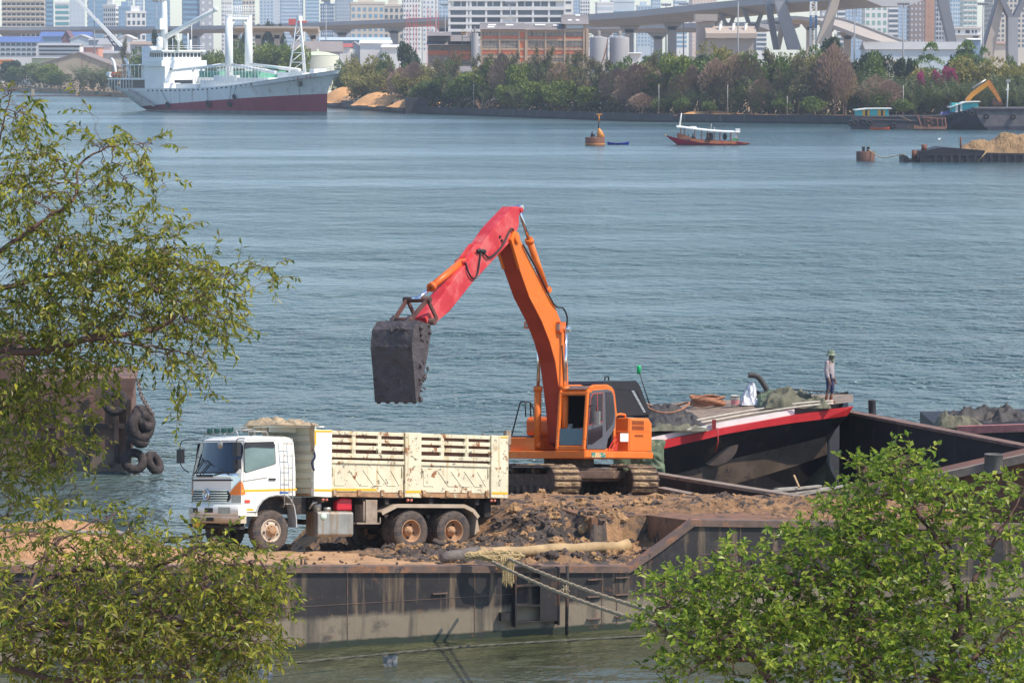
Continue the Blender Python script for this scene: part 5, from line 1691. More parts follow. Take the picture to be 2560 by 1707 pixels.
for sg in (1, -1):
 tl = MB()
 fpatch(tl, sg * .93, sg * 1.215, lambda y: 1.44, lambda y: 1.52 + (abs(y) - .93) * 1.0, .012, 0, 10)
 tl.quad((1.12, sg * 1.228, 1.46), (1.252, sg * 1.224, 1.44), (1.252, sg * 1.224, 1.80), (1.19, sg * 1.228, 1.70))
 tl.build('turn_signal', m_orange_l, cab)
 hl = MB()
 fpatch(hl, sg * .97, sg * 1.215, 1.245, 1.425, .012, 0, 10)
 hl.build('headlight', m_lens, cab)
 cc = MB()
 fpatch(cc, sg * .95, sg * 1.215, lambda y: 1.56 + (abs(y) - .93) * 1.0, 1.90, .010, 0, 10)
 cc.build('corner_trim', m_chrome, cab)
 if True:
  sw = MB()
  pz = [(1.12, 2.74), (.28, 2.79), (.22, 2.72), (.22, 2.26), (.28, 2.23), (1.10, 2.02), (1.15, 2.06)]
  cx = sum(p[0] for p in pz) / 7
  cz = sum(p[1] for p in pz) / 7
  sw.prism([(cx + (x - cx) * 1.05, sg * (cabw(z) - .02), cz + (z - cz) * 1.06) for x, z in pz], (0, sg * .024, 0), 1)
  sw.prism([(x, sg * (cabw(z) - .015), z) for x, z in pz], (0, sg * .025, 0), 0)
  sw.prism([(1.13, sg * (cabw(2.66)), 2.62), (1.1, sg * cabw(2.74), 2.79), (.25, sg * cabw(2.74), 2.82), (.24, sg * cabw(2.6), 2.66), (.9, sg * cabw(2.6), 2.68)], (0, sg * .03, 0), 1)
  sw.build('side_window', [m_sideglass, m_black], cab)
  dr = MB()
  dl = [(1.20, 1.02), (1.19, 2.0), (1.14, 2.84), (.18, 2.87), (.14, 1.46)]
  for (p, q) in zip(dl, dl[1:]):
   dr.bar((p[0], sg * (cabw(p[1]) + .001), p[1]), (q[0], sg * (cabw(q[1]) + .001), q[1]), .006, .012, 0, (0, 1, 0))
  dr.bar((1.2, sg * 1.225, 1.80), (.48, sg * 1.225, 1.90), .01, .03, 0, (0, 1, 0))
  dr.build('door_seam', mat('seam_grey', (.33, .33, .31), .6), cab)
  hd = MB()
  hd.box((.33, sg * 1.235, 1.85), (.20, .03, .05))
  hd.build('door_handle', m_black, cab)
  st = MB()
  st.bar((1.24, sg * 1.222, 1.545), (-.42, sg * 1.222, 1.595), .008, .055, 0)
  st.bar((1.22, sg * 1.222, 1.07), (.88, sg * 1.222, 1.07), .008, .05, 0)
  st.build('stripe', m_yel, cab)
  st = MB()
  st.box((-.03, sg * 1.222, 1.51), (.26, .01, .05))
  st.build('sticker', m_blue, cab)
  mk = MB()
  mk.box((1.07, sg * 1.225, 1.28), (.15, .03, .075))
  mk.build('marker_lamp', m_redl, cab)
# front wheel arch lip and mudguards
for sg in (1, -1):
 fl = MB()
 arc = [(.80, 1.0), (.74, 1.16), (.61, 1.31), (.45, 1.40), (.2, 1.45), (-.1, 1.43), (-.22, 1.36), (-.34, 1.15), (-.40, .85), (-.41, .62)]
 for p, q in zip(arc, arc[1:]):
  fl.bar((p[0], sg * 1.05, p[1]), (q[0], sg * 1.05, q[1]), .40, .03)
 fl.build('front_mudguard', mat('guard_grey', (.40, .40, .38), .5), truck)
def bx_(y, z):
 return 1.62 - .28 * (abs(y) / 1.24) ** 2.4 - (.05 if z < .85 else 0)
bp = MB()
for z0, z1, o in ((.92, 1.20, 0), (.72, .91, -.02)):
 fpatch(bp, -1.24, 1.24, z0, z1, o, 0, 24, 1, bx_)
 for z in (z0, z1):
  bp.grid(lambda u, v, z=z, o=o: Vector((bx_((u * 2 - 1) * 1.24, z0) * (1 - v) + 1.1 * v + o * (1 - v), (u * 2 - 1) * 1.24, z)), 24, 1)
 for sg in (1, -1):
  bp.b2((1.1, sg * 1.22, z0), (bx_(1.24, z0) + o, sg * 1.24, z1))
bump_ = fixn(bp.build('bumper', m_white, truck))
for ya, yb, z0, z1, nm, mm in ((.62, 1.02, .96, 1.13, 'fog_lamp', m_lens), (-1.02, -.62, .96, 1.13, 'fog_lamp', m_lens), (-.62, -.32, .99, 1.11, 'air_slot', m_under),
        (.05, .42, .99, 1.11, 'air_slot', m_under), (.08, .42, .77, .86, 'air_slot', m_under), (-.72, -.35, .77, .86, 'air_slot', m_under)):
 k = MB()
 fpatch(k, ya, yb, z0, z1, .006, 0, 6, 2, lambda y, z: bx_(y, .9) - (.02 if z < .9 else 0))
 k.build(nm, mm, bump_)
# underbody
ch = MB()
for y in (-.45, .45):
 ch.b2((-7.0, y - .05, .95), (1.35, y + .05, 1.22))
ch.b2((1.0, -1.0, .56), (1.3, 1.0, .64))
ch.b2((1.05, -.9, .62), (1.25, -.5, .72))
ch.tube([(1.4, -1.05, .66), (1.25, 1.0, .60)], .05)
ch.tube([(.335, -1, .52), (.335, 1, .52)], .07)
for x in (-4.0, -5.37):
 ch.tube([(x, -1, .53), (x, 1, .53)], .11)
 ch.ball((x, 0, .55), .24, 8)
for x in (-1.2, -2.6, -3.3, -4.7, -6.2, -6.9):
 ch.b2((x - .06, -1.1, 1.22), (x + .06, 1.1, 1.40))
ch.b2((-.9, -.9, .95), (1.0, .9, 1.40))
ch.tube([(-.6, 0, .8), (-3.8, 0, .62)], .07)
for sg in (1, -1):
 ch.b2((-5.4, sg * .55, .55), (-4.0, sg * .65, .75))
 ch.b2((-6.75, sg * .75, .9), (-6.55, sg * .95, 1.3))
ch.build('chassis', m_under, truck)
k = MB()
k.ball((1.45, -.55, .66), .14, 8, 0, (1, 1.2, .9))
k.build('tow_cap', m_yel, truck)
def wheel(x, y, sg, deep, name='wheel'):
 M = Matrix.Translation((x, y, .53)) @ Matrix.Rotation(-sg * math.pi / 2, 4, 'X')
 w = bpy.data.objects.new(name, None)
 COL.objects.link(w)
 w.parent = truck
 w.matrix_local = M
 t = MB()
 t.lathe([(.29, -.13), (.34, -.142), (.44, -.15), (.50, -.135), (.53, -.105), (.53, .105), (.50, .135), (.44, .15), (.36, .142), (.31, .135), (.29, .12)], None, 40)
 for i in range(40):
  an = 2 * math.pi * i / 40
  for s2 in (-1, 1):
   c = Vector((.525 * math.cos(an), .525 * math.sin(an), s2 * .09))
   t.box(c, (.022, .045, .06), 0, Matrix.Rotation(an, 3, 'Z'))
 t.build('tyre', m_tyre, w)
 r = MB()
 if deep:
  r.lathe([(.30, .13), (.29, .14), (.275, .125), (.265, .09), (.255, -.02), (.20, -.06), (.13, -.06)], None, 32)
  r.lathe([(.13, -.06), (.13, .02), (.10, .05), (.075, .06), (.07, .10), (.001, .11)], None, 20)
  for i in range(8):
   an = 2 * math.pi * i / 8
   r.ball((.115 * math.cos(an), .115 * math.sin(an), .035), .018, 4)
  hb = 5
  for i in range(hb):
   an = 2 * math.pi * (i + .3) / hb
   r.cyl((.19 * math.cos(an), .19 * math.sin(an), -.06), (.19 * math.cos(an), .19 * math.sin(an), -.045), .035, 10, 1)
 else:
  r.lathe([(.30, .13), (.285, .15), (.27, .13), (.25, .10), (.21, .13), (.17, .15), (.15, .15)], None, 32)
  r.lathe([(.16, .145), (.155, .17), (.12, .175), (.10, .175), (.095, .22), (.06, .235), (.001, .235)], None, 20, 2)
  for i in range(8):
   an = 2 * math.pi * i / 8
   r.ball((.125 * math.cos(an), .125 * math.sin(an), .185), .02, 4, 2)
  for i in range(5):
   an = 2 * math.pi * (i + .15) / 5
   r.cyl((.205 * math.cos(an), .205 * math.sin(an), .12), (.205 * math.cos(an), .205 * math.sin(an), .142), .03, 10, 1)
 r.build('rim', [m_rimpale if not deep else m_rim, m_under, m_rim], w)
wheel(.335, 1.06, 1, False)
wheel(.335, -1.06, -1, False)
for x in (-4.0, -5.37):
 for sg in (1, -1):
  wheel(x, sg * 1.08, sg, True)
  wheel(x, sg * .74, sg, True, 'inner_wheel')
# mirrors, ladder, roof gear
for sg in (1, -1):
 mr = MB()
 yb = 1.16 * sg
 mr.tube(smooth_path([(1.12, yb, 2.88), (1.48, sg * 1.36, 2.84), (1.52, sg * 1.40, 2.5), (1.50, sg * 1.36, 2.2), (1.38, sg * 1.18, 2.02)], 4), .016, 6)
 mr.box((1.50, sg * 1.40, 2.60 if sg > 0 else 2.45), (.12, .22, .36))
 if sg > 0:
  mr.box((1.46, sg * 1.36, 2.22), (.10, .24, .24))
  mr.tube([(1.4, 1.2, 2.75), (1.62, .85, 2.72)], .012, 5)
 mo = mr.build('mirror', m_black, truck, .03)
 if sg > 0:
  k = MB()
  k.lathe([(.11, 0), (.09, .04), (.001, .06)], Matrix.Translation((1.62, .8, 2.72)) @ Matrix.Rotation(math.pi / 2, 4, 'Y'), 16)
  k.build('round_mirror', m_lens, mo)
ld = MB()
for x in (.03, -.22):
 ld.tube([(x, 1.16, 2.93), (x, 1.30, 2.90), (x, 1.32, 2.0), (x - .02, 1.32, 1.2), (x - .02, 1.28, 1.14), (x - .02, 1.1, 1.14)], .013, 6)
for i in range(6):
 z = 1.22 + i * .31
 ld.tube([(.03, 1.32, z), (-.22, 1.32, z)], .012, 6)
ld.build('ladder', m_steel, truck)
lb = MB()
lb.tube([(1.05, -1.0, 2.93), (1.0, -.95, 3.06), (.95, -.85, 3.14), (.95, .35, 3.18), (.92, .45, 3.05), (.9, .5, 2.94)], .016, 6)
lb.tube([(1.0, -1.02, 3.02), (.98, .4, 3.05)], .012, 6)
lb.tube([(.95, .35, 3.1), (.35, .35, 3.14), (.3, .36, 2.95)], .014, 6)
lb.tube([(.75, .75, 2.94), (.75, .73, 3.08), (.2, .73, 3.08), (.15, .75, 2.94)], .014, 6)
lbo = lb.build('light_bar', m_steel, truck)
for y in (-.8, -.45, -.1, .22):
 k = MB()
 k.box((.98, y, 3.10), (.12, .14, .14))
 k.build('roof_lamp', m_greenlens, lbo, .03)
# tank, boxes and guards along the left side
tk = MB()
prof = [(.62, .42), (1.16, .38), (1.22, .44), (1.22, .98), (1.16, 1.04), (.62, 1.04)]
tk.prism([(-1.08, y, z) for y, z in prof], (-1.1, 0, 0))
for x in (-1.42, -1.98):
 tk.prism([(x, y + .008, z * 1.0 + (.006 if z > .7 else -.006)) for y, z in prof], (-.05, 0, 0))
tk.b2((-1.62, .8, 1.04), (-1.45, .95, 1.09))
tk.build('fuel_tank', m_tank, truck, .03)
k = MB()
k.lathe([(.09, 0), (.09, .012), (.001, .014)], Matrix.Translation((-1.25, 1.222, .9)) @ Matrix.Rotation(-math.pi / 2, 4, 'X'), 16)
k.build('round_sticker', mat('pale_green', (.55, .68, .55), .5), truck)
k = MB()
k.cyl((-1.25, .9, 1.05), (-1.25, .9, 1.32), .12)
k.cyl((-1.5, 1.0, 1.05), (-1.5, 1.0, 1.14), .1)
k.tube([(-.95, 1.0, 1.1), (-1.0, 1.1, 1.25), (-1.4, 1.0, 1.3)], .03)
k.build('air_filter', m_steel, truck)
k = MB()
k.b2((-2.95, .7, .78), (-2.55, 1.12, 1.30))
k.b2((-2.96, 1.12, .74), (-2.6, 1.16, 1.34))
k.b2((-3.02, .7, .70), (-2.3, 1.2, .75))
k.tube([(-3.02, 1.2, .72), (-3.02, 1.2, .88)], .02)
k.build('battery_box', m_box, truck, .015)
for sg in (1, -1):
 k = MB()
 gp = [(-3.05, 1.02), (-3.52, 1.22), (-5.68, 1.22), (-5.98, 1.10), (-6.15, .92)]
 for p, q in zip(gp, gp[1:]):
  k.bar((p[0], sg * 1.0, p[1]), (q[0], sg * 1.0, q[1]), .48, .03)
  k.bar((p[0], sg * 1.235, p[1] - .03), (q[0], sg * 1.235, q[1] - .03), .02, .10)
 k.prism([(-6.12, sg * 1.2, .95), (-6.2, sg * 1.2, .55), (-6.05, sg * 1.2, .42)], (0, -sg * .4, 0))
 k.build('rear_mudguard', m_fender, truck)
# ---------------- dump body ----------------
db = MB()
db.b2((-7.08, -1.2, 1.42), (-.95, 1.2, 1.50))          # floor
fb = MB()
fb.b2((-1.02, -1.2, 1.50), (-.95, 1.2, 3.20))
for z in (1.62, 1.86, 2.10, 2.34, 2.58, 2.82):
 fb.prism([(-.95, -1.2, z), (-.90, -1.2, z + .03), (-.90, -1.2, z + .16), (-.95, -1.2, z + .19)], (0, 2.4, 0))
hop = db.build('dump_body', m_rustedge, truck)
fb.build('bulkhead', mat('bulkhead_cream', (.60, .58, .48), .6, var=.12, vs=2, streak=((.45, .36, .24), 5, .62)), hop)
TZ = lambda x: 3.135 - .011 * (-x - .92)     # the top rail sinks slightly to the rear
for sg in (1, -1):
 for (x0, x1, mm) in ((-.92, -1.47, m_dumpclean), (-3.76, -4.28, m_dump), (-6.54, -7.10, m_dump)):
  k = MB()
  k.prism([(x0, sg * 1.12, 1.42), (x0, sg * 1.12, TZ(x0) + .012), (x1, sg * 1.12, TZ(x1) + .012), (x1, sg * 1.12, 1.40)], (0, sg * .14, 0))
  k.build('post', mm, hop, .012)
 k = MB()
 k.b2((-7.05, sg * 1.08, 1.5), (-.97, sg * 1.10, 3.02))
 k.build('inner_wall', m_slot, hop)
 for (x0, x1) in ((-1.47, -3.76), (-4.28, -6.54)):
  k = MB()
  for (z1, z0) in ((0, -.10), (-.185, -.295), (-.37, -.48), (-.58, -.69)):
   k.prism([(x0 - .003, sg * 1.15, TZ(x0) + z0), (x0 - .003, sg * 1.15, TZ(x0) + z1), (x1 + .003, sg * 1.15, TZ(x1) + z1), (x1 + .003, sg * 1.15, TZ(x1) + z0)], (0, sg * .07, 0))
  L_ = x1 - x0
  for f in (.31, .66):
   xa = x0 + L_ * f
   k.b2((xa - .055, sg * 1.13, TZ(xa) - .69), (xa + .055, sg * 1.216, TZ(xa) - .01))
  k.build('slatted_panel', m_dump, hop, .008)
  k = MB()
  k.prism([(x0 - .01, sg * 1.13, 1.55), (x0 - .01, sg * 1.13, TZ(x0) - .75), (x1 + .01, sg * 1.13, TZ(x1) - .75), (x1 + .01, sg * 1.13, 1.53)], (0, sg * .07, 0))
  k.prism([(x0 - .01, sg * 1.13, TZ(x0) - .84), (x0 - .01, sg * 1.13, TZ(x0) - .75), (x1 + .01, sg * 1.13, TZ(x1) - .75), (x1 + .01, sg * 1.13, TZ(x1) - .84)], (0, sg * .11, 0))
  for i in range(5):
   xa = x0 - .12 - i * (abs(L_) - .3) / 4.6
   zt, zb = 2.12, 1.72
   pts = [(xa - .02, zt), (xa - .36, zb), (xa - .62, zb)] if i < 4 else [(xa - .02, zt), (xa - .30, zb)]
   if i == 0:
    pts = [(xa, zt), (xa, zb), (xa - .30, zb)]
   for p, q in zip(pts, pts[1:]):
    if q[0] > x1 + .05:
     k.bar((p[0], sg * 1.205, p[1]), (q[0], sg * 1.205, q[1]), .018, .03)
  for xx in (x0 - .06, x1 + .06):
   k.tube([(xx, sg * 1.22, 2.2), (xx, sg * 1.23, 1.95)], .02, 6)
  k.build('drop_panel', m_dump, hop, .006)
  k = MB()
  k.prism([(x0, sg * 1.12, 1.42), (x0, sg * 1.12, 1.535), (x1, sg * 1.12, 1.515), (x1, sg * 1.12, 1.40)], (0, sg * .09, 0))
  for f in (.05, .38, .70, .95):
   xa = x0 + L_ * f
   k.b2((xa - .05, sg * 1.2, 1.44), (xa + .05, sg * 1.25, 1.60))
  k.build('hinge_rail', m_rustedge, hop, .006)
 for (x0, x1, z0, z1, yy) in ((-.93, -1.46, 1.55, 1.61, 1.263), (-1.5, -2.9, 1.57, 1.63, 1.205), (-3.78, -4.26, 1.53, 1.59, 1.263), (-6.56, -7.08, 1.51, 1.57, 1.263), (-.93, -1.46, 3.08, 3.13, 1.263), (-.93, -.98, 2.75, 3.08, 1.263), (-6.85, -7.08, 3.02, 3.06, 1.263)):
  k = MB()
  k.b2((x0, sg * yy, z0), (x1, sg * (yy + .004), z1))
  k.build('reflective_tape', m_yel, hop)
 for x in (-1.25, -3.9, -6.6):
  k = MB()
  k.ball((x, sg * 1.18, 1.34), .045, 6)
  k.ball((x - .11, sg * 1.18, 1.34), .045, 6)
  k.build('side_lamp', mat('pink_lens', (.62, .20, .14), .3), hop)
k = MB()
k.b2((-7.14, -1.2, 1.45), (-7.08, 1.2, 3.0))
for y in (-1.1, 0, 1.1):
 k.b2((-7.18, y - .06, 1.45), (-7.14, y + .06, 3.15))
k.b2((-7.2, 1.1, 2.85), (-7.05, 1.24, 3.22))
k.build('tailgate', m_box, hop)
k = MB()
k.prism([(-.05, -1.2, 3.20), (-.08, .75, 3.20), (-.45, 1.0, 3.20), (-.95, 1.22, 3.20), (-1.25, 1.22, 3.20), (-1.25, -1.2, 3.20)], (0, 0, .035))
for y in (-1.1, -.4, .3):
 k.b2((-.95, y - .02, 3.08), (-.15, y + .02, 3.20))
k.build('canopy', m_dumpclean, hop)
# red jerrycan standing on the tank bracket, folded tarp on the canopy
M_ = TM @ Matrix.Translation((-2.0, .95, 1.06))
can = MB()
can.prism([(-.24, -.11, 0), (.24, -.11, 0), (.24, -.11, .22), (.10, -.11, .33), (-.24, -.11, .31)], (0, .22, 0))
o = can.build('fuel_can', mat('can_red', (.55, .012, .03), .25, var=.15), None, .04)
o.matrix_world = M_
tag(o, 'bright red fuel can standing on the truck tank', 'fuel can')
k = MB()
k.cyl((.16, 0, .27), (.2, 0, .36), .035, 8)
k.build('cap', m_black, o)
m_canvas = mat('tan_canvas', (.42, .32, .20), .9, var=.25, vs=5, bump=(.5, 14, .04), spots=((.22, .15, .10), 4, .6))
o = crumple('tarpaulin', TM @ Matrix.Translation((-.55, .15, 3.235)), 1.1, 2.1, .26, m_canvas, 3.1, 1.6)
tag(o, 'folded tan canvas sheet lying on the truck canopy above the cab', 'tarpaulin')
for (x, y, l) in ((-.10, -.5, .30), (-.12, .15, .42), (-.9, 1.23, .75), (-.12, -.15, .2)):
 k = MB()
 k.grid(lambda u, v, x=x, y=y, l=l: Vector((x + .55 + .02 * math.sin(v * 7) + .03, y - .15 + (u - .5) * .28 * (1 - .4 * v) + .02 * math.sin(v * 9), .05 - l * v + .03 * math.sin(u * 6))), 6, 8)
 k.build('hanging_end', m_canvas, o)
k = MB()
k.tube(smooth_path([(-.33, 1.12, -.6), (-.38, 1.13, -.8), (-.3, 1.12, -.95), (-.36, 1.13, -1.15)], 4), .03, 6)
k.build('strap', mat('strap_blue', (.02, .03, .07), .8), o)
# ---------------- excavator ----------------
m_or = mat('excavator_orange', (.74, .165, .018), .52, var=.08, vs=1.5, spots=[((.82, .33, .09), 1.3, .54, .25), ((.30, .10, .04), 5, .64, .05), ((.16, .09, .06), 2.4, .68, .08)], streak=((.50, .15, .03), 5, .62))
m_or2 = mat('excavator_orange_deep', (.70, .13, .015), .42, var=.10, vs=2, spots=((.22, .06, .03), 5, .66, .04))
m_boom_shade = mat('boom_shade_red', (.40, .045, .018), .5, var=.2, vs=1.2, spots=((.16, .03, .02), 3, .62, .1))  # darker red puts the shade of the boom's edge faces into the colour
m_red = mat('stick_red', (.55, .032, .042), .48, var=.20, vs=1.6, spots=[((.60, .17, .15), 1.6, .47, .25), ((.12, .03, .03), 7, .70, .03)])
m_grey = mat('door_grey', (.10, .10, .115), .5, var=.08)
m_hood = mat('hood_black', (.020, .017, .020), .5, var=.2)
m_mud = mat('dried_mud', (.36, .25, .14), .95, var=.30, vs=6, spots=((.16, .10, .07), 5, .56, .1), bump=(1, 9, .08))
m_trk = mat('track_steel', (.10, .062, .045), .8, var=.4, vs=5, spots=((.26, .16, .09), 4, .55, .1))
m_bkt = mat('wet_clay_steel', (.075, .062, .064), .55, var=.30, vs=3, spots=[((.13, .11, .105), 2.6, .58, .1), ((.03, .025, .028), 6, .62, .05)], bump=(1, 7, .06))
m_pipe = mat('hose_black', (.02, .02, .02), .5)
m_rod = mat('chrome_rod', (.75, .75, .76), .12, 1)
m_link = mat('link_brown', (.10, .045, .035), .6, var=.3)
exc = thing('excavator', 'orange tracked excavator with red stick lifting a muddy bucket over the lorry', 'excavator', EM)
# undercarriage (swung about 60 degrees against the house)
TRK = frame(XC, (.5, -.866, 0), (.005, .11, 1))
UM = EM.inverted() @ TRK
uc = MB()
uc.b2((-1.3, -.95, .42), (1.3, .95, .80))
uc.b2((-1.6, -1.0, .5), (-1.1, 1.0, .72))
uc.b2((1.1, -1.0, .5), (1.5, 1.0, .72))
uc.cyl((0, 0, .8), (0, 0, 1.06), .72, 24)
u_o = uc.build('undercarriage', m_trk, exc, .02, UM)
for sg in (-1, 1):
 yc = sg * 1.3
 t = bpy.data.objects.new('track', None)
 COL.objects.link(t)
 t.parent = exc
 t.matrix_local = UM @ Matrix.Translation((0, yc, 0))
 belt = MB()
 R_, half, zc = .40, 1.68, .44
 per = []
 ns = 52
 tot = 4 * half + 2 * math.pi * R_
 for i in range(ns):
  d = tot * i / ns
  if d < 2 * half:
   p, a = (-half + d, zc + R_), 0
  elif d < 2 * half + math.pi * R_:
   a = -(d - 2 * half) / R_
   p = (half + R_ * math.sin(-a), zc + R_ * math.cos(a))
  elif d < 4 * half + math.pi * R_:
   p, a = (half - (d - 2 * half - math.pi * R_), zc - R_), -math.pi
  else:
   a = -math.pi - (d - 4 * half - math.pi * R_) / R_
   p = (-half + R_ * math.sin(-a), zc + R_ * math.cos(a))
  per.append((p, a))
 mud = MB()
 for (p, a) in per:
  Rm = Matrix.Rotation(-a, 3, 'Y')
  belt.box((p[0], 0, p[1]), (tot / ns * .92, .88, .05), 0, Rm)
  o_ = Rm @ Vector((.05, 0, .035))
  belt.box((p[0] + o_.x, 0, p[1] + o_.z), (.03, .88, .045), 0, Rm)
  if p[1] > .1:
   def sh(u, v, p=p, Rm=Rm):
    x = (u - .5) * tot / ns * .95
    y = (v - .5) * .86
    h = .035 + .05 * fbm(p[0] * 5 + u, y * 4 + sg * 7, p[1] * 5)
    ed = 0 if (u in (0, 1) or v in (0, 1)) else 1
    q = Rm @ Vector((x, 0, .012 + max(.0, h) * ed))
    return Vector((p[0] + q.x, y, p[1] + q.z))
   mud.grid(sh, 4, 12, 0, False)
 belt.build('track_shoes', m_trk, t)
 mud.build('caked_mud', m_mud, t)
 fr = MB()
 fr.b2((-1.65, -.18, .25), (1.65, .18, .62))
 for i in range(8):
  fr.cyl((-1.3 + i * .37, -.28, .17), (-1.3 + i * .37, .28, .17), .12, 12)
 for x in (-.7, .5):
  fr.cyl((x, -.2, .72), (x, .2, .72), .09, 12)
 fr.cyl((1.62, -.22, .44), (1.62, .22, .44), .33, 20)
 fr.cyl((-1.68, -.2, .44), (-1.68, .2, .44), .34, 20)
 fr.build('track_frame', m_trk, t)
# house
hs = MB()
hs.b2((-2.4, -1.25, 1.06), (1.4, 1.28, 1.28), 0)
hs.prism([(-1.25, -1.3, 1.28), (-1.25, -1.3, 2.25), (-2.5, -1.3, 2.25), (-2.72, -1.3, 2.1), (-2.72, -1.3, 1.28)], (0, 2.58, 0), 0)
hs.b2((-1.3, -1.28, 1.28), (1.25, -.45, 1.66), 0)
hs.b2((-.55, .35, 1.28), (1.32, 1.28, 1.33), 0)
house = hs.build('house', m_or, exc, .06)
cwt = MB()
prf = []
for i in range(13):
 an = math.pi * (i / 12 - .5)
 prf.append((-2.45 - .45 * math.cos(an), 1.27 * math.sin(an)))
cwt.prism([(x, y, 1.12) for x, y in prf], (0, 0, 1.10))
cwt.build('counterweight', m_or, exc, .07)
sk = MB()
sk.prism([(-2.74, 1.27, 1.07), (-2.74, 1.27, 1.26), (1.42, 1.27, 1.29), (1.42, 1.27, 1.10)], (0, .05, 0))
sk.b2((1.36, .3, 1.08), (1.45, 1.3, 1.29))
sk.build('lower_skirt', m_or, house, .02)
k = MB()
k.b2((-1.32, 1.281, 1.32), (-1.30, 1.289, 2.22))
k.b2((-2.70, 1.281, 1.85), (-.5, 1.287, 1.862))
k.build('panel_gap', m_or2, house)
k = MB()
for r0, z0, z1 in ((0, 2.05, 2.17), (0, 1.90, 2.02)):
 for i in range(14):
  k.b2((-1.45 - i * .055, 1.281, z0), (-1.475 - i * .055, 1.29, z1))
for i in range(10):
 k.b2((-1.62 - i * .055, 1.281, 1.70), (-1.645 - i * .055, 1.29, 1.76))
k.build('vent_grille', mat('vent_dark', (.20, .05, .02), .7), house)
k = MB()
k.b2((-.72, 1.281, 1.56), (-1.22, 1.288, 1.80))
k.build('blank_plate', mat('white_plate', (.78, .76, .70), .5, var=.05), house)
k = MB()
for i in range(3):
 x = .06 - i * .17
 k.prism([(x, 1.281, 1.30), (x - .08, 1.281, 1.30), (x - .56 + .12 * i, 1.281, 1.72 - .1 * i), (x - .52 + .12 * i, 1.281, 1.76 - .1 * i)], (0, .006, 0))
k.prism([(-.36, 1.281, 1.30), (-.56, 1.281, 1.30), (-.56, 1.281, 1.50)], (0, .008, 0))
k.build('chevron_stripes', mat('decal_red', (.52, .03, .02), .5), house)
k = MB()
k.b2((.25, 1.322, 1.10), (1.1, 1.33, 1.24))
k.build('weathered_decal', mat('decal_teal', (.05, .24, .20), .7, var=.3, vs=9, spots=((.62, .40, .2), 5, .5, .05)), house)
# raised engine hood with louvres, right tank and guard rails
k = MB()
hp = [(-.80, 3.20), (-1.0, 3.30), (-3.55, 3.36), (-3.85, 3.22), (-4.75, 2.40), (-4.6, 2.30), (-3.6, 3.05), (-.95, 3.12)]
hx = lambda x: x * .78 - .05
k.prism([(hx(x), -.75, z) for x, z in hp], (0, 1.45, 0), 0)
k.prism([(hx(-.85), .66, 3.14), (hx(-3.5), .66, 3.1), (hx(-4.55), .66, 2.36), (hx(-2.2), .66, 2.30), (hx(-.9), .66, 2.75)], (0, .03, 0), 0)
k.prism([(hx(-.85), -.72, 3.14), (hx(-3.5), -.72, 3.1), (hx(-4.55), -.72, 2.36), (hx(-2.2), -.72, 2.30), (hx(-.9), -.72, 2.75)], (0, .03, 0), 0)
for i in range(17):
 f = i / 16
 x, z = -3.28 - .95 * f, 3.05 - .60 * f
 k.box((hx(x), .70, z), (.16, .02, .022), 1)
for i in range(2):
 k.box((hx(-1.3), .70, 3.13 - i * .05), (.35, .02, .02), 1)
k.tube([(hx(-2.0), .3, 3.34), (hx(-2.02), .3, 3.46), (hx(-2.3), .3, 3.46), (hx(-2.32), .3, 3.35)], .02, 6)
k.build('engine_hood', [m_hood, mat('louvre_light', (.42, .46, .48), .5)], exc)
k = MB()
k.b2((-2.3, -1.1, 2.24), (-.7, .6, 2.34), 0)
k.tube([(-.75, 1.0, 2.30), (-1.3, 1.0, 2.36), (-1.55, 1.0, 2.34), (-1.58, 1.0, 2.26)], .035, 8, 1)
k.build('engine_bay', [m_hood, m_or], exc)
k = MB()
k.prism([(-.85, -1.28, 1.66), (.15, -1.28, 1.66), (.28, -1.28, 1.8), (.28, -1.28, 2.18), (.16, -1.28, 2.26), (-.85, -1.28, 2.26)], (0, .82, 0))
k.build('fuel_tank', m_or2, exc, .06)
k = MB()
k.b2((.5, -1.29, 1.34), (1.22, -.62, 1.72), 0)
k.box((1.225, -.85, 1.5), (.03, .25, .2), 1)
k.build('step_box', [m_grey, m_redl], exc, .04)
k = MB()
k.tube([(1.2, -1.22, 1.72), (.75, -1.22, 2.6), (.7, -1.22, 2.68), (.55, -1.2, 2.70), (.15, -1.2, 2.68), (.12, -1.2, 2.26)], .022, 6)
k.tube([(.15, -1.2, 2.66), (-.05, -1.2, 2.5), (-.08, -1.2, 2.26)], .022, 6)
k.tube([(.45, -1.2, 2.70), (.42, -1.2, 2.26)], .02, 6)
k.build('handrail', m_black, exc)
# cab
cbm = MB()
CP = [(1.40, 1.32), (1.36, 1.60), (1.20, 2.90), (1.10, 3.03), (.85, 3.11), (.05, 3.13), (-.22, 3.06), (-.34, 2.95), (-.50, 2.26), (-.48, 1.95), (-.1, 1.62), (.12, 1.32)]
y0, y1 = .34, 1.28
def frame_side(y, t):
 o_ = [(x, y, z) for x, z in CP]
 return o_
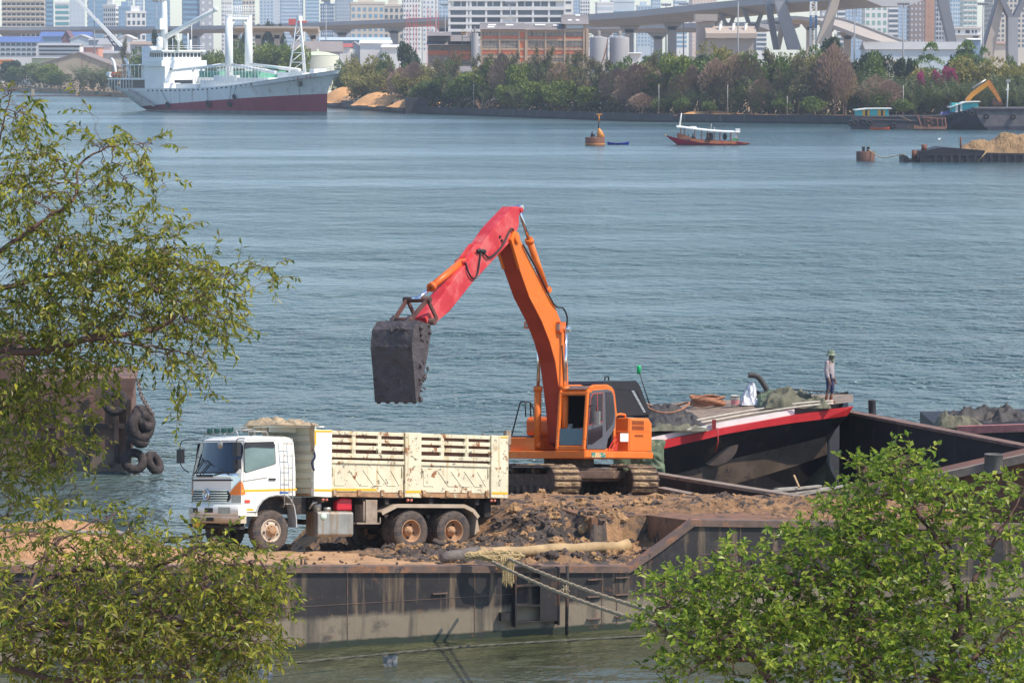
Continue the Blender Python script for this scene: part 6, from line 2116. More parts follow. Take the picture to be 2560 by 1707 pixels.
# solid pillars: front corners, roof, rear, sill
def seg(i, j, w, h, y):
 p, q = CP[i], CP[j]
 cbm.bar((p[0], y, p[1]), (q[0], y, q[1]), w, h, 0, (0, 1, 0))
for y in (y0 + .04, y1 - .04):
 for i in range(0, 8):
  seg(i, i + 1, .12, .08, y)
cbm.prism([(1.10, y0, 3.03), (.85, y0, 3.11), (.05, y0, 3.13), (-.22, y0, 3.06), (-.34, y0, 2.95), (-.3, y0, 2.90), (1.15, y0, 2.93)], (0, y1 - y0, 0))
cbm.b2((1.33, y0, 1.30), (1.43, y1, 1.43))
cbm.b2((1.14, y0, 2.86), (1.24, y1, 2.95))
cbm.prism([(-.50, y0, 2.26), (-.34, y0, 2.95), (-.26, y0, 2.95), (-.4, y0, 2.2)], (0, y1 - y0, 0))
cbm.b2((-.5, y0, 1.3), (-.38, y1 - .02, 2.3))
cbm.b2((-.5, y0, 1.3), (1.38, y1 - .02, 1.36))
cbm.b2((.1, y0, 1.32), (1.38, y0 + .04, 2.0))
xcab = cbm.build('cab', m_or, exc, .03)
k = MB()
k.prism([(1.18, y0 + .08, 3.035), (.9, y0 + .08, 3.135), (-.0, y0 + .08, 3.15), (-.0, y0 + .08, 3.13), (1.12, y0 + .08, 3.02)], (0, y1 - y0 - .2, 0))
k.build('roof_hatch', mat('hatch_grey', (.14, .10, .09), .8, var=.2), xcab)
k = MB()
k.b2((-.36, y0 + .05, 1.37), (-.30, y1 - .06, 2.9), 0)
k.b2((-.3, y0 + .05, 2.84), (1.1, y1 - .06, 2.86), 0)
k.b2((-.3, y0 + .04, 1.95), (1.2, y0 + .06, 2.85), 0)
k.build('cab_lining', m_hood, xcab)
k = MB()
k.b2((-.2, .6, 1.45), (.3, 1.05, 1.75), 0)
k.b2((-.28, .6, 1.7), (-.1, 1.05, 2.35), 0)
k.tube([(.75, .75, 1.4), (.85, .72, 1.95)], .015, 6, 1)
k.tube([(.8, .95, 1.4), (.9, .92, 1.95)], .015, 6, 1)
k.prism([(1.0, .42, 1.37), (1.2, .42, 1.40), (1.1, .42, 1.95), (.95, .42, 2.05)], (0, .22, 0), 2)
k.build('seat', [mat('seat_dark', (.05, .04, .045), .8), m_steel, mat('console_grey', (.40, .40, .36), .7)], xcab)
k = MB()
k.prism([(1.372, y0 + .1, 1.45), (1.345, y0 + .1, 1.92), (1.345, y1 - .1, 1.92), (1.372, y1 - .1, 1.45)], (.01, 0, 0))
k.build('lower_windscreen', glass_mat('blue_glass', (.04, .075, .085), .06, .8), xcab)
dg = MB()
yy = y1 - .012
DP = [(1.30, 1.34), (1.27, 1.95), (1.13, 2.88), (.95, 3.0), (.1, 3.05), (-.15, 3.0), (-.27, 2.9), (-.40, 2.3), (-.36, 1.95), (.06, 1.62), (.16, 1.34)]
dg.prism([(x, yy, z) for x, z in DP], (0, .03, 0), 0)
door = dg.build('cab_door', m_grey, xcab)
for poly, mm in (([(1.16, 2.1), (1.24, 2.03), (.40, 2.13), (.40, 2.93), (.95, 2.90), (1.06, 2.82)], m_redl), ([(1.25, 1.88), (.40, 2.02), (.40, 1.70), (1.0, 1.48), (1.27, 1.47)], None), ([(.22, 2.97), (-.10, 2.98), (-.22, 2.85), (-.33, 2.35), (-.2, 2.05), (.16, 1.85)], None)):
 k = MB()
 cx = sum(p[0] for p in poly) / len(poly)
 cz = sum(p[1] for p in poly) / len(poly)
 if mm:
  poly = [(1.235, 2.03), (.40, 2.13), (.40, 2.93), (.95, 2.90), (1.08, 2.80)]
  k.prism([(cx + (x - cx) * 1.04, yy + .03, cz + (z - cz) * 1.04) for x, z in poly], (0, .008, 0), 1)
 k.prism([(x, yy + .03, z) for x, z in poly], (0, .012, 0), 0)
 if mm:
  k.b2((.74, yy + .04, 2.12), (.72, yy + .046, 2.9), 1)
 k.build('door_window', [mat('dark_window', (.035, .025, .03), .08, var=.3, vs=3, spec=.7), m_redl], door)
k = MB()
k.tube([(1.2, y1 + .01, 2.55), (1.1, y1 + .14, 2.60), (1.02, y1 + .16, 2.55), (1.0, y1 + .16, 2.4)], .015, 6, 0)
k.box((1.0, y1 + .17, 2.22), (.05, .18, .38), 1)
k.build('mirror', [m_black, m_lens], xcab)
# boom, stick, bucket (profile in the x-z plane of the house)
BL = [(3.81, 6.98), (3.53, 6.5), (2.84, 5.59), (2.11, 4.93), (1.64, 4.37), (1.3, 3.79), (1.06, 2.96), (.92, 2.4), (.75, 1.5), (.35, 1.35), (.25, 1.6), (.42, 2.4), (.52, 3.19), (.62, 4.37), (.93, 4.9), (1.35, 5.4), (1.89, 5.78), (2.85, 6.65), (3.38, 7.19), (3.62, 7.28)]
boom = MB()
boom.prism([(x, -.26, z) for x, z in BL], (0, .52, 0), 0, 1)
boomo = boom.build('boom', [m_or, m_boom_shade], exc, .02)
boomo['label'] = 'bent orange boom'
k = MB()
for sg in (-1, 1):
 k.prism([(3.2, sg * .2, 6.6), (3.45, sg * .2, 6.35), (3.95, sg * .2, 7.15), (3.75, sg * .2, 7.42), (3.5, sg * .2, 7.35)], (0, sg * .09, 0))
k.cyl((3.67, -.36, 7.18), (3.67, .36, 7.18), .12, 14)
k.build('boom_head', m_or, boomo, .015)
k = MB()
k.b2((.95, .26, 4.65), (1.28, .40, 4.95), 0)
k.box((1.29, .33, 4.8), (.04, .12, .2), 1)
k.b2((1.55, -.52, 4.75), (1.75, -.28, 4.95), 0)
k.box((1.76, -.4, 4.85), (.03, .14, .12), 1)
k.build('work_lamp', [m_or2, m_lens], boomo)
k = MB()
k.tube(smooth_path([(3.3, .3, 7.05), (2.5, .32, 6.35), (1.5, .30, 5.45), (1.0, .33, 5.35), (.75, .33, 5.1), (.70, .28, 4.8)], 4), .025, 6)
k.tube([(.95, .28, 4.3), (.8, .28, 3.0)], .02, 6)
k.build('hose', m_pipe, boomo)
def cyl_part(a, b, f, r, rr_, parent, mb_mat, name='hydraulic_cylinder', y=0.):
 a = Vector((a[0], y, a[1]))
 b = Vector((b[0], y, b[1]))
 m_ = a.lerp(b, f)
 t = MB()
 t.cyl(a, m_, r, 14)
 t.cyl(a.lerp(m_, .93), m_.lerp(b, .01), r * 1.25, 14)
 t.cyl(a - Vector((0, .14, 0)), a + Vector((0, .14, 0)), r * .9, 10)
 ob = t.build(name, mb_mat, parent)
 t = MB()
 t.cyl(m_, b, rr_, 12)
 t.cyl(b - Vector((0, .14, 0)), b + Vector((0, .14, 0)), rr_ * 1.6, 10)
 t.build('rod', m_rod, ob)
 return ob
for sg in (-1, 1):
 cyl_part((1.1, 1.45), (1.02, 4.75), .50, .105, .05, exc, m_or, y=sg * .44)
cyl_part((1.41, 5.86), (3.05, 8.1), .62, .10, .05, exc, m_or)
SK = [(3.62, 8.10), (3.36, 8.12), (3.34, 7.61), (3.58, 7.22), (4.02, 6.98), (4.44, 6.74), (5.94, 5.85), (7.16, 5.03), (7.87, 4.70), (8.29, 4.64), (8.44, 4.82), (7.67, 5.34), (6.74, 6.06), (5.64, 6.74), (4.76, 7.44)]
st = MB()
st.prism([(x, -.2, z) for x, z in SK], (0, .4, 0))
stk = st.build('stick', m_red, exc, .02)
for sg in (-1, 1):
 k = MB()
 k.prism([(5.3, sg * .06, 6.95), (6.25, sg * .06, 6.28), (6.35, sg * .06, 6.42), (6.18, sg * .06, 6.52), (5.6, sg * .06, 6.95)], (0, sg * .06, 0))
 k.cyl((6.2, sg * .17, 6.4), (6.2, 0, 6.4), .09, 12)
 k.build('stick_bracket', m_red, stk, .01)
 k = MB()
 k.prism([(3.40, sg * .07, 8.06), (3.42, sg * .07, 7.7), (3.12, sg * .07, 7.96), (3.10, sg * .07, 8.10)], (0, sg * .06, 0))
 k.cyl((3.12, sg * .17, 8.03), (3.12, 0, 8.03), .08, 12)
 k.build('stick_bracket', m_red, stk, .01)
k = MB()
k.tube(smooth_path([(3.65, .24, 7.3), (3.9, .26, 7.45), (4.4, .26, 6.95), (5.1, .26, 6.6), (5.5, .25, 6.75), (5.75, .24, 6.7)], 5), .028, 6)
k.tube(smooth_path([(5.55, .24, 6.72), (5.75, .25, 6.1), (6.0, .25, 5.98), (6.25, .25, 6.15), (6.3, .2, 6.4)], 5), .026, 6)
for i in range(5):
 k.ball((5.35 + .09 * i, .24, 6.75 + .02 * math.sin(i * 3)), .06, 5)
for x, z in ((4.45, 7.2), (4.35, 7.1)):
 k.cyl((x, .2, z), (x, .24, z), .04, 8)
k.build('hose', m_pipe, stk)
cyl_part((6.2, 6.42), (8.52, 5.32), .70, .10, .05, exc, m_or2)
lk = MB()
for y in (-.32, .32):
 lk.bar((8.52, y, 5.3), (9.3, y * .8, 4.72), .06, .11)
 lk.bar((8.52, y, 5.3), (8.02, y, 4.78), .05, .10)
lk.cyl((8.52, -.42, 5.3), (8.52, .42, 5.3), .08, 12)
lk.cyl((9.3, -.34, 4.72), (9.3, .34, 4.72), .08, 12)
lk.cyl((8.2, -.36, 4.72), (8.2, .36, 4.72), .1, 12)
lk.build('bucket_linkage', m_link, exc)
bk = MB()
BO = [(9.52, 4.70), (9.78, 4.46), (9.86, 4.0), (9.76, 3.5), (9.62, 2.55), (9.50, 2.54), (9.30, 3.02), (9.0, 3.9), (8.86, 4.45), (8.92, 4.62)]
def bk_pt(x, z, y):
 return Vector((x + .03 * fbm(x * 3, z * 3, y * 3), y + .02 * fbm(z * 4, y * 5, x), z + .02 * fbm(y * 4, x * 4, z * 4)))
nn = len(BO)
w2 = .62
# shell with an open mouth towards the machine
ol = BO
for i in range(nn):
 j = (i + 1) % nn
 if 5 <= i <= 7:
  continue
 (xa, za), (xb, zb) = ol[i], ol[j]
 bk.grid(lambda u, v, xa=xa, za=za, xb=xb, zb=zb: bk_pt(xa + (xb - xa) * u, za + (zb - za) * u, w2 * (2 * v - 1)), 8, 20, 0, True)
cx, cz = 9.45, 3.8
for sg in (-1, 1):
 vs = [Vector((x, sg * w2, z)) for x, z in ol]
 bk.prism([Vector((cx + (x - cx) * .995, sg * (w2 - .03), cz + (z - cz) * .995)) for x, z in ol], (0, sg * .05, 0))
bk.prism([(9.4, -.6, 4.5), (9.2, -.6, 4.5), (9.0, -.6, 4.0), (9.3, -.6, 3.3), (9.55, -.6, 3.0), (9.7, -.6, 4.2)], (0, 1.2, 0))
for sg in (-1, 1):
 bk.prism([(9.55, sg * .2, 4.62), (9.35, sg * .2, 4.85), (9.2, sg * .2, 4.82), (8.95, sg * .2, 4.58)], (0, sg * .08, 0))
for i in range(5):
 y = -.55 + i * .275
 bk.prism([(9.5, y - .05, 2.56), (9.63, y - .05, 2.56), (9.56, y - .05, 2.50)], (0, .1, 0))
bko = bk.build('bucket', m_bkt, exc)
bko['label'] = 'bucket plastered with dark wet clay'
cl = MB()
r3 = random.Random(4)
for i in range(60):
 z = r3.uniform(2.55, 4.6)
 f = (z - 2.55) / 1.9
 if i % 2:
  c = (9.62 + .2 * min(1, f * 1.4) - .02, r3.uniform(-.6, .6), z)
 else:
  c = (9.5 - r3.random() * (.3 + .5 * f), .645, z)
 s_ = r3.uniform(.02, .05)
 cl.ball(c, s_, 4, 0, (1, r3.uniform(.8, 2), r3.uniform(.7, 1.8)))
cl.build('clay_lump', m_bkt, bko)['kind'] = 'stuff'
# ---------------- people ----------------
def skin(name, pts, edges, m, parent, sub=2):
 me = bpy.data.meshes.new(name)
 names = list(pts)
 me.from_pydata([pts[n][0] for n in names], [(names.index(a), names.index(b)) for a, b in edges], [])
 me.materials.append(m)
 o = bpy.data.objects.new(name, me)
 COL.objects.link(o)
 if parent:
  o.parent = parent
 o.modifiers.new('skin', 'SKIN').use_smooth_shade = True
 for i, n in enumerate(names):
  r = pts[n][1]
  me.skin_vertices[0].data[i].radius = (r, r) if not isinstance(r, tuple) else r
 me.skin_vertices[0].data[0].use_root = True
 md = o.modifiers.new('sub', 'SUBSURF')
 md.levels = md.render_levels = sub
 return o
m_skin = mat('skin', (.30, .16, .10), .6, var=.1)
def body_pts(pose, s=1.):
 """x forward, y left, z up"""
 if pose == 'stand':
  J = dict(pel=(0, 0, .93), sp=(0, 0, 1.12), ch=(.01, 0, 1.32), nk=(.02, 0, 1.46), hd=(.04, 0, 1.56), tp=(.04, 0, 1.66),
     lh=(0, .09, .90), lk=(.05, .10, .50), la=(-.02, .11, .09), lt=(.12, .12, .04),
     rh=(0, -.09, .90), rk=(.00, -.10, .50), ra=(-.10, -.10, .09), rt=(.06, -.11, .04),
     ls=(0, .19, 1.38), le=(-.04, .23, 1.10), lw=(.03, .25, .84), rs=(0, -.19, 1.38), re=(-.03, -.23, 1.10), rw=(.07, -.24, .84))
 elif pose == 'sit':
  J = dict(pel=(0, 0, .08), sp=(.02, 0, .28), ch=(.06, 0, .48), nk=(.09, 0, .62), hd=(.12, 0, .71), tp=(.12, 0, .82),
     lh=(.05, .09, .08), lk=(.42, .16, .30), la=(.40, .14, -.10), lt=(.54, .14, -.12),
     rh=(.05, -.09, .08), rk=(.42, -.16, .30), ra=(.40, -.14, -.10), rt=(.54, -.14, -.12),
     ls=(.05, .18, .54), le=(.16, .24, .32), lw=(.36, .18, .34), rs=(.05, -.18, .54), re=(.16, -.24, .32), rw=(.36, -.18, .34))
 return {k: Vector(v) * s for k, v in J.items()}
def person(name, M, pose, label, cols, hat=None, boots=None, scarf=None, s=1., fingers=False, group=None):
 t = thing('person', label, 'person', M, group)
 J = body_pts(pose, s)
 R = dict(pel=.13, sp=.12, ch=.14, nk=.055, hd=.085, tp=.06, lh=.085, lk=.058, la=.04, lt=.035, rh=.085, rk=.058, ra=.04, rt=.035,
    ls=.055, le=.042, lw=.028, rs=.055, re=.042, rw=.028)
 pts = {k: (J[k], R[k] * s) for k in J}
 E_ = [('pel', 'sp'), ('sp', 'ch'), ('ch', 'nk'), ('nk', 'hd'), ('hd', 'tp'), ('pel', 'lh'), ('lh', 'lk'), ('lk', 'la'), ('la', 'lt'), ('pel', 'rh'), ('rh', 'rk'),
   ('rk', 'ra'), ('ra', 'rt'), ('ch', 'ls'), ('ls', 'le'), ('le', 'lw'), ('ch', 'rs'), ('rs', 're'), ('re', 'rw')]
 for h in 'lr':
  w = J[h + 'w']
  d = (w - J[h + 'e']).normalized()
  pts[h + 'p'] = (w + d * .08 * s, .03 * s)
  E_.append((h + 'w', h + 'p'))
  if fingers:
   sd = Vector((1, 0, 0))
   for i, L_ in enumerate((.07, .085, .08, .06)):
    a = w + d * .10 + sd * (.018 * (i - 1.5))
    pts[h + 'f%d' % i] = (a + d * .01, .010)
    pts[h + 'g%d' % i] = (a + d * (.01 + L_ * .6) + sd * .01, .009)
    pts[h + 'h%d' % i] = (a + d * (.01 + L_) + sd * .025, .007)
    E_ += [(h + 'p', h + 'f%d' % i), (h + 'f%d' % i, h + 'g%d' % i), (h + 'g%d' % i, h + 'h%d' % i)]
   pts[h + 't'] = (w + d * .05 + sd * .05, .010)
   E_ += [(h + 'w', h + 't')]
 if fingers:
  pts['nose'] = (J['hd'] + Vector((.095, 0, .0)), .012)
  E_.append(('hd', 'nose'))
 skin('body', pts, E_, m_skin, t)
 up = ['ch', 'sp', 'pel', 'ls', 'le', 'rs', 're', 'lw', 'rw', 'nk']
 sp_ = {k: (J[k] - (Vector((0, 0, .07)) * s if k == 'nk' else Vector((0, 0, .15)) if k == 'pel' else Vector()), (R[k] + (.02 if k == 'nk' else .045 if k == 'pel' else .036)) * s) for k in up}
 skin('shirt', sp_, [('ch', 'sp'), ('sp', 'pel'), ('ch', 'ls'), ('ls', 'le'), ('le', 'lw'), ('ch', 'rs'), ('rs', 're'), ('re', 'rw'), ('ch', 'nk')], cols[0], t)
 tr = {k: (J[k], (R[k] + (-.01 if k == 'pel' else .015)) * s) for k in ('pel', 'lh', 'lk', 'rh', 'rk')}
 for h in 'lr':
  tr[h + 'c'] = (J[h + 'k'].lerp(J[h + 'a'], .45), .062 * s)
 skin('trousers', tr, [('pel', 'lh'), ('lh', 'lk'), ('lk', 'lc'), ('pel', 'rh'), ('rh', 'rk'), ('rk', 'rc')], cols[1], t)
 if boots:
  for h in 'lr':
   b_ = {'a': (J[h + 'k'].lerp(J[h + 'a'], .5), .062 * s), 'b': (J[h + 'a'], .055 * s), 'c': (J[h + 't'] + Vector((.03, 0, .01)), .045 * s)}
   skin('boot', b_, [('a', 'b'), ('b', 'c')], boots, t)
 if hat:
  k = MB()
  Mh = Matrix.Translation(J['hd'] + Vector((0, 0, .06)))
  k.lathe([(.19, -.02), (.195, .0), (.115, .03), (.11, .10), (.09, .135), (.001, .14)], Mh, 20)
  k.lathe([(.19, -.02), (.115, .015), (.001, .02)], Mh, 20)
  k.build('hat', hat, t)
 else:
  k = MB()
  k.ball(J['hd'] + Vector((-.01, 0, .055)) * s, .105 * s, 8, 0, (1, .9, .9))
  k.build('hair', mat('hair_black', (.012, .010, .010), .6), t)
 if scarf:
  skin('scarf', {'a': (J['nk'] + Vector((.02, 0, .0)), .085), 'b': (J['hd'] + Vector((.035, 0, -.02)), .088), 'c': (J['ch'] + Vector((.12, 0, .06)), .05)}, [('a', 'b'), ('a', 'c')], scarf, t)
 if fingers:
  k = MB()
  for sg in (-1, 1):
   k.ball(J['hd'] + Vector((.088, sg * .033, .015)), .013, 5)
  k.build('eye', mat('eye_dark', (.02, .015, .012), .3), t)
 return t
m_camo = mat('camo_cloth', (.16, .20, .13), .9, var=.4, vs=14, spots=[((.45, .46, .38), 16, .55, .03), ((.03, .04, .03), 12, .6, .03)])
# ---------------- moored barge with the red and white edge ----------------
EP = [(1560, 1127, 108.4), (1636, 1107, 109), (1700, 1091, 109.4), (1754, 1081, 109.7), (1810, 1069, 110), (1900, 1053, 110.6), (1987, 1037, 111.2), (2060, 1026, 111.6), (2132, 1017, 112)]
EB = [(1560, 1147), (1636, 1126.6), (1700, 1111), (1754, 1099), (1813, 1084.5), (1900, 1069), (1987, 1056), (2060, 1047), (2118, 1039)]
top = [P(*e) for e in EP]
bot = [P(b[0], b[1], e[2]) for b, e in zip(EB, EP)]
m_bh = mat('barge_black', (.022, .018, .020), .6, var=.35, vs=1.2, spots=[((.11, .07, .045), 1.1, .60, .12)], streak=((.07, .05, .04), 3, .62))
m_bl = mat('barge_lower_lit', (.12, .085, .06), .7, var=.4, vs=1.0, spots=[((.05, .04, .045), 1.6, .55, .12), ((.2, .12, .07), 2.2, .62, .08)])  # brown lower hull, painted paler for the sunlit strip below the overhang
m_redb = mat('red_edge', (.50, .018, .022), .5, var=.14, vs=2, spots=[((.42, .12, .05), 1.6, .63, .05), ((.20, .28, .34), 5, .70, .03)])
m_whb = mat('white_edge', (.72, .70, .66), .55, var=.08, spots=((.35, .30, .25), 3, .64, .06))
m_board = mat('deck_boards', (.24, .18, .135), .85, var=.3, vs=3, streak=((.12, .10, .09), 4, .55), spots=((.38, .31, .24), 1.2, .6, .15))
bg = thing('moored_barge', 'black sheer-bowed barge with red and white painted deck edge behind the excavator', 'barge', top[4])
BGI = bg.matrix_world.inverted()
L_ = lambda p: BGI @ Vector(p)
hm = MB()
low = []
for i, (b, e) in enumerate(zip(bot, EP)):
 f = i / (len(bot) - 1)
 low.append(Vector((b.x + .2 - (.75 if i == 8 else 0), b.y + 1.0, (.45 + 1.65 * f ** 1.6))))
mid = [b.lerp(l, .52) + Vector((0, .22, 0)) for b, l in zip(bot, low)]
mid2 = [m_ + Vector((0, .35, -.02)) for m_ in mid]
keel = [Vector((l.x, l.y + .5, min(l.z - .2, -.3 + .9 * max(0, i - 5)))) for i, l in enumerate(low)]
bk_ = [Vector((b.x + .8, b.y + 8.2, b.z)) for b in bot]
n9 = len(bot)
for A, B, m_i in ((bot, mid, 0), (mid, low, 1), (low, keel, 0), (keel, [Vector((q.x, q.y, -.6)) for q in bk_], 0)):
 hm.add([L_(p) for p in A] + [L_(p) for p in B], [(i, i + 1, n9 + i + 1, n9 + i) for i in range(n9 - 1)], m_i)
hm.add([L_(p) for p in bk_] + [L_(Vector((q.x, q.y, -.6))) for q in bk_], [(i, i + 1, n9 + i + 1, n9 + i) for i in range(n9 - 1)], 0)
hm.add([L_(bot[-1]), L_(mid[-1]), L_(low[-1]), L_(keel[-1]), L_(Vector((bk_[-1].x, bk_[-1].y, -.6))), L_(bk_[-1])], [(0, 1, 2, 3, 4, 5)], 0)
hm.add([L_(bot[0]), L_(mid[0]), L_(low[0]), L_(keel[0]), L_(Vector((bk_[0].x, bk_[0].y, -.6))), L_(bk_[0])], [(5, 4, 3, 2, 1, 0)], 0)
hm.build('hull', [m_bh, m_bl], bg)
k = MB()
inn = Vector((.05, .25, 0))
out = Vector((-.01, -.06, 0))
for i in range(n9 - 1):
 k.loft([L_(bot[i] + out), L_(top[i] + out), L_(top[i] + inn), L_(bot[i] + inn)], [L_(bot[i + 1] + out), L_(top[i + 1] + out), L_(top[i + 1] + inn), L_(bot[i + 1] + inn)])
fixn(k.build('red_edge', m_redb, bg))
k = MB()
wt = [Vector((0, .16, .17 - .05 * max(0, 4 - i) / 4)) for i in range(n9)]
for i in range(0, 6):
 a, b = top[i] + Vector((0, .16, 0)), top[i + 1] + Vector((0, .16, 0))
 k.loft([L_(a), L_(a + Vector((0, 0, .16))), L_(a + Vector((0, .12, .16))), L_(a + Vector((0, .12, 0)))], [L_(b), L_(b + Vector((0, 0, .16))), L_(b + Vector((0, .12, .16))), L_(b + Vector((0, .12, 0)))])
k.build('white_edge', m_whb, bg)
def bdeck(f, v):
 """deck point: f along the edge 0..1, v metres inboard"""
 x = f * (n9 - 1)
 i = min(int(x), n9 - 2)
 p = top[i].lerp(top[i + 1], x - i)
 return p + Vector((.1 * v, v, .13 + .42 * math.sin(min(1, v / 5.5) * math.pi / 2) * (1 - .85 * f)))
k = MB()
k.grid(lambda u, v: L_(bdeck(u, .28 + v * 7.8 * (1 - .72 * u))), 24, 16)
k.build('deck', m_board, bg)
def dpos(px, py):
 """point of that deck seen at a pixel"""
 best = None
 for i in range(60):
  for j in range(40):
   q = bdeck(i / 59, j * .2 * (1 - .72 * i / 59))
   d = q - Vector((0, 0, H))
   z = d.y * PC - d.z * PS
   e = (1280 + FPX * d.x / z - px) ** 2 + (853.5 - FPX * (d.y * PS + d.z * PC) / z - py) ** 2
   if best is None or e < best[0]:
    best = (e, q)
 return best[1]
# hull fittings
k = MB()
c = mid[4] + Vector((-.3, -.35, .15))
Mh = frame(c, (0, -1, -.25), (1, 0, 0))
pr = [(.62 * math.cos(a), .62 * math.sin(a)) for a in [math.pi + math.pi * i / 14 for i in range(15)]]
k.prism([L_(c + Vector((x, 0, y * .85 + .25 + .18 * x))) for x, y in pr], (0, .06, 0))
k.tube([L_(c + Vector((-.95, -.05, .12))), L_(c + Vector((-.6, -.05, .10)))], .04)
k.build('half_round_plate', mat('plate_rust', (.13, .095, .075), .7, var=.25), bg)
k = MB()
a = bot[4] + Vector((-.35, -.1, .3))
k.box(L_(a), (.12, .1, .3))
k.tube([L_(a + Vector((.1, -.03, -.1))), L_(a + Vector((.12, -.03, -.5))), L_(a + Vector((.05, -.03, -.85)))], .03, 6)
k.build('shackle', mat('shackle_red', (.30, .035, .03), .6), bg)
m_tarp = mat('olive_tarp', (.13, .125, .085), .85, var=.3, vs=3, bump=(.5, 8, .04), spots=((.24, .22, .16), 2.5, .6, .12))
m_tarpd = mat('dark_tarp', (.055, .05, .048), .7, var=.3, vs=4, bump=(.5, 8, .04), spots=((.15, .12, .09), 3, .58, .12))
m_tarpg = mat('green_tarp', (.12, .16, .10), .8, var=.3, vs=4, spots=((.30, .26, .15), 8, .58, .04))
def put(name, px, py, lx, ly, h, m, seed, label, cat, fold=1.2, rz=0, dz=0.):
 q = dpos(px, py)
 o = crumple(name, Matrix.Translation(q + Vector((0, 0, dz))) @ Matrix.Rotation(rz, 4, 'Z'), lx, ly, h, m, seed, fold)
 return tag(o, label, cat)
put('tarpaulin', 1668, 1052, 1.7, 3.2, .45, m_tarpd, 2, 'dark crumpled tarpaulin piled on the moored barge just right of the excavator', 'tarpaulin', 1, .2)
put('tarpaulin', 1690, 1072, 1.9, 1.8, .2, m_tarp, 12, 'brownish sheet lying flat along the white barge edge', 'tarpaulin', 1.3)
put('tarpaulin', 1990, 1015, 2.1, 1.8, .58, m_tarp, 5, 'heaped olive green tarpaulin peaking near the standing person', 'tarpaulin', 1.0)
put('tarpaulin', 1925, 1014, .9, 1.4, .42, m_tarpg, 8, 'green tarpaulin with brown mesh pattern left of the olive heap', 'tarpaulin', 1.2)
put('sack', 1870, 1010, .55, .9, .75, mat('white_sack', (.62, .62, .64), .6, var=.12, vs=6, bump=(.6, 9, .05)), 6, 'white plastic sack slumped beside the paint bucket', 'sack', 1.5)
o = put('rubber_mat', 1893, 1006, .5, .7, .5, m_tarpd, 21, 'black rubber sheet bent over beside the white sack', 'sheet', 1.5)
k = MB()
k.tube(smooth_path([(-.35, -.1, .9), (-.05, -.1, .85), (.2, -.1, .5), (.38, -.1, .1)], 4), .09, 8)
k.build('roll', m_tarpd, o)
q = dpos(1836, 1017)
k = MB()
Mb = Matrix.Translation(q)
k.lathe([(.001, 0), (.115, 0), (.15, .36), (.155, .37), (.14, .37), (.11, .02), (.001, .02)], None, 20)
bkto = k.build('bucket', mat('bucket_white', (.62, .60, .54), .5, var=.12, vs=8, spots=((.16, .13, .10), 8, .56, .04)))
bkto.matrix_world = Mb
tag(bkto, 'white paint bucket with red label on the barge deck', 'bucket')
k = MB()
k.lathe([(.128, .09), (.143, .24)], None, 20)
k.build('bucket_label', mat('label_red', (.60, .25, .25), .6, var=.5, vs=14), bkto)
k = MB()
k.lathe([(.15, .33), (.153, .36)], None, 20)
k.build('rim_band', m_black, bkto)
# coil of orange hose rope, loose loop, whip pole, lattice mast, pipes
q = dpos(1768, 1017)
pts = []
for i in range(130):
 an = i * .32
 r_ = .42 + .05 * math.sin(i * .7)
 pts.append(q + Vector((1.18 * r_ * math.cos(an), .95 * r_ * math.sin(an), .05 + .0022 * i + .02 * math.sin(i * 1.3))))
mr_ = mat('rope_orange', (.36, .16, .09), .85, var=.25, vs=9, bump=(1, 24, .03))
rope('rope_coil', pts, .035, mr_, 'neat coil of orange brown rope on the barge deck', 2, False)
q = dpos(1668, 1048)
pts = [q + Vector((.75 * math.cos(a) - .1, .9 * math.sin(a), .42 + .12 * math.cos(2 * a))) for a in [i * .35 for i in range(36)]]
rope('rope_coil', pts, .03, mr_, 'loose brown rope loops over the dark tarpaulin', 2, False)
wp = dpos(1632, 1035)
we = P(1597, 926, wp.y)
pole = thing('signal_pole', 'slender leaning pole with a bright green plastic head beside the excavator', 'pole', wp)
k = MB()
k.tube([(0, 0, -.1), (we - wp)], [.028, .014], 8)
k.build('pole', m_black, pole)
k = MB()
k.lathe([(.001, -.12), (.06, -.10), (.065, .12), (.05, .16), (.001, .17)], Matrix.Translation(we - wp), 12)
k.build('head', mat('green_plastic', (.01, .42, .12), .35), pole)
def bollard(p, r, h, label, m, cap=True, tilt=0):
 k = MB()
 k.lathe([(r, -.2), (r, h - .03), (r * 1.04, h - .02), (r * 1.04, h), (r * .9, h), (r * .88, h - .05), (.001, h - .05)], None, 20)
 o = k.build('bollard', m)
 o.matrix_world = Matrix.Translation(p) @ Matrix.Rotation(tilt, 4, 'Y')
 return tag(o, label, 'bollard')
m_boll = mat('bollard_dark', (.045, .04, .045), .5, var=.3, spots=((.12, .09, .07), 4, .6))
bollard(dpos(1643, 1024), .11, .17, 'small dark steel bollard at the tarpaulin heap', m_boll)
bollard(P(2181, 1033, 113.5), .12, .42, 'tall black steel bollard standing right of the person', m_boll, True, -.05)
tm = thing('lattice_mast', 'black steel lattice mast laid along the far deck edge', 'mast', P(1945, 1000, 116.2))
a, b = Vector((0, 0, .15)), P(2095, 1006, 117) - P(1945, 1000, 116.2) + Vector((0, 0, .1))
k = MB()
for o_ in ((0, 0, 0), (0, .3, 0), (0, .15, .22)):
 k.tube([a + Vector(o_), b + Vector(o_)], .022, 6)
for i in range(8):
 p0, p1 = a.lerp(b, i / 8), a.lerp(b, (i + 1) / 8)
 k.tube([p0, p1 + Vector((0, .15, .22))], .012, 5)
 k.tube([p0 + Vector((0, .15, .22)), p1], .012, 5)
k.build('lattice', m_black, tm)
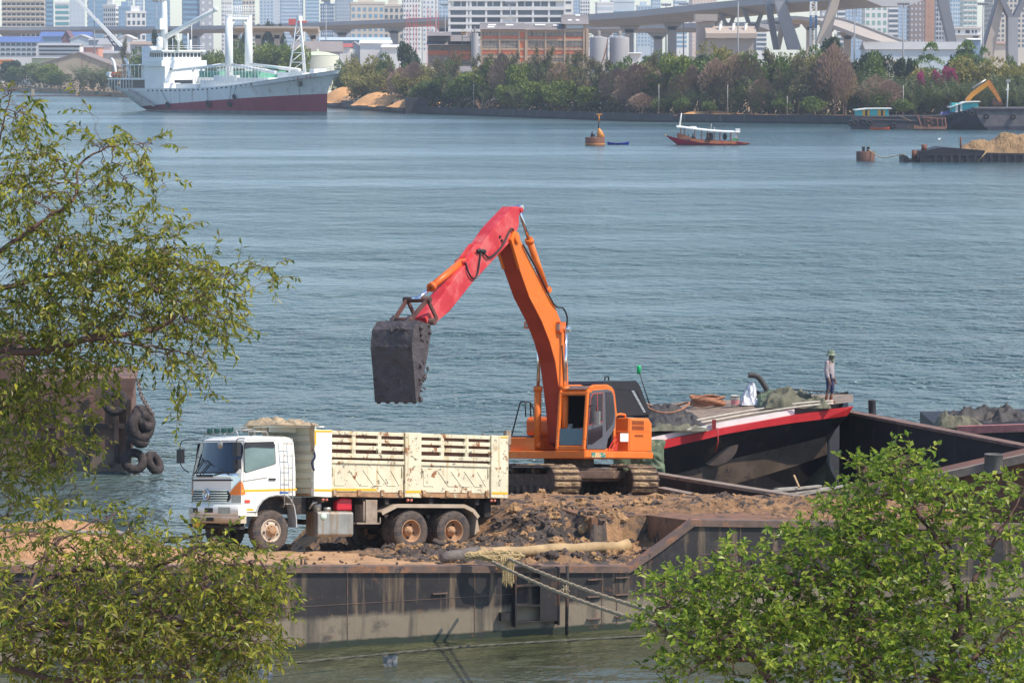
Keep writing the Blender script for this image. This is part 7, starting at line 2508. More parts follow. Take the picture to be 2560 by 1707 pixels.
for i, (y0_, y1_, dz_) in enumerate(((1075, 1024, .05), (1079, 1027, .12))):
 pts = [dpos(1645, y0_ + 8) + Vector((0, .5, dz_)), dpos(1760, 1058) + Vector((0, .3 * i, dz_)), dpos(1880, 1038) + Vector((0, .3 * i, dz_)), dpos(2000, 1024) + Vector((0, .3 * i, dz_ + .05)), dpos(2085, 1018) + Vector((0, .1, dz_))]
 rope('pale_cable', pts, .035, mat('cable_pale', (.50, .44, .36), .8, var=.2, vs=4), ('upper' if i else 'lower') + ' pale cable running along the deck beside the white edge', 6, False)
pp = dpos(2076, 1009)
person('person', frame(pp, (.86, -.5, 0)), 'stand', 'person in camouflage sun hat, grey long-sleeved shirt and rubber boots standing on the barge', (mat('shirt_grey', (.38, .33, .33), .9, var=.18, vs=5, spots=((.24, .20, .20), 7, .58, .1)), mat('jeans_blue', (.045, .06, .13), .9, var=.3)), m_camo, mat('boot_brown', (.22, .075, .04), .5), m_camo, .95, True)
o = crumple('tarpaulin', Matrix.Translation(P(1600, 1150, 106.8)) @ Matrix.Rotation(math.radians(80), 4, 'X'), 1.5, 1.3, .3, m_tarpg, 3, 1)
tag(o, 'green sheet hanging at the barge end below the excavator tail', 'tarpaulin')
# ---------------- open dark hold barge to the right ----------------
HA, HB_ = P(1600, 1180, 106.6), P(2150, 1268, 97.8)
GA, GB = P(2118, 1030, 114.5), P(2700, 1143, 102.5)
hb2 = thing('hopper_barge', 'empty dark steel hopper barge with deep shadowed hold', 'barge', HA)
HI = hb2.matrix_world.inverted()
q_ = lambda p: HI @ Vector(p)
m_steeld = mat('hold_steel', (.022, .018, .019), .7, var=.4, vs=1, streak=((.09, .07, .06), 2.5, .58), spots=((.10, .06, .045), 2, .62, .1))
m_gun = mat('gunwale_rust', (.20, .115, .085), .75, var=.3, vs=2, spots=((.07, .055, .055), 2.5, .55, .1))
m_gunl = mat('gunwale_pale', (.26, .20, .155), .8, var=.3, vs=3, spots=((.10, .08, .07), 3, .56, .1))
k = MB()
dn = Vector((0, 0, -1))
for (a, b, w, dep, mi) in ((HA, HB_, .28, 2.6, 0), (GA, GB, .28, 3.6, 0)):
 n_v = Vector((b.y - a.y, a.x - b.x, 0)).normalized() * w
 k.loft([q_(a), q_(a + n_v), q_(a + n_v + dn * dep), q_(a + dn * dep)], [q_(b), q_(b + n_v), q_(b + n_v + dn * dep), q_(b + dn * dep)], mi)
k.build('hold_side', m_steeld, hb2)
for (a, b, w, mm) in ((HA, HB_, .34, m_gunl), (GA, GB, .40, m_gun)):
 k = MB()
 n_v = Vector((b.y - a.y, a.x - b.x, 0)).normalized()
 a2, b2_ = a - n_v * .03, b - n_v * .03
 up_ = Vector((0, 0, .09))
 k.loft([q_(a2), q_(a2 + n_v * w), q_(a2 + n_v * w + up_), q_(a2 + up_)], [q_(b2_), q_(b2_ + n_v * w), q_(b2_ + n_v * w + up_), q_(b2_ + up_)])
 k.build('gunwale', mm, hb2)
k = MB()
fa, fb_ = HA + Vector((0, 0, -1.9)), HB_ + Vector((0, 0, -1.9))
k.quad(q_(fa), q_(fb_), q_(GB + Vector((0, 0, -2.6))), q_(GA + Vector((0, 0, -2.6))))
k.build('hold_floor', m_steeld, hb2)
for i in range(9):
 f = .12 + i * .11
 p = GA.lerp(GB, f)
 n_v = Vector((GB.y - GA.y, GA.x - GB.x, 0)).normalized()
 k = MB()
 k.box(q_(p - n_v * .06 + Vector((0, 0, -1.6))), (.10, .14, 2.9))
 k.build('frame_rib', m_steeld, hb2)
k = MB()
a, b = P(1650, 1222, 103.5), P(1850, 1262, 99.4)
k.bar(q_(a), q_(b), .3, .12)
k.build('ledge', m_gunl, hb2)
for i, (x0, y0, x1, y1) in enumerate(((1925, 1228, 2050, 1214), (1960, 1236, 2080, 1218), (1990, 1238, 2120, 1212), (1940, 1222, 2000, 1218))):
 k = MB()
 k.bar(P(x0, y0, 104 + i * .4), P(x1, y1, 105.5 + i * .4), .16, .05)
 o = k.build('plank', mat('plank_grey', (.34, .31, .26), .9, var=.25, vs=4))
 tag(o, ['longest grey plank lying in the dark hold', 'lowest grey plank lying in the dark hold', 'rightmost grey plank sloping up in the dark hold', 'shortest grey plank lying behind the other three'][i], 'plank', 'planks in the hold')
k = MB()
k.bar(P(1985, 1188, 105), P(1998, 1218, 104.6), .05, .05)
o = k.build('timber_stake', m_log)
tag(o, 'short stake leaning upright in the dark hold', 'stake')
# rusty barge bow in front, right
RA, RB = P(1960, 1282, 101.5), P(2760, 1103, 99)
rb = thing('rusty_barge', 'rust brown barge bow with pale worn gunwale behind the bush', 'barge', RA)
RI = rb.matrix_world.inverted()
k = MB()
bkv = Vector((.6, 3.5, -.05))
k.loft([RI @ RA, RI @ (RA + bkv), RI @ Vector((RA.x, RA.y + 3.5, -.5)), RI @ Vector((RA.x, RA.y + .6, -.5))], [RI @ RB, RI @ (RB + bkv), RI @ Vector((RB.x, RB.y + 3.5, -.5)), RI @ Vector((RB.x, RB.y + .6, -.5))])
k.build('hull', mat('hull_rust', (.17, .075, .045), .8, var=.3, vs=1.2, streak=((.07, .05, .05), 3, .55)), rb)
k = MB()
k.bar(RI @ (RA + Vector((0, .1, .02))), RI @ (RB + Vector((0, .1, .02))), .5, .22)
k.build('gunwale', m_gunl, rb)
k = MB()
k.bar(RI @ (RA.lerp(RB, .35) + Vector((0, -.6, -1.9))), RI @ (RB + Vector((0, -.6, -2.9))), .3, .12)
k.build('rubbing_strake', m_gun, rb)
bollard(P(2484, 1163, 99.6), .26, .32, 'stout drum-shaped grey bollard on the rusty gunwale', mat('bollard_grey', (.12, .11, .10), .7, var=.25, vs=5))
# boat with a pinkish gunwale and tarpaulin heap beyond
PA, PB_ = P(2350, 1072, 121), P(2800, 1060, 119)
pb = thing('pink_barge', 'barge with faded pink gunwale below the black tarpaulin heap', 'barge', PA)
k = MB()
ia = pb.matrix_world.inverted()
k.prism([ia @ PA, ia @ PB_, ia @ (PB_ + Vector((0, 6, 0))), ia @ (PA + Vector((0, 6, 0)))], (0, 0, -3.2))
k.build('hull', m_bh, pb)
k = MB()
k.bar(ia @ (PA + Vector((.6, -.05, -.02))), ia @ (PB_ + Vector((0, -.05, -.02))), .3, .25)
k.build('gunwale', mat('pink_paint', (.45, .17, .15), .6, var=.3, vs=3, spots=((.2, .13, .11), 4, .58, .08)), pb)
o = crumple('tarpaulin', Matrix.Translation(P(2470, 1060, 123)), 2.9, 2.4, .72, m_tarpd, 31, 1.1)
tag(o, 'black tarpaulin heap on the far right barge', 'tarpaulin')
o = crumple('tarpaulin', Matrix.Translation(P(2392, 1064, 121.8)), 1.5, 1.5, .45, m_tarp, 33, 1)
tag(o, 'flat olive sheet left of the black tarpaulin heap', 'tarpaulin')
# ---------------- rusty pontoon with tyres, left ----------------
m_pont = mat('pontoon_rust', (.18, .10, .075), .8, var=.35, vs=1.2, streak=((.10, .07, .055), 3, .55), spots=[((.08, .055, .05), 1.5, .55, .12), ((.36, .24, .18), 1.1, .62, .12)],
    zband=[(.7, .15, (.20, .15, .11))])
M_ = Matrix.Translation((P(200, 1178, 123.5).x, 123.5, 0))
pt_ = thing('pontoon', 'rust brown work pontoon hung with old tyres behind the left tree', 'pontoon', M_)
k = MB()
x1 = (335 - 200) * 123.5 / 9000
k.prism([(-7, 0, -.5), (x1 - .25, 0, -.5), (x1, 0, 1.0), (x1 - .05, 0, 2.6), (-7, 0, 2.6)], (-.6, 7, 0))
k.build('hull', m_pont, pt_)
k = MB()
k.prism([(-1.9, .15, 2.6), (x1 - .05, .15, 2.6), (x1 + .1, .15, 3.2), (-1.9, .15, 3.1)], (-.4, 5, 0))
k.b2((-7, .05, 2.55), (x1, .12, 2.7))
for x in (-6, -3.4, -.8, .35):
 k.b2((x, -.08, -.4), (x + .12, 0, 2.6))
k.build('bulwark', m_pont, pt_)
k = MB()
for x in (-2.9, -1.2, .2, 1.2, 1.62):
 k.b2((x, -.14, .3), (x + .16, -.02, 2.5))
k.b2((-7, -.12, 1.5), (1.6, -.02, 1.66))
k.build('rubbing_timber', mat('timber_dark', (.07, .05, .045), .85, var=.4, vs=3), pt_)
k = MB()
k.b2((-5.5, 1.5, 2.6), (-2.4, 4, 4.4))
k.b2((-5.7, 1.3, 4.4), (-2.2, 4.2, 4.5))
for x in (-1.6, -.9, -.2, .5, 1.2):
 k.cyl((x, .4, 3.0), (x, .4, 3.75), .03, 6)
k.tube([(-1.6, .4, 3.75), (1.2, .4, 3.75)], .03, 6)
k.build('deckhouse', m_pont, pt_)
for (px, py, Y, ax, R) in ((288, 1005, 122.9, (.15, -1, .1), .44), (352, 1065, 122.4, (.75, -.65, .1), .54), (335, 1152, 122.6, (.3, -1, .6), .44), (385, 1157, 123.0, (.9, -.4, .5), .42), (130, 1140, 122.9, (0, -1, 0), .5)):
 p = M_.inverted() @ P(px, py, Y)
 k = MB()
 k.torus((0, 0, 0), ax, R * .72, R * .36, 20, 8)
 if R > .5:
  for q_ in ((.08, .2, .25), (-.12, .1, -.3)):
   k.torus(q_, (ax[0], ax[1] * .6, .5), R * .62, R * .34, 20, 8)
 o = k.build('tyre_fender', mat('old_tyre', (.05, .038, .035), .85, var=.5, vs=5, bump=(1, 9, .06)))
 o.matrix_world = M_ @ Matrix.Translation(p)
 tag(o, {288: 'old tyre hung flat against the rusty pontoon side', 352: 'double tyre stack on the pontoon corner', 335: 'waterline tyre left of its pair below the corner', 385: 'waterline tyre at the very corner of the pontoon', 130: 'tyre on the pontoon side deep behind the leaves'}[px], 'tyre', 'tyres on the pontoon')
k = MB()
pts = smooth_path([P(345, 950, 122.9), P(352, 985, 122.5), P(368, 1015, 122.2), P(385, 1040, 122.0)], 6)
for i, p in enumerate(pts[:-1]):
 k.torus(p, (1, 0, .3) if i % 2 else (0, 1, .3), .06, .02, 10, 5)
o = k.build('chain', m_rail)
tag(o, 'rusty chain holding the double tyre stack', 'chain')
# ---------------- river craft ----------------
def loc_frame(px, Y):
 """origin on the water at pixel column px and distance Y; returns matrix and pixel-to-local function"""
 o = Vector(((px - 1280) / FPX * Y * 1.0, Y, 0))
 M = Matrix.Translation(o)
 return M, (lambda x, y, d=0.: P(x, y, Y + d) - o)
def hull_loft(mb, st, m=0, deck=None, sub=1):
 """stations: list of point lists running from one gunwale under the keel to the other"""
 n = len(st[0])
 vs = [p for s in st for p in s]
 fs = [(i * n + j, i * n + j + 1, (i + 1) * n + j + 1, (i + 1) * n + j) for i in range(len(st) - 1) for j in range(n - 1)]
 mb.add(vs, fs, m, True)
 mb.add(st[0], [tuple(range(n))], m)
 mb.add(st[-1], [tuple(range(n))], m)
 if deck is not None:
  mb.add([p for s in st for p in (s[0], s[-1])], [(2 * i, 2 * i + 1, 2 * i + 3, 2 * i + 2) for i in range(len(st) - 1)], deck)
 return mb
m_shipg = mat('ship_grey', (.72, .72, .70), .5, var=.06, vs=.25, streak=((.40, .31, .25), .6, .58))
m_shipr = mat('ship_red', (.27, .022, .05), .6, var=.18, vs=.2, streak=((.12, .03, .05), .4, .6))
m_shipb = mat('ship_wl_grey', (.17, .15, .15), .7, var=.25, vs=.4)
m_shipd = mat('ship_window', (.03, .035, .045), .15)
m_shipgr = mat('ship_green', (.12, .36, .25), .6, var=.2)
m_orl = mat('lifeboat_orange', (.75, .25, .03), .5)
# freighter
SB = P(817, 286, 936)
SH = Vector((.59, -.807, 0))
SO = Vector((SB.x, SB.y, 0)) - SH * 102
SM = frame(SO, SH)
ship = thing('cargo_ship', 'grey and red refrigerated cargo ship with white aft bridge and goalpost mast', 'ship', SM)
sh = [MB(), MB(), MB()]
NS = 44
rows = {0: [], 1: [], 2: [], 3: []}
def zdk(s):
 return 6.35 + .2 * s + 5.1 * max(0, s - .35) ** 2 / .4225 + .25 * max(0, .1 - s) * 10
def hbd(s):
 a = min(1, (s + .04) / .14) ** .5
 b = 1 if s < .72 else max(.0, 1 - ((s - .72) / .28) ** 2.2)
 return 8.6 * a * b + .05
def hbw(s):
 a = min(1, max(0, s) / .3) ** .7
 b = 1 if s < .62 else max(.0, 1 - ((s - .62) / .38) ** 1.5)
 return 8.4 * a * b + .04
for i in range(NS + 1):
 s = i / NS
 xd, xw = 108.5 * s, 10 + 92 * s
 xr = 6 + 96.3 * s
 zr = .9 + 4.5 * s
 zd = zdk(s)
 f = min(1, (zr - 0) / zd)
 hb_r = hbw(s) * (1 - f ** 1.5) + hbd(s) * f ** 1.5 if s > .62 else hbw(s) + (hbd(s) - hbw(s)) * min(1, f * 2)
 ring_ = [(xw, hbw(s), -1.2), (xw, hbw(s), .75 * min(1, .4 + s)), (xw * (1 - f) + xr * f if s < .2 else xw + .3 * f, hb_r, max(zr, .8 * min(1, .4 + s) + .05))]
 mids = []
 for t in (.33, .66, 1):
  if s > .62:
   x_ = (xw + .3 * f) + (xd - (xw + .3 * f)) * t ** 1.5
   h_ = hb_r + (hbd(s) - hb_r) * t ** 1.3
  else:
   x_ = ring_[2][0] + (xd - ring_[2][0]) * t
   h_ = hb_r + (hbd(s) - hb_r) * t
  mids.append((x_, h_, ring_[2][2] + (zd - ring_[2][2]) * t))
 rows[0].append(ring_ + mids)
pts = rows[0]
for k_, (a, b) in enumerate(((0, 1), (1, 2), (2, 5))):
 for sg in (-1, 1):
  n_ = b - a + 1
  vs = [(p[0], sg * p[1], p[2]) for st in pts for p in st[a:b + 1]]
  sh[k_].add(vs, [(i * n_ + j, i * n_ + j + 1, (i + 1) * n_ + j + 1, (i + 1) * n_ + j) for i in range(NS) for j in range(n_ - 1)], 0, True)
 st = pts[0][a:b + 1]
 sh[k_].add([(p[0], sg * p[1], p[2]) for p in st for sg in (-1, 1)], [(2 * j, 2 * j + 1, 2 * j + 3, 2 * j + 2) for j in range(b - a)])
dkv = [(p[5][0], sg * p[5][1], p[5][2] - 1.0) for p in pts for sg in (-1, 1)]
sh[2].add(dkv, [(2 * i, 2 * i + 1, 2 * i + 3, 2 * i + 2) for i in range(NS)])
hullo = fixn(sh[2].build('hull', m_shipg, ship))
fixn(sh[1].build('boot_topping', m_shipr, ship))
fixn(sh[0].build('waterline_band', m_shipb, ship))
def side_at(s, t):
 i = min(int(s * NS), NS - 1)
 p = Vector(pts[i][2]).lerp(Vector(pts[i][5]), t)
 return Vector((p.x, -p.y - .06, p.z))
k = MB()
r6 = random.Random(8)
for i in range(80):
 s = .24 + .5 * i / 80
 if r6.random() < .72:
  c = side_at(s, .86 + .06 * (s - .5))
  k.box(c, (.9 * r6.uniform(.5, 1.1), .12, .32))
k.build('scuppers', m_shipd, hullo)
k = MB()
c = side_at(.925, .55)
k.box(c + Vector((0, -.3, 0)), (.9, .8, 1.3))
k.tube([c + Vector((0, -.5, -.5)), c + Vector((.2, -.2, -4))], .06, 5)
k.build('anchor', m_shipd, hullo)
k = MB()
c0 = side_at(.90, .82)
c1 = side_at(.955, .83)
for i in range(6):
 a = c0.lerp(c1, i / 6)
 for j in range(3):
  if (i * 2 + j) % 5 != 1:
   k.box(a + Vector((.1, -.25, j * .3 - .3)), (.35, .12, .24))
k.build('bow_name', mat('name_red', (.45, .06, .06), .6), hullo)
k = MB()
a, b = side_at(.15, .88), side_at(.22, .05)
k.bar(a + Vector((0, -.5, 0)), b + Vector((0, -.6, -.5)), .7, .5)
k.build('gangway', mat('gangway_rust', (.42, .36, .34), .6), hullo)
# aft superstructure
sp = MB()
sp.b2((20, -6.4, 5.4), (31, 6.4, 12.4))
sp.b2((21, -7.2, 12.4), (30.6, 7.2, 14.0))
sp.b2((22, -6.0, 14.0), (29.6, 6.0, 16.4))
sp.b2((21.5, -7.0, 16.4), (30.4, 7.0, 16.8))
sp.b2((31, -8.3, 5.3), (33.5, -3.0, 7.8))
sp.b2((31, 4.2, 5.3), (44, 7.8, 9.6))
sup = sp.build('superstructure', m_shipw, ship)
k = MB()
for i in range(10):
 y = -5.4 + i * 1.2
 k.b2((29.6, y - .42, 14.9), (29.66, y + .42, 16.0))
for i in range(6):
 k.b2((22.4 + i * 1.2, -6.06, 14.9), (23.2 + i * 1.2, -6.0, 16.0))
k.build('bridge_windows', m_shipd, sup)
k = MB()
for y, z in ((-4.5, 11.6), (-1.5, 11.4), (2.5, 11.2), (5.2, 11.4), (-5.5, 6.6)):
 k.cyl((30.98, y, z), (31.06, y, z), .3, 10)
k.b2((31.0, -3.4, 5.6), (31.06, 2.4, 8.6))
k.build('porthole', m_shipd, sup)
k = MB()
k.b2((1.5, -7.6, 8.6), (20, 7.6, 9.0), 0)
k.b2((14, -4, 9), (20, 5, 12.6), 0)
k.b2((6, -6, 5.4), (20, 6, 8.6), 1)
for i in range(9):
 k.cyl((2 + i * 1.6, -7.4, 5.4), (2 + i * 1.6, -7.4, 8.7), .12, 6, 0)
 k.cyl((2 + i * 1.6, -7.4, 9.0), (2 + i * 1.6, -7.4, 10.1), .05, 5, 0)
k.tube([(2, -7.4, 10.1), (14.5, -7.4, 10.1)], .05, 5, 0)
k.b2((8, -6.9, 12.6), (18, 6.9, 12.9), 0)
for i in range(5):
 k.cyl((8.4 + i * 2.2, -6.7, 9.0), (8.4 + i * 2.2, -6.7, 12.7), .1, 6, 0)
k.build('poop_deck', [m_shipw, m_shipd], ship)
k = MB()
k.lathe([(2.2, 12.9), (2.2, 17.2), (1.9, 17.8), (.1, 17.8)], Matrix.Translation((14.5, -1.5, 0)), 20)
k.build('funnel', mat('funnel_white', (.70, .72, .74), .5), ship)
for x, y in ((4.0, -6.2), (11.0, -6.0)):
 k = MB()
 k.tube(smooth_path([(x, y, 9), (x, y - .3, 11.5), (x - 1.2, y, 13.4), (x - 3, y + .3, 14.4)], 4), .38, 8)
 k.build('davit', m_shipw, ship)
for i, (x, c_) in enumerate(((1.0, m_shipw), (3.6, m_redl), (5.2, m_orl), (7.0, m_orl))):
 k = MB()
 k.cyl((x - .7, -6.6, 10.0), (x + .7, -6.6, 10.0), .75, 10)
 k.build('deck_drum', c_, ship)
k = MB()
k.tube([(21, -.6, 15), (21, -.6, 33)], [1.05, .75], 14)
k.b2((20, -4.3, 31.6), (22, 4.2, 32.4))
k.b2((20.6, -1.6, 30.6), (22.0, 1.0, 31.6))
for y in (-4.2, -2, 0, 2, 4):
 k.cyl((21, y, 32.4), (21, y, 34), .07, 5)
k.tube([(21, -4.2, 34), (21, 4.1, 34)], .07, 5)
k.tube([(20, -4.0, 31.6), (21, -.6, 29.6)], .15, 6)
k.b2((19.5, -2.6, 22.5), (22, -1.0, 25.5))
km = k.build('mast', m_shipw, ship)
k = MB()
k.tube([(21.6, -.3, 20.5), (44, 2.0, 27.8)], [.75, .55], 12)
k.ball((44, 2, 27.8), .75, 6)
k.build('crane_boom', m_shipw, ship)
k = MB()
for (x, y, z0, z1, r) in ((22.5, -3, 16.8, 19.5, .9), (24, 2, 16.8, 22, .12), (26, 4, 16.8, 21.5, .15), (27, -1.5, 16.8, 20, .12), (25.5, 5.5, 16.8, 25, .09), (28, 0, 16.8, 20.4, .1), (29, 3, 16.8, 19.6, .3)):
 k.cyl((x, y, z0), (x, y, z1), r, 8)
k.ball((22.5, -3, 19.6), .95, 6)
for z in (17.4, 18.0):
 k.tube([(21.6, -6.8, z), (30.2, -6.8, z), (30.2, 6.8, z)], .05, 5)
k.build('antenna', m_shipw, ship)
# goalpost mast
k = MB()
for y in (-3.1, 3.1):
 k.tube([(59, y, 9), (59, y, 26.2)], [1.15, .95], 16)
 k.tube([(59, y * .75, 23.0), (59, y * .4, 25.2)], .45, 8)
k.b2((58.2, -3.6, 24.9), (59.8, 3.6, 26.2))
k.build('goalpost_mast', m_shipw, ship)
k = MB()
for z in (26.6, 27.3, 28.0, 28.6):
 for x in (57.6, 60.4):
  k.tube([(x, -4.2, z), (x, 4.2, z)], .05, 4)
for i in range(15):
 for x in (57.6, 60.4):
  k.cyl((x, -4.2 + i * .6, 25.8), (x, -4.2 + i * .6, 28.6), .05, 4)
k.build('top_railing', m_shipw, ship)
k = MB()
k.b2((48, -5.5, 5.6), (82, 5.5, 8.6))
k.b2((54, -4.8, 8.4), (64, 4.8, 10.0))
k.b2((66, -5.2, 8.4), (80, 5.2, 9.4))
k.b2((36, -6.0, 5.6), (47, 6, 7.6))
k.build('hatch_coaming', m_shipw, ship)
k = MB()
for x0 in (46, 52, 67, 72):
 k.b2((x0, -4.6, 9.4), (x0 + 3.2, 4.6, 11.2))
k.build('green_winch', m_shipgr, ship)
k = MB()
for z in (10.8, 11.5, 12.2):
 k.tube([(44, -5.6, z), (82, -5.6, z + .4)], .05, 4)
for i in range(24):
 k.cyl((44 + i * 1.6, -5.6, 8.0), (44 + i * 1.6, -5.6, 12.3 + .016 * i), .06, 4)
k.build('deck_railing', m_shipw, ship)
for a, b in (((30, -4.5, 11.0), (57, -3.4, 12.8)), ((60.5, -3, 12.8), (84, -4, 10.8)), ((60.5, 3, 12.9), (86, 2, 11.4)), ((45, 2, 11.2), (57.5, 3.2, 12.6))):
 k = MB()
 k.tube([a, b], [.38, .5], 10)
 k.build('derrick_boom', m_shipw, ship)
k = MB()
k.b2((84, -3.6, 8.2), (96, 3.6, 10.8))
k.b2((97, -2, 10), (99, 2, 11.8))
k.build('forecastle', m_shipw, ship)
k = MB()
for x, y in ((87.5, -2.3), (87.5, 2.3), (92, 0)):
 k.tube([(x, y, 10.5), (89 + (x - 89) * .2, y * .2, 24.5)], .22, 6)
zs = [11, 13.5, 16, 18.3, 20.4, 22.3]
for i, z in enumerate(zs):
 f = 1 - (z - 10.5) / 14 * .8
 k.tube([(89 - 1.5 * f, -2.3 * f, z), (89 - 1.5 * f, 2.3 * f, z), (89 + 3 * f, 0, z), (89 - 1.5 * f, -2.3 * f, z)], .12, 5)
 if i < 5:
  f2 = 1 - (zs[i + 1] - 10.5) / 14 * .8
  k.tube([(89 - 1.5 * f, -2.3 * f, z), (89 - 1.5 * f2, 2.3 * f2, zs[i + 1])], .1, 5)
  k.tube([(89 - 1.5 * f, 2.3 * f, z), (89 + 3 * f2, 0, zs[i + 1])], .1, 5)
k.b2((88.3, -.6, 24.3), (89.7, .6, 25.6))
k.cyl((89, 0, 25.5), (89, 0, 32), .09, 6)
k.build('foremast', m_shipw, ship)
k = MB()
for z in (.5, 1.1):
 vv = [(p[5][0], -p[5][1] + .1, p[5][2] + z) for p in pts[38:]]
 k.tube(vv, .06, 4)
for p in pts[38:]:
 k.cyl((p[5][0], -p[5][1] + .1, p[5][2] - .2), (p[5][0], -p[5][1] + .1, p[5][2] + 1.2), .06, 4)
k.build('bow_railing', m_shipw, ship)
for i, (s, z, r) in enumerate(((.30, 1.9, .85), (.535, 2.4, 1.0), (.64, 2.5, .9), (.665, 4.4, .7))):
 c = side_at(s, .1)
 c = Vector((c.x, c.y - .5, z))
 k = MB()
 k.torus((0, 0, 0), (0, 1, .2), r * .6, r * .42, 16, 8)
 o = k.build('tyre_fender', mat('fender_black', (.02, .022, .03), .7, var=.3))
 o.matrix_world = SM @ Matrix.Translation(c)
 tag(o, ['black fender hung by the ship bridge, nearest the stern', 'largest black fender hung amidships on the ship side', 'black fender hung low right of the ship middle', 'smallest black fender at the top of the red boot topping'][i], 'fender', 'fenders on the ship side')
 k = MB()
 top_ = side_at(s, .9)
 k.tube([(0, 0, r * .8), Vector((top_.x, top_.y, top_.z)) - c], .06, 4)
 k.build('lanyard', m_shipd, o)
# ---------------- passenger boat ----------------
BMx, bl = loc_frame(1770, 602)
boat = thing('passenger_boat', 'slim red wooden passenger boat with long white roof', 'boat', BMx)
m_bred = mat('boat_red', (.42, .012, .05), .4, var=.12, vs=.8)
m_bbr = mat('boat_brown', (.45, .14, .06), .5, var=.15, vs=1, spots=((.45, .06, .06), .6, .55, .1))
prof_top = [(1665, 338.5), (1680, 342.5), (1700, 347), (1730, 351), (1765, 353.5), (1810, 354.5), (1845, 355.5), (1876, 357.3)]
prof_bot = [(1665, 340.5), (1680, 352), (1695, 364), (1730, 365), (1765, 365), (1810, 365), (1845, 365), (1872, 360.5)]
hw = [.06, .55, .95, 1.25, 1.35, 1.35, 1.2, .45]
st = []
for (a, b, w) in zip(prof_top, prof_bot, hw):
 A, B = bl(*a), bl(*b)
 M1 = A.lerp(B, .55)
 st.append([Vector((A.x, -w, A.z)), Vector((M1.x, -w * .88, M1.z)), Vector((B.x, -w * .45, B.z)), Vector((B.x, w * .45, B.z)), Vector((M1.x, w * .88, M1.z)), Vector((A.x, w, A.z))])
k = hull_loft(MB(), st, 0, 0)
hbo = k.build('hull', m_bred, boat)
k = MB()
upr = [(1693, 333), (1711, 336.5), (1730, 346), (1752, 349.5), (1790, 351.5), (1830, 353), (1870, 357)]
lwr = [(1693, 345.5), (1711, 349), (1730, 352.5), (1752, 357), (1790, 359.5), (1830, 359.5), (1868, 359)]
for sg in (-1, 1):
 for i in range(6):
  w0, w1 = [.9, 1.1, 1.25, 1.35, 1.37, 1.3, .6][i:i + 2]
  A = [Vector((bl(*q).x, sg * (w + .05), bl(*q).z)) for q, w in ((lwr[i], w0), (upr[i], w0))]
  B = [Vector((bl(*q).x, sg * (w + .05), bl(*q).z)) for q, w in ((upr[i + 1], w1), (lwr[i + 1], w1))]
  k.prism(A + B, (0, -sg * .08, 0))
k.build('strake', m_bbr, hbo)
k = MB()
a = bl(1722, 346.8)
k.prism([Vector((bl(1709, 345.5).x, -1.3, bl(1709, 345.5).z)), Vector((bl(1726, 348).x, -1.36, bl(1726, 348).z)), Vector((bl(1726, 350.5).x, -1.36, bl(1726, 350.5).z)), Vector((bl(1710, 348).x, -1.3, bl(1710, 348).z))], (0, -.03, 0))
k.build('name_board', mat('name_dark', (.03, .03, .06), .5, var=.9, vs=8, spots=((.6, .6, .6), 7, .55, .03)), hbo)
k = MB()
k.ball(bl(1664.5, 338.8), .12, 6)
k.build('bow_cap', m_yel, hbo)
k = MB()
rp_ = [(1691, 317.2), (1705, 318.5), (1740, 323), (1775, 327), (1810, 329.5), (1848, 330.5)]
for i in range(5):
 A, B = bl(*rp_[i]), bl(*rp_[i + 1])
 k.loft([Vector((A.x, -1.5, A.z - .1)), Vector((A.x, -1.5, A.z + .05)), Vector((A.x, 0, A.z + .22)), Vector((A.x, 1.5, A.z + .05)), Vector((A.x, 1.5, A.z - .1))],
   [Vector((B.x, -1.5, B.z - .1)), Vector((B.x, -1.5, B.z + .05)), Vector((B.x, 0, B.z + .22)), Vector((B.x, 1.5, B.z + .05)), Vector((B.x, 1.5, B.z - .1))])
a = bl(1845, 330)
k.b2((a.x - .4, -1.2, a.z), (a.x + .3, 1.2, a.z + .5))
a = bl(1732, 321)
k.b2((a.x - .5, -.6, a.z), (a.x + .6, .6, a.z + .32))
k.build('roof', m_roof, boat)
k = MB()
a = bl(1699, 316)
k.tube([(a.x, 0, a.z), (a.x + .3, 0, a.z + 2.2)], [.18, .08], 8)
k.build('mast', m_roof, boat)
for px, h in ((1717, .5), (1777, 1.0), (1785, .4)):
 b = bl(px, 325)
 k = MB()
 k.tube([(b.x, 0, b.z - .1), (b.x + .1, 0, b.z + h)], .03, 5)
 k.build('antenna', m_roof, boat)
k = MB()
for px, y0_, y1_ in ((1702, 319, 334), (1711, 320, 336), (1737, 323, 347), (1754, 325, 350), (1770, 327, 351), (1786, 328, 352), (1800, 329, 353), (1827, 330, 353), (1843, 330, 354)):
 for sg in (-1, 1):
  A, B = bl(px, y0_), bl(px, y1_)
  k.cyl((A.x, sg * 1.25, B.z), (A.x, sg * 1.25, A.z), .045, 6)
k.build('roof_post', m_bbr, boat)
k = MB()
A, B = bl(1828, 332), bl(1843, 352)
k.b2((A.x, -1.1, B.z), (B.x, 1.1, A.z))
k.build('cabin', m_roof, boat)
k = MB()
A, B = bl(1831, 346), bl(1843, 351)
k.b2((A.x, -1.16, B.z), (B.x, -1.1, A.z))
k.build('green_panel', mat('boat_green', (.08, .45, .06), .5), boat)
k = MB()
A, B = bl(1766, 330), bl(1782, 351)
k.b2((A.x, -.5, B.z), (B.x, .5, A.z - .2))
k.build('engine', m_hood, boat)
k = MB()
k.torus(Vector((bl(1769, 348.5).x, -1.45, bl(1769, 348.5).z)), (0, 1, 0), .36, .10, 14, 6)
k.build('spare_tyre', m_hood, boat)
k = MB()
A = bl(1812, 342)
k.ball(A, .45, 6, 0, (.8, .5, 1.3))  # plain ball standing in for a dark figure on board
k.build('dark_figure', m_hood, boat)
m_dk = mat('dark_cloth', (.03, .028, .04), .9, var=.3)
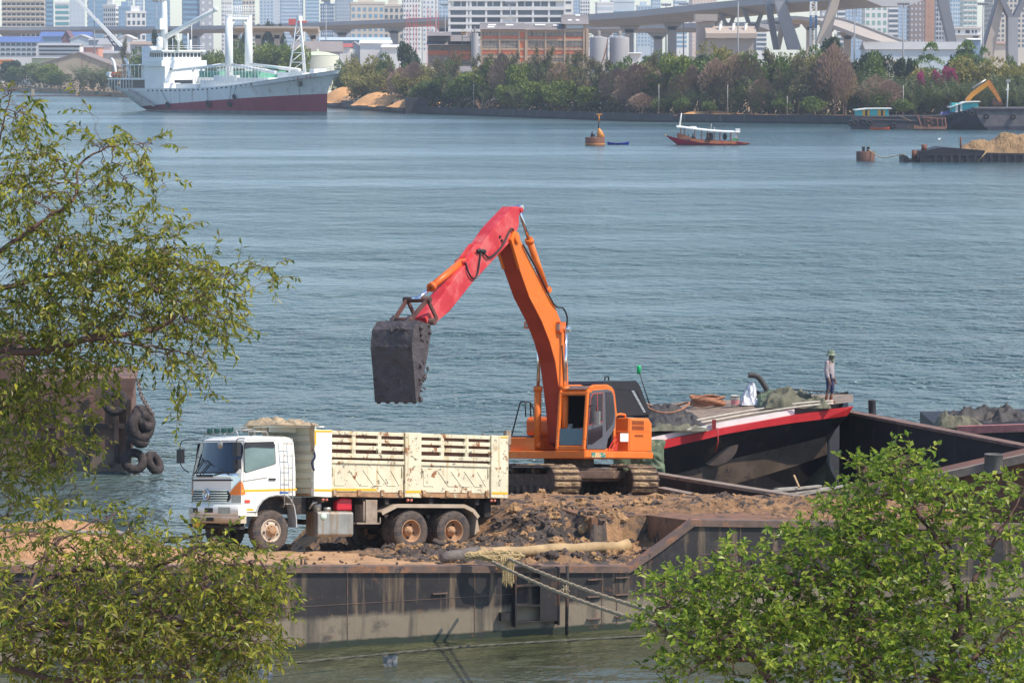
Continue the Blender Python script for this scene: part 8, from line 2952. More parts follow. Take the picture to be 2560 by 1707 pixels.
for i, (px, py) in enumerate(((1719, 348.5), (1730.5, 350))):
 q = bl(px, py)
 person('person', BMx @ Matrix.Translation((q.x, -.2, q.z)), 'sit', ['seated boatman in dark clothes at the front of the red boat, left of two', 'taller seated passenger in dark clothes, right of two in the red boat'][i], (m_dk, m_dk), s=1.0 + .2 * i)
# ---------------- buoys, small boats ----------------
by, byl = loc_frame(1487, 598)
bu = thing('navigation_buoy', 'rusty drum buoy with tall orange and black mast and topmark', 'buoy', by)
k = MB()
k.lathe([(1.60, -.6), (1.62, 1.25), (1.55, 1.35), (.001, 1.35)], None, 28)
k.lathe([(1.64, .15), (1.64, .35)], None, 28, 1)
k.build('drum', [m_brust, m_by], bu)
k = MB()
k.tube([(1.0, 0, 1.3), (.75, 0, 2.4), (.6, 0, 2.8)], [.75, .38, .16], 12)
k.build('cone', m_by, bu)
k = MB()
k.tube([(.60, 0, 2.7), (.66, 0, 4.1)], .10, 8, 0)
k.tube([(.66, 0, 4.0), (.68, 0, 5.1)], .15, 8, 1)
k.b2((.2, -.2, 5.05), (1.2, .2, 5.25), 1)
k.tube([(.68, 0, 5.2), (.70, 0, 7.0)], .06, 6, 0)
k.tube([(.70, 0, 7.05), (.75, 0, 6.4)], [.40, .05], 10, 0)
k.tube([(.75, 0, 6.4), (.80, 0, 5.75)], [.05, .40], 10, 0)
k.build('topmark_mast', [m_hood, m_by], bu)
person('person', by @ Matrix.Translation((-.55, 0, 1.38)) @ Matrix.Rotation(.3, 4, 'Z'), 'sit', 'person in black clothes sitting on the rusty buoy', (m_dk, m_dk), s=1.15)
def small_boat(px, Y, L, w, h, m, label, name='rowing_boat', rz=0.):
 M = Matrix.Translation(Vector(((px - 1280) / FPX * Y, Y, 0))) @ Matrix.Rotation(rz, 4, 'Z')
 b = thing(name, label, 'boat', M)
 st = []
 for i in range(11):
  t = i / 10 * 2 - 1
  ww = w * (1 - abs(t) ** 2.4) + .04
  zt = h * (1 + .8 * t * t)
  st.append([Vector((t * L / 2, -ww, zt)), Vector((t * L / 2 * .95, -ww * .8, .02)), Vector((t * L / 2 * .9, 0, -.1)), Vector((t * L / 2 * .95, ww * .8, .02)), Vector((t * L / 2, ww, zt)), Vector((t * L / 2 * .97, ww * .85, zt - .05)), Vector((t * L / 2 * .9, 0, .08)), Vector((t * L / 2 * .97, -ww * .85, zt - .05)), Vector((t * L / 2, -ww, zt))])
 k = hull_loft(MB(), st)
 k.build('hull', m, b)
 k = MB()
 for x in (-.2, .25):
  k.b2((x * L - .12, -w * .8, h * .75), (x * L + .12, w * .8, h * .8))
 k.build('thwart', m_roof, b)
 return b
small_boat(1545, 603, 3.7, .62, .28, mat('boat_blue', (.015, .03, .42), .4), 'bright blue skiff floating beside the rusty buoy')
dm, dml = loc_frame(2163, 506)
db_ = thing('mooring_buoy', 'squat rusty mooring drum with two bollards on top', 'buoy', dm)
k = MB()
k.lathe([(1.30, -.5), (1.31, 1.28), (1.25, 1.34), (.001, 1.34)], None, 28)
k.build('drum', mat('drum_rust', (.14, .065, .045), .75, var=.3, vs=1, streak=((.07, .045, .04), 2, .55)), db_)
for x in (-.3, .35):
 k = MB()
 k.lathe([(.20, 1.3), (.20, 1.85), (.25, 1.86), (.25, 1.98), (.001, 1.98)], Matrix.Translation((x, -.1, 0)), 12)
 k.build('bollard', m_boll, db_)
rope('mooring_line', [P(2170, 374, 505), P(2186, 385, 504.5), P(2205, 394, 503), P(2235, 391, 502), P(2262, 386, 501)], .07, m_log, 'slack line from the mooring drum to the sand barge', 6, False)
# ---------------- barges on the right ----------------
sm2, sl2 = loc_frame(2420, 500)
sb = thing('sand_barge', 'low black ribbed barge loaded with tan sand', 'barge', sm2)
k = MB()
A = sl2(2298, 378)
x_l, x_r = A.x, 16.
zt = A.z
k.prism([(x_l, -1, -.5), (x_l, -1, zt), (x_l + 1.5, -1, zt - .05), (x_l + 20, -1, zt - .45), (x_r, -1, zt - .5), (x_r, -1, -.5)], (0, 9, 0))
q0 = sl2(2259, 388)
k.prism([(q0.x, -.2, -.3), (q0.x, -.2, q0.z), (q0.x + .5, -.2, q0.z - .1), (q0.x + .8, -.2, .35), (x_l + .1, -.2, .4), (x_l + .1, -.2, -.3)], (0, 6, 0))
k.prism([(x_l + .5, -.8, zt), (x_l + 3, -.8, zt + .55), (x_l + 9, -.8, zt + .1), (x_l + 9, -.8, zt - .3), (x_l + .5, -.8, zt - .3)], (0, 7, 0))
sbh = k.build('hull', mat('barge_black2', (.022, .02, .028), .6, var=.4, vs=.6, spots=((.07, .045, .04), 1.2, .6, .1)), sb)
k = MB()
for i in range(22):
 x = x_l + 2 + i * 1.1
 k.b2((x, -1.1, -.2), (x + .35, -1.0, zt - .55))
k.b2((x_l + 1, -1.12, zt - .55), (x_r, -1.0, zt - .42))
k.build('frame_ribs', mat('rib_dark', (.05, .04, .045), .6, var=.3), sbh)['kind'] = 'stuff'
k = MB()
k.cyl((x_l + 6.0, 2, zt), (x_l + 6.0, 2, zt + 1.9), .13, 8)
k.cyl((q0.x + 1.6, 1, 0.3), (q0.x + 1.6, 1, 1.65), .38, 10)
k.cyl((x_l + .8, 1, zt), (x_l + .8, 1, zt + .9), .4, 10)
k.build('bollard', m_brust, sb)
for i in range(3):
 k = MB()
 x = x_l + 8 + i * 11.
 k.tube([(x, -1.3, .1), (x + 1.2, -1.2, 1.5)], .09, 6)
 k.build('fender_pole', m_log, sb)
sg_ = MB()
def sheap(a, b):
 x = a * 15
 y = (b - .5) * 5.2
 h = .9 * sstep(0, .12, a) + 1.0 * math.exp(-((x - 3.4) / 1.6) ** 2) + 2.1 * math.exp(-((x - 7.6) / 2.2) ** 2) + 1.3 * sstep(.55, .7, a)
 h *= max(0, 1 - abs(b - .5) ** 2.2 * 4.4)
 h += (.30 * fbm(x * .8, y * .8, 3, 4) + .25 * abs(fbm(x * 2.2, y * 2.2, 8, 3))) * min(1, h)
 return Vector((x, y, h))
sg_.grid(sheap, 130, 40, 0, False)
o = sg_.build('sand_heap', mat('wet_sand', (.32, .20, .10), .95, var=.3, vs=1.2, spots=((.24, .15, .08), 1.6, .58, .1), bump=(1, 5, .15)))
o.matrix_world = sm2 @ Matrix.Translation((-1.9, 2.9, zt - .55))
kind(tag(o, 'tan sand heap piled on the low black barge', 'sand'), 'stuff')
k = MB()
k.ball((0, 0, 0), .16, 6, 0, (1.4, .8, .9))
k.ball((.18, 0, .12), .09, 5)
o = k.build('gull', m_shipw)
o.matrix_world = Matrix.Translation(P(2347, 349, 505))
tag(o, 'tiny white gull perched beside the sand barge post', 'bird')
m_bgrey = mat('bigbarge_grey', (.135, .115, .115), .65, var=.25, vs=.5, spots=[((.20, .15, .12), .5, .58, .12), ((.05, .045, .06), .9, .6, .1)], zband=[(.75, .2, (.04, .035, .06))])
m_bdark = mat('bigbarge_dark', (.045, .038, .05), .65, var=.25, vs=.5)
m_teal = mat('cabin_teal', (.06, .45, .45), .5, var=.1)
m_cy = mat('cabin_yellow', (.72, .36, .03), .5, var=.1)
m_btyre = mat('barge_tyre', (.022, .022, .028), .8, var=.4)
def cabin(root, fr, x0, x1, y0, y1, roof, doors, d0, d1):
 """little teal deckhouse; px bounds in the frame fr"""
 A, B = fr(x0, y1), fr(x1, y0)
 c = thing('deck_cabin', root[1], 'cabin', root[0])
 k = MB()
 k.b2((A.x, d0, A.z), (B.x, d1, B.z))
 k.build('wall', m_teal, c)
 k = MB()
 p = [fr(*q) for q in roof]
 k.prism([Vector((q.x, d0 - .5, q.z)) for q in p] + [Vector((q.x, d0 - .5, q.z - .18)) for q in reversed(p)], (0, d1 - d0 + 1, 0))
 k.build('roof', m_roof, c)
 for (a, b, mm, nm) in doors:
  q, w = fr(a, y0 + 2), fr(b, y1)
  k = MB()
  k.b2((q.x, d0 - .05, A.z), (w.x, d0 - .003, q.z))
  k.build(nm, mm, c)
 return c
def tyre(fr, px, py, d, r, label, axis=(0, 1, 0), M=None, grp='tyres along the far barges'):
 k = MB()
 k.torus((0, 0, 0), axis, r * .68, r * .36, 16, 7)
 o = k.build('tyre_fender', m_btyre)
 o.matrix_world = M @ Matrix.Translation(fr(px, py, d))
 tag(o, label, 'tyre', grp)
bm3, f3 = loc_frame(2240, 740)
b3 = thing('black_barge', 'long black barge moored below the palm bank with a turquoise cabin aboard', 'barge', bm3)
k = MB()
pz = [(2122, 326), (2121, 296), (2128, 292), (2150, 289), (2290, 289), (2420, 287), (2420, 326)]
k.prism([Vector((f3(*q).x, -5, f3(*q).z)) for q in pz], (1.5, 10, 0))
k.build('hull', mat('blackbarge', (.045, .04, .048), .65, var=.3, vs=.4, spots=((.12, .095, .085), .5, .56, .12)), b3)
k = MB()
for (a, b) in (((2145, 296), (2360, 303)), ((2150, 291), (2400, 288))):
 A, B = f3(*a), f3(*b)
 k.bar((A.x, -5.1, A.z), (B.x, -5.1, B.z), .2, .25)
k.build('rubbing_strake', mat('strake_grey', (.11, .095, .095), .7, var=.3), b3)
cabin((bm3, 'turquoise and yellow cabin with white roof on the black barge'), f3, 2139, 2217, 273, 289, [(2134, 274), (2165, 270.5), (2225, 270)], [(2152, 2159, m_cy, 'shutter'), (2159, 2164, m_hood, 'doorway'), (2164, 2170, m_cy, 'shutter'), (2190, 2198, m_cy, 'shutter'), (2198, 2203, m_hood, 'doorway'), (2203, 2208, m_cy, 'shutter')], -3.5, 2)
for i, (px, py) in enumerate(((2126, 308), (2138, 306), (2160, 305), (2174, 308), (2233, 314))):
 tyre(f3, px, py, -5.3, .62, ['tyre at the extreme left end of the black barge', 'second tyre from the left below the turquoise cabin', 'third tyre, under the middle of the turquoise cabin', 'fourth tyre, under the right of the turquoise cabin', 'single low tyre right of the orange skiff'][i], M=bm3)
small_boat(2199, 733, 4.0, .6, .3, mat('skiff_orange', (.72, .10, .02), .4), 'bright orange skiff lying alongside the black barge', 'skiff')
k = MB()
A, B = f3(2246, 289, -5.2), f3(2278, 303, -5.2)
k.tube([A, B], .06, 5)
o = k.build('slack_line', m_log)
o.matrix_world = bm3
tag(o, 'thin pale line slanting down the black barge side', 'rope')
# wrecked rust brown float
bm4, f4 = loc_frame(2330, 728)
b4 = thing('rusty_float', 'wrecked rust brown float with tangled frames between two barges', 'float', bm4)
k = MB()
p = [f4(*q) for q in ((2283, 322), (2284, 312), (2305, 317), (2364, 317), (2364, 323))]
k.prism([Vector((q.x, -1, q.z)) for q in p] , (0, 5, 0))
k.build('deck', mat('float_rust', (.25, .12, .075), .8, var=.3, vs=.8), b4)
k = MB()
for a, b in (((2292, 288), (2304, 318)), ((2305, 293), (2364, 297)), ((2360, 294), (2364, 320)), ((2340, 296), (2344, 318)), ((2310, 294), (2312, 318)), ((2326, 296), (2328, 318)), ((2330, 297), (2310, 312)), ((2315, 300), (2335, 308)), ((2318, 312), (2328, 322)), ((2352, 296), (2356, 318))):
 A, B = f4(*a), f4(*b)
 k.bar((A.x, -1, A.z), (B.x, -.6, B.z), .3, .3)
k.build('frame', mat('float_frame', (.20, .09, .065), .8, var=.4, vs=.8), b4)
k = MB()
A, B = f4(2298, 290), f4(2366, 316)
k.b2((A.x, .3, B.z), (B.x, 3.5, A.z - .4))
k.build('dark_tank', m_hood, b4)
# big grey barge with excavator
bm5, f5 = loc_frame(2460, 733)
b5 = thing('grey_barge', 'high grey barge with raked dark bow hung with tyres', 'barge', bm5)
k = MB()
pf = [(2430, 271), (2438, 290), (2446, 305), (2456, 317), (2466, 325)]
fr_ = [Vector((f5(*q).x, -4, f5(*q).z)) for q in pf] + [Vector((26, -4, -.4)), Vector((26, -4, f5(2430, 269).z)), Vector((f5(2430, 269).x, -4, f5(2430, 269).z))]
k.prism(fr_, (0, 12, 0))
k.build('hull', m_bgrey, b5)
k = MB()
lf = [(2394, 282), (2370, 305), (2364, 325)]
k.loft([Vector((f5(2430, 271).x + .05, -3.9, f5(2430, 271).z)), Vector((f5(2466, 325).x, -3.95, -.4)), Vector((f5(2466, 325).x, 6, -.4)), Vector((f5(2430, 271).x, 6, f5(2430, 271).z))],
  [Vector((f5(2385, 284).x, 2, f5(2385, 284).z)), Vector((f5(2366, 325).x, 2, -.4)), Vector((f5(2366, 325).x, 7, -.4)), Vector((f5(2385, 284).x, 7, f5(2385, 284).z))])
k.build('bow', m_bdark, b5)
k = MB()
for y_, w in ((271.5, .35), (274.5, .2)):
 A = f5(2432, y_)
 k.b2((A.x, -4.25, A.z - w), (26, -4, A.z))
k.build('gunwale', m_bdark, b5)
cabin((bm5 @ Matrix.Rotation(0, 4, 'Z'), 'turquoise cabin with sloping white roof on the grey barge bow'), f5, 2382, 2447, 258, 281, [(2375, 268), (2398, 260), (2416, 254.5), (2452, 253.5)], [(2390, 2396, m_roof, 'window_shutter'), (2397, 2401, m_hood, 'doorway'), (2402, 2407, m_roof, 'window_shutter')], 1.0, 5)
for i, (px, py, d) in enumerate(((2366, 296, 1.6), (2377, 292, .9), (2389, 289, .2), (2401, 286, -.8), (2414, 284, -2), (2430, 284, -4.2), (2466, 291, -4.4), (2533, 292, -4.4))):
 tyre(f5, px, py, d, .60, ['first tyre at the far left of the raked grey bow', 'second tyre along the raked grey bow', 'third tyre, below the sloping cabin roof', 'fourth tyre, below the white shutter', 'fifth tyre, left of the bow corner', 'sixth tyre, at the bow corner of the grey barge', 'tyre hung alone midway on the grey barge side', 'rightmost tyre on the grey barge side'][i], (.35 if i < 5 else 0, 1, 0), bm5)
ye = thing('yellow_excavator', 'yellow excavator reaching over the far grey barge', 'excavator', bm5)
m_ye = mat('ex_yellow', (.55, .23, .02), .5, var=.15, vs=1)
k = MB()
up_ = [(2421, 262), (2424, 248), (2436, 234), (2458, 217), (2474, 207), (2478, 203), (2484, 207), (2480, 216), (2462, 229), (2444, 242), (2434, 254), (2432, 264)]
k.prism([Vector((f5(*q).x, 6, f5(*q).z)) for q in up_], (0, .9, 0))
k.build('boom', m_ye, ye)
k = MB()
k.prism([Vector((f5(*q).x, 6.2, f5(*q).z)) for q in ((2477, 202), (2484, 201), (2490, 208), (2506, 236), (2517, 260), (2512, 264), (2500, 244), (2482, 220))], (0, .6, 0))
k.build('stick', mat('ex_stick', (.45, .17, .03), .6, var=.25, vs=1), ye)
k = MB()
A, B = f5(2440, 228), f5(2475, 204)
k.tube([Vector((A.x, 6.4, A.z + .5)), Vector((B.x, 6.4, B.z + .3))], .2, 8)
k.build('hydraulic_cylinder', m_steel, ye)
k = MB()
k.prism([Vector((f5(*q).x, 5.8, f5(*q).z)) for q in ((2490, 263), (2492, 250), (2496, 248), (2500, 256), (2516, 256), (2518, 264))], (0, 1.4, 0))
k.build('bucket', m_link, ye)
k = MB()
k.b2((-6.2, 4, 2.5), (-1.6, 8, 5.0))
k.b2((-6.6, 4, 1.5), (-1.2, 8, 2.5))
k.build('house', m_ye, ye)
lp = thing('lamp_pole', 'thin white lamp pole standing on the grey barge', 'lamp post', bm5 @ Matrix.Translation(f5(2518, 268)))
k = MB()
k.tube([(0, 0, 0), (.1, 0, 5.2)], .13, 6)
k.b2((-.3, -.2, 3.4), (.3, .2, 3.7))
k.build('pole', m_roof, lp)
k = MB()
k.b2((-.25, -.25, 5.1), (.6, .25, 5.6))
k.build('lamp_head', m_steel, lp)
o = crumple('tarpaulin', Matrix.Translation(Vector((f3(2363, 284).x + bm5.translation.x * 0 + bm3.translation.x, 738, f3(2363, 286).z))), 2.6, 1.5, .8, mat('purple_tarp', (.16, .15, .36), .8), 4)
tag(o, 'small purple sheet heaped on the black barge', 'tarpaulin')
# ---------------- trees on the near bank, between camera and barge ----------------
def grow(name, label, root, limbs, blobs, leaf, lm, bark, seed, droop, r0=.0032):
 """limbs: polylines of points starting on the root or an earlier limb; blobs: (px, py, rx, ry, Y, n) regions carrying leafy sprays"""
 r = random.Random(seed)
 base = Vector(root)
 t = thing(name, label, 'tree', base)
 nodes, par = [base], [-1]
 def add_path(pts, start=None):
  a = np.array([tuple(n) for n in nodes])
  p0 = Vector(pts[0])
  i = int(np.argmin(((a - np.array(p0)) ** 2).sum(1))) if start is None else start
  for q in pts:
   nodes.append(Vector(q))
   par.append(i)
   i = len(nodes) - 1
 for L in limbs:
  sp_ = smooth_path(L, 7)
  sp_ = [p + Vector((.03 * fbm(j * .7, seed), .05 * fbm(j * .5, seed + 3), .03 * fbm(j * .6, seed + 7))) for j, p in enumerate(sp_)]
  add_path(sp_)
 sprays = []
 for (cx, cy, rx, ry, Y, n) in blobs:
  cx -= leaf.get('sh', 0) if cx > 450 else 0
  for i in range(int(n * leaf.get('k', 1))):
   a = r.uniform(0, 6.283)
   q = r.random() ** .5
   sprays.append(P(cx + rx * q * math.cos(a), cy + ry * q * math.sin(a), Y + r.uniform(-1.1, 1.1)))
 arr = np.array([tuple(n) for n in nodes])
 dist = [float(((arr - np.array(s)) ** 2).sum(1).min()) for s in sprays]
 order = sorted(range(len(sprays)), key=lambda i: dist[i])
 buf = np.zeros((len(nodes) + len(sprays) * 4, 3))
 buf[:len(nodes)] = arr
 cnt = len(nodes)
 lf = MB()
 lv, lfc = lf.v, lf.f
 tw = MB()
 ends = []
 for i in order:
  s = sprays[i]
  d = ((buf[:cnt] - np.array(s)) ** 2).sum(1)
  j = int(np.argmin(d))
  a = nodes[j]
  L_ = (s - a).length
  for k_ in (1, 2, 3):
   f = k_ / 3
   q = a.lerp(s, f) + Vector((r.gauss(0, .03), r.gauss(0, .03), .10 * L_ * math.sin(math.pi * f))) * (0 if k_ == 3 else 1)
   nodes.append(q)
   par.append(j)
   buf[cnt] = q
   j = cnt
   cnt += 1
  ends.append(j)
  # the spray itself: a fine twig with alternate leaves
  d0 = (s - a).normalized() if L_ > 1e-4 else Vector((1, 0, 0))
  d0 = (d0 * .6 + Vector((r.gauss(0, .5), r.gauss(0, .5), r.gauss(.1, .35)))).normalized()
  p = s.copy()
  n_l = r.randint(*leaf['n'])
  TL = leaf['twig'] * r.uniform(.6, 1.2)
  tp = [p.copy()]
  for m_i in range(n_l):
   f = m_i / n_l
   d0 = (d0 + Vector((0, 0, -droop * .22))).normalized()
   p = p + d0 * TL / n_l
   tp.append(p.copy())
   sd = d0.cross(Vector((r.gauss(0, .4), r.gauss(0, .4), 1))).normalized() * (1 if m_i % 2 else -1)
   ld = (d0 * .55 + sd * .7 + Vector((r.gauss(0, .3), r.gauss(0, .3), r.gauss(-droop, .35)))).normalized()
   l_ = leaf['len'] * r.uniform(.65, 1.15)
   w_ = leaf['wid'] * r.uniform(.8, 1.15)
   nrm = ld.cross(Vector((r.gauss(0, .7), r.gauss(0, .7), 1))).normalized()
   up = nrm.cross(ld)
   o = len(lv)
   lv += [tuple(p), tuple(p + ld * l_ * .45 + nrm * w_ * .5 + up * w_ * .12), tuple(p + ld * l_ - up * w_ * .35), tuple(p + ld * l_ * .45 - nrm * w_ * .5 + up * w_ * .12)]
   lfc += [(o, o + 1, o + 2), (o, o + 2, o + 3)]
  tw.tube(tp[::2] if len(tp) > 4 else tp, .0022 if droop > .4 else .0030, 3, 0, False)
 n = len(nodes)
 w = [0] * n
 for e in ends:
  w[e] += 1
 for i in range(n - 1, 0, -1):
  w[par[i]] += w[i]
 wd = MB()
 for i in range(1, n):
  a, b = nodes[par[i]], nodes[i]
  if w[i] == 0 or (a - b).length < 1e-4:
   continue
  ra = min(.16, r0 * max(1, w[par[i]]) ** .5)
  rb = min(.16, r0 * max(1, w[i]) ** .5)
  if ra > 2.2 * rb:
   ra = 1.3 * rb
  wd.tube([a, b], [ra, rb], 6 if rb > .02 else 4, 0, False)
 inv = Matrix.Translation(-base)
 lf.m, lf.s = [0] * len(lfc), [False] * len(lfc)
 wd.v += tw.v and []
 o = len(wd.v)
 wd.v += tw.v
 wd.f += [tuple(i + o for i in f) for f in tw.f]
 wd.m += tw.m
 wd.s += tw.s
 lf.build('crown', lm, t, 0, inv)
 wd.build('trunk', bark, t, 0, inv)
 return t
lm_left = leaf_mat('leaf_cherry', [(.065, .105, .02), (.14, .19, .028), (.23, .26, .036), (.32, .30, .045), (.18, .20, .035), (.50, .48, .05), (.22, .17, .07)], .45, .38)
lm_right = leaf_mat('leaf_round', [(.07, .13, .022), (.16, .26, .03), (.25, .36, .04), (.36, .46, .05), (.12, .19, .028), (.52, .56, .09), (.09, .15, .022)], .5, .36)
bark_l = mat('bark_red_brown', (.13, .075, .060), .85, var=.35, vs=9, spots=((.22, .15, .12), 12, .6, .1))
Yl = 45
pl = lambda *q: [P(x, y, Yl + dy) for x, y, dy in q]
base_l = (-9.6, 46, 1.5)
grow('overhanging_tree', 'near tree with drooping slender leaves reaching in from the left over the water', base_l, [
 [Vector(base_l), Vector((-9.3, 46, 4.5)), Vector((-8.6, 45.6, 7.6)), Vector((-7.6, 45.3, 9.6)), P(-140, 820, 45.2)],
 pl((-140, 820, .2), (-70, 690, .1), (0, 630, 0), (115, 547, 0), (184, 497, 0), (197, 419, .2), (248, 377, .2), (320, 360, .3), (402, 364, .3)),
 pl((-140, 840, .2), (60, 880, -.3), (230, 845, -.5), (390, 822, -.5), (459, 772, -.4), (540, 708, -.3), (590, 668, -.2), (640, 662, -.1), (680, 682, 0), (686, 715, 0)),
 pl((230, 850, -.5), (330, 860, -.7), (420, 875, -.8), (520, 900, -.8), (560, 945, -.8)),
 pl((-140, 780, 0), (-60, 560, .4), (-20, 420, .6), (10, 300, .6), (30, 225, .6)),
 pl((-100, 700, .2), (0, 720, .6), (120, 690, .8), (260, 680, .8), (380, 640, .6), (450, 600, .5)),
 pl((-140, 900, 0), (-40, 980, .4), (60, 1040, .6), (140, 1110, .7), (190, 1220, .8)),
 pl((-140, 900, 0), (-100, 1100, -.4), (-40, 1240, -.5), (60, 1330, -.5), (160, 1380, -.4), (250, 1420, -.4)),
], [
 (35, 255, 40, 45, 45.5, 12), (45, 320, 55, 60, 45.5, 20), (20, 420, 70, 70, 45.5, 34), (105, 440, 62, 75, 45.2, 40), (60, 540, 110, 70, 45.2, 46), (165, 580, 80, 50, 45, 22),
 (215, 330, 45, 50, 45.1, 6), (300, 375, 75, 35, 45.2, 16), (370, 390, 40, 45, 45.2, 10), (300, 440, 80, 60, 45.2, 14), (380, 480, 60, 60, 45.2, 10), (250, 500, 90, 60, 45.1, 20), (350, 555, 80, 40, 45.1, 8),
 (60, 640, 110, 60, 45.2, 30), (200, 660, 110, 70, 45, 62), (310, 640, 110, 60, 45, 55), (400, 620, 70, 60, 45, 26), (430, 690, 80, 60, 44.9, 36), (330, 730, 120, 70, 45, 66), (180, 760, 140, 70, 45, 74), (40, 770, 120, 80, 45, 64),
 (520, 700, 60, 50, 44.7, 26), (560, 740, 55, 60, 44.7, 26), (590, 690, 40, 30, 44.8, 8), (680, 665, 40, 14, 44.9, 8), (705, 700, 14, 30, 45, 4), (635, 720, 20, 40, 44.8, 5), (500, 780, 80, 40, 44.6, 22), (590, 810, 40, 45, 44.6, 14),
 (420, 800, 90, 40, 44.6, 18), (300, 820, 120, 50, 44.7, 36), (120, 870, 150, 70, 45, 84), (20, 940, 110, 90, 45.2, 70), (200, 920, 100, 60, 45, 32), (480, 860, 70, 35, 44.3, 10), (545, 905, 45, 40, 44.2, 9), (420, 900, 70, 40, 44.3, 10), (500, 960, 60, 40, 44.3, 6), (360, 870, 60, 40, 44.5, 10),
 (110, 1000, 130, 60, 45.5, 54), (30, 1060, 90, 80, 45.4, 46), (170, 1080, 70, 60, 45.5, 24), (110, 1150, 90, 60, 45.6, 30), (30, 1180, 80, 70, 45.4, 34), (170, 1190, 50, 70, 45.7, 16), (60, 1270, 80, 40, 45, 18)],
 dict(n=(8, 13), twig=.44, len=.115, wid=.044, k=.98, sh=30), lm_left, bark_l, 3, .30, .0024)
base_b = (-6.5, 42, 1.55)
grow('low_branching_tree', 'lower near tree of slender leaves filling the bottom left corner', base_b, [
 [Vector(base_b), Vector((-6.4, 42, 4)), Vector((-6.2, 42, 6.0)), P(-60, 1640, 42)],
 [P(-60, 1640, 42), P(120, 1560, 42), P(300, 1600, 41.8), P(420, 1560, 41.6), P(560, 1570, 41.5), P(680, 1560, 41.5)],
 [P(-60, 1640, 42), P(60, 1500, 42.3), P(200, 1420, 42.4), P(320, 1440, 42.4), P(430, 1400, 42.2), P(520, 1350, 42.2)],
 [P(120, 1560, 42), P(260, 1500, 42), P(420, 1480, 41.8), P(560, 1420, 41.7), P(650, 1400, 41.7)],
 [P(-60, 1640, 42), P(160, 1700, 41.5), P(360, 1690, 41.3), P(560, 1690, 41.2)],
 [P(60, 1500, 42.3), P(120, 1380, 42.6), P(240, 1300, 42.8), P(310, 1280, 42.8)]], [
 (120, 1350, 130, 50, 42.7, 26), (280, 1310, 70, 50, 42.8, 20), (330, 1370, 80, 50, 42.6, 24), (60, 1430, 100, 60, 42.4, 30), (230, 1430, 110, 60, 42.3, 48), (400, 1420, 90, 60, 42.1, 46), (500, 1380, 70, 50, 42, 30), (560, 1450, 90, 60, 41.8, 50), (660, 1440, 50, 50, 41.7, 18),
 (100, 1530, 140, 60, 42, 62), (300, 1530, 130, 70, 41.9, 84), (480, 1530, 120, 70, 41.7, 84), (620, 1530, 80, 70, 41.6, 48), (700, 1500, 30, 50, 41.6, 8), (120, 1640, 160, 70, 41.7, 84), (330, 1640, 150, 70, 41.5, 90), (520, 1640, 120, 70, 41.4, 72), (630, 1620, 60, 60, 41.4, 28), (660, 1580, 40, 60, 41.5, 14), (0, 1580, 60, 100, 42, 30)],
 dict(n=(8, 13), twig=.42, len=.115, wid=.046, k=1.12), lm_left, bark_l, 9, .26)
base_r = (5.6, 50, 1.55)
Yr_ = 52
pr = lambda *q: [P(x, y, Yr_ + dy) for x, y, dy in q]
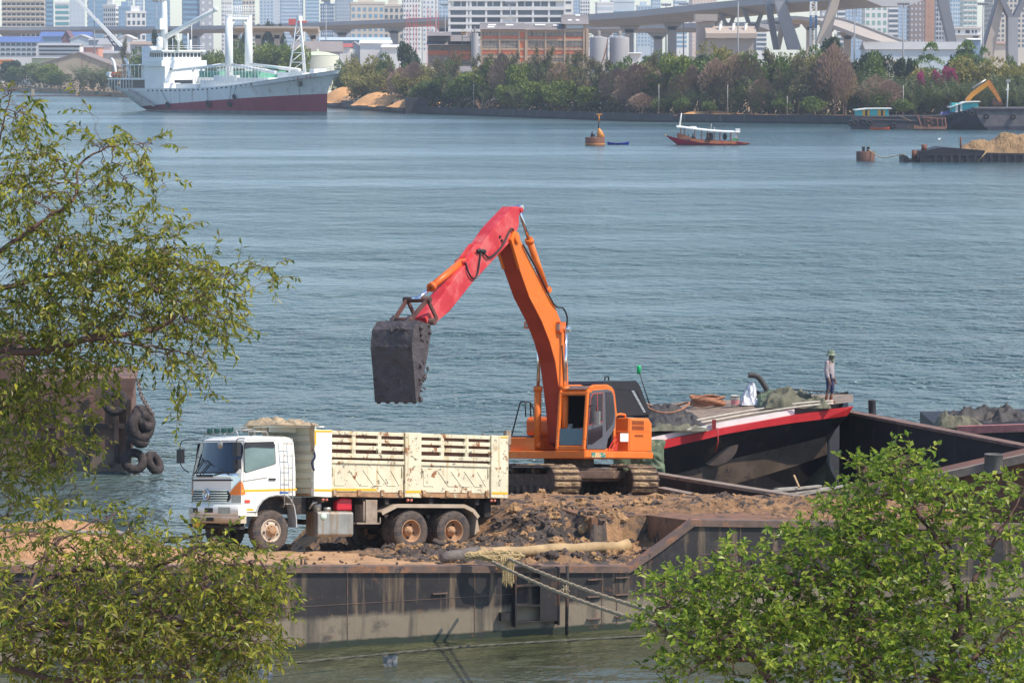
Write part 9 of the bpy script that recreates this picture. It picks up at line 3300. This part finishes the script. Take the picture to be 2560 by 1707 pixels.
grow('bushy_tree', 'near bushy tree with round bright green leaves filling the lower right corner', base_r, [
 [Vector(base_r), Vector((5.5, 50.5, 3.2)), P(2230, 1790, 51.5)],
 pr((2230, 1790, -.5), (2160, 1660, -.3), (2120, 1540, -.2), (2060, 1440, 0), (1990, 1380, .2), (1950, 1340, .3)),
 pr((2230, 1790, -.5), (2060, 1740, -.8), (1950, 1720, -1), (1890, 1650, -1), (1800, 1560, -.9), (1720, 1480, -.8), (1650, 1490, -.8)),
 pr((2230, 1790, -.5), (2330, 1700, 0), (2400, 1560, .3), (2380, 1430, .4), (2330, 1330, .5), (2260, 1230, .6), (2230, 1140, .6)),
 pr((2330, 1700, 0), (2440, 1640, .3), (2420, 1500, .4), (2470, 1380, .6), (2530, 1280, .7), (2570, 1210, .8)),
 pr((2120, 1540, -.2), (2170, 1420, .2), (2140, 1310, .4), (2170, 1220, .5), (2150, 1170, .5)),
 pr((1890, 1650, -1), (1780, 1640, -1.2), (1700, 1600, -1.2), (1640, 1560, -1.2)),
 pr((2440, 1640, .3), (2540, 1560, .2), (2620, 1450, .2), (2680, 1350, .3)),
 pr((2060, 1440, 0), (1930, 1470, -.4), (1850, 1430, -.5), (1810, 1390, -.5))], [
 (2235, 1150, 70, 36, 52.6, 22), (2180, 1190, 60, 45, 52.5, 22), (2290, 1200, 70, 40, 52.6, 24), (2200, 1250, 90, 50, 52.5, 36), (2320, 1250, 80, 50, 52.6, 32), (2110, 1270, 60, 50, 52.4, 22), (2420, 1250, 70, 40, 52.7, 16), (2520, 1230, 60, 50, 52.8, 22),
 (2060, 1330, 90, 50, 52.2, 36), (2180, 1340, 100, 55, 52.3, 50), (2300, 1340, 90, 60, 52.4, 42), (2420, 1320, 70, 50, 52.6, 18), (2530, 1320, 60, 50, 52.7, 16), (1980, 1390, 70, 50, 52, 32), (2090, 1420, 100, 60, 52, 60), (2210, 1430, 90, 60, 52.1, 52), (2330, 1440, 80, 60, 52.3, 36), (2450, 1420, 70, 60, 52.4, 16), (2540, 1430, 50, 60, 52.5, 16),
 (1830, 1410, 60, 40, 51.4, 24), (1750, 1440, 60, 40, 51.3, 22), (1880, 1470, 80, 50, 51.5, 42), (2000, 1500, 100, 60, 51.7, 62), (2130, 1520, 100, 60, 51.8, 56), (2260, 1530, 100, 60, 52, 46), (2390, 1530, 80, 60, 52.2, 36), (2510, 1530, 70, 60, 52.2, 34),
 (1690, 1480, 70, 45, 51.2, 26), (1650, 1540, 55, 45, 51, 20), (1760, 1540, 90, 50, 51.2, 46), (1880, 1570, 90, 60, 51.3, 54), (2010, 1590, 100, 60, 51.4, 56), (2140, 1620, 100, 60, 51.5, 50), (2280, 1630, 100, 60, 51.8, 48), (2420, 1640, 90, 60, 52, 46), (2540, 1640, 60, 60, 52, 34),
 (1730, 1610, 80, 50, 50.9, 34), (1690, 1690, 50, 60, 50.8, 12), (1850, 1650, 70, 50, 51, 26), (1980, 1680, 90, 40, 51.2, 34), (2120, 1700, 90, 30, 51.3, 30), (2270, 1700, 90, 30, 51.5, 30), (2430, 1710, 90, 30, 51.8, 30), (2540, 1700, 50, 40, 51.9, 20)],
 dict(n=(7, 11), twig=.36, len=.13, wid=.070, k=1.2), lm_right, bark_l, 15, .05, .0036)
# ---------------- river haze ----------------
hz = MB()
hz.b2((-2600, -60, -1.0), (2600, 5200, 230))
hm_ = bpy.data.materials.new('haze')
hm_.use_nodes = True
N = hm_.node_tree.nodes
N.remove(N['Principled BSDF'])
pv = N.new('ShaderNodeVolumePrincipled')
pv.inputs['Color'].default_value = (.76, .87, 1.0, 1)
pv.inputs['Density'].default_value = .00012
hm_.node_tree.links.new(pv.outputs[0], N['Material Output'].inputs['Volume'])
kind(hz.build('haze', hm_), 'stuff')
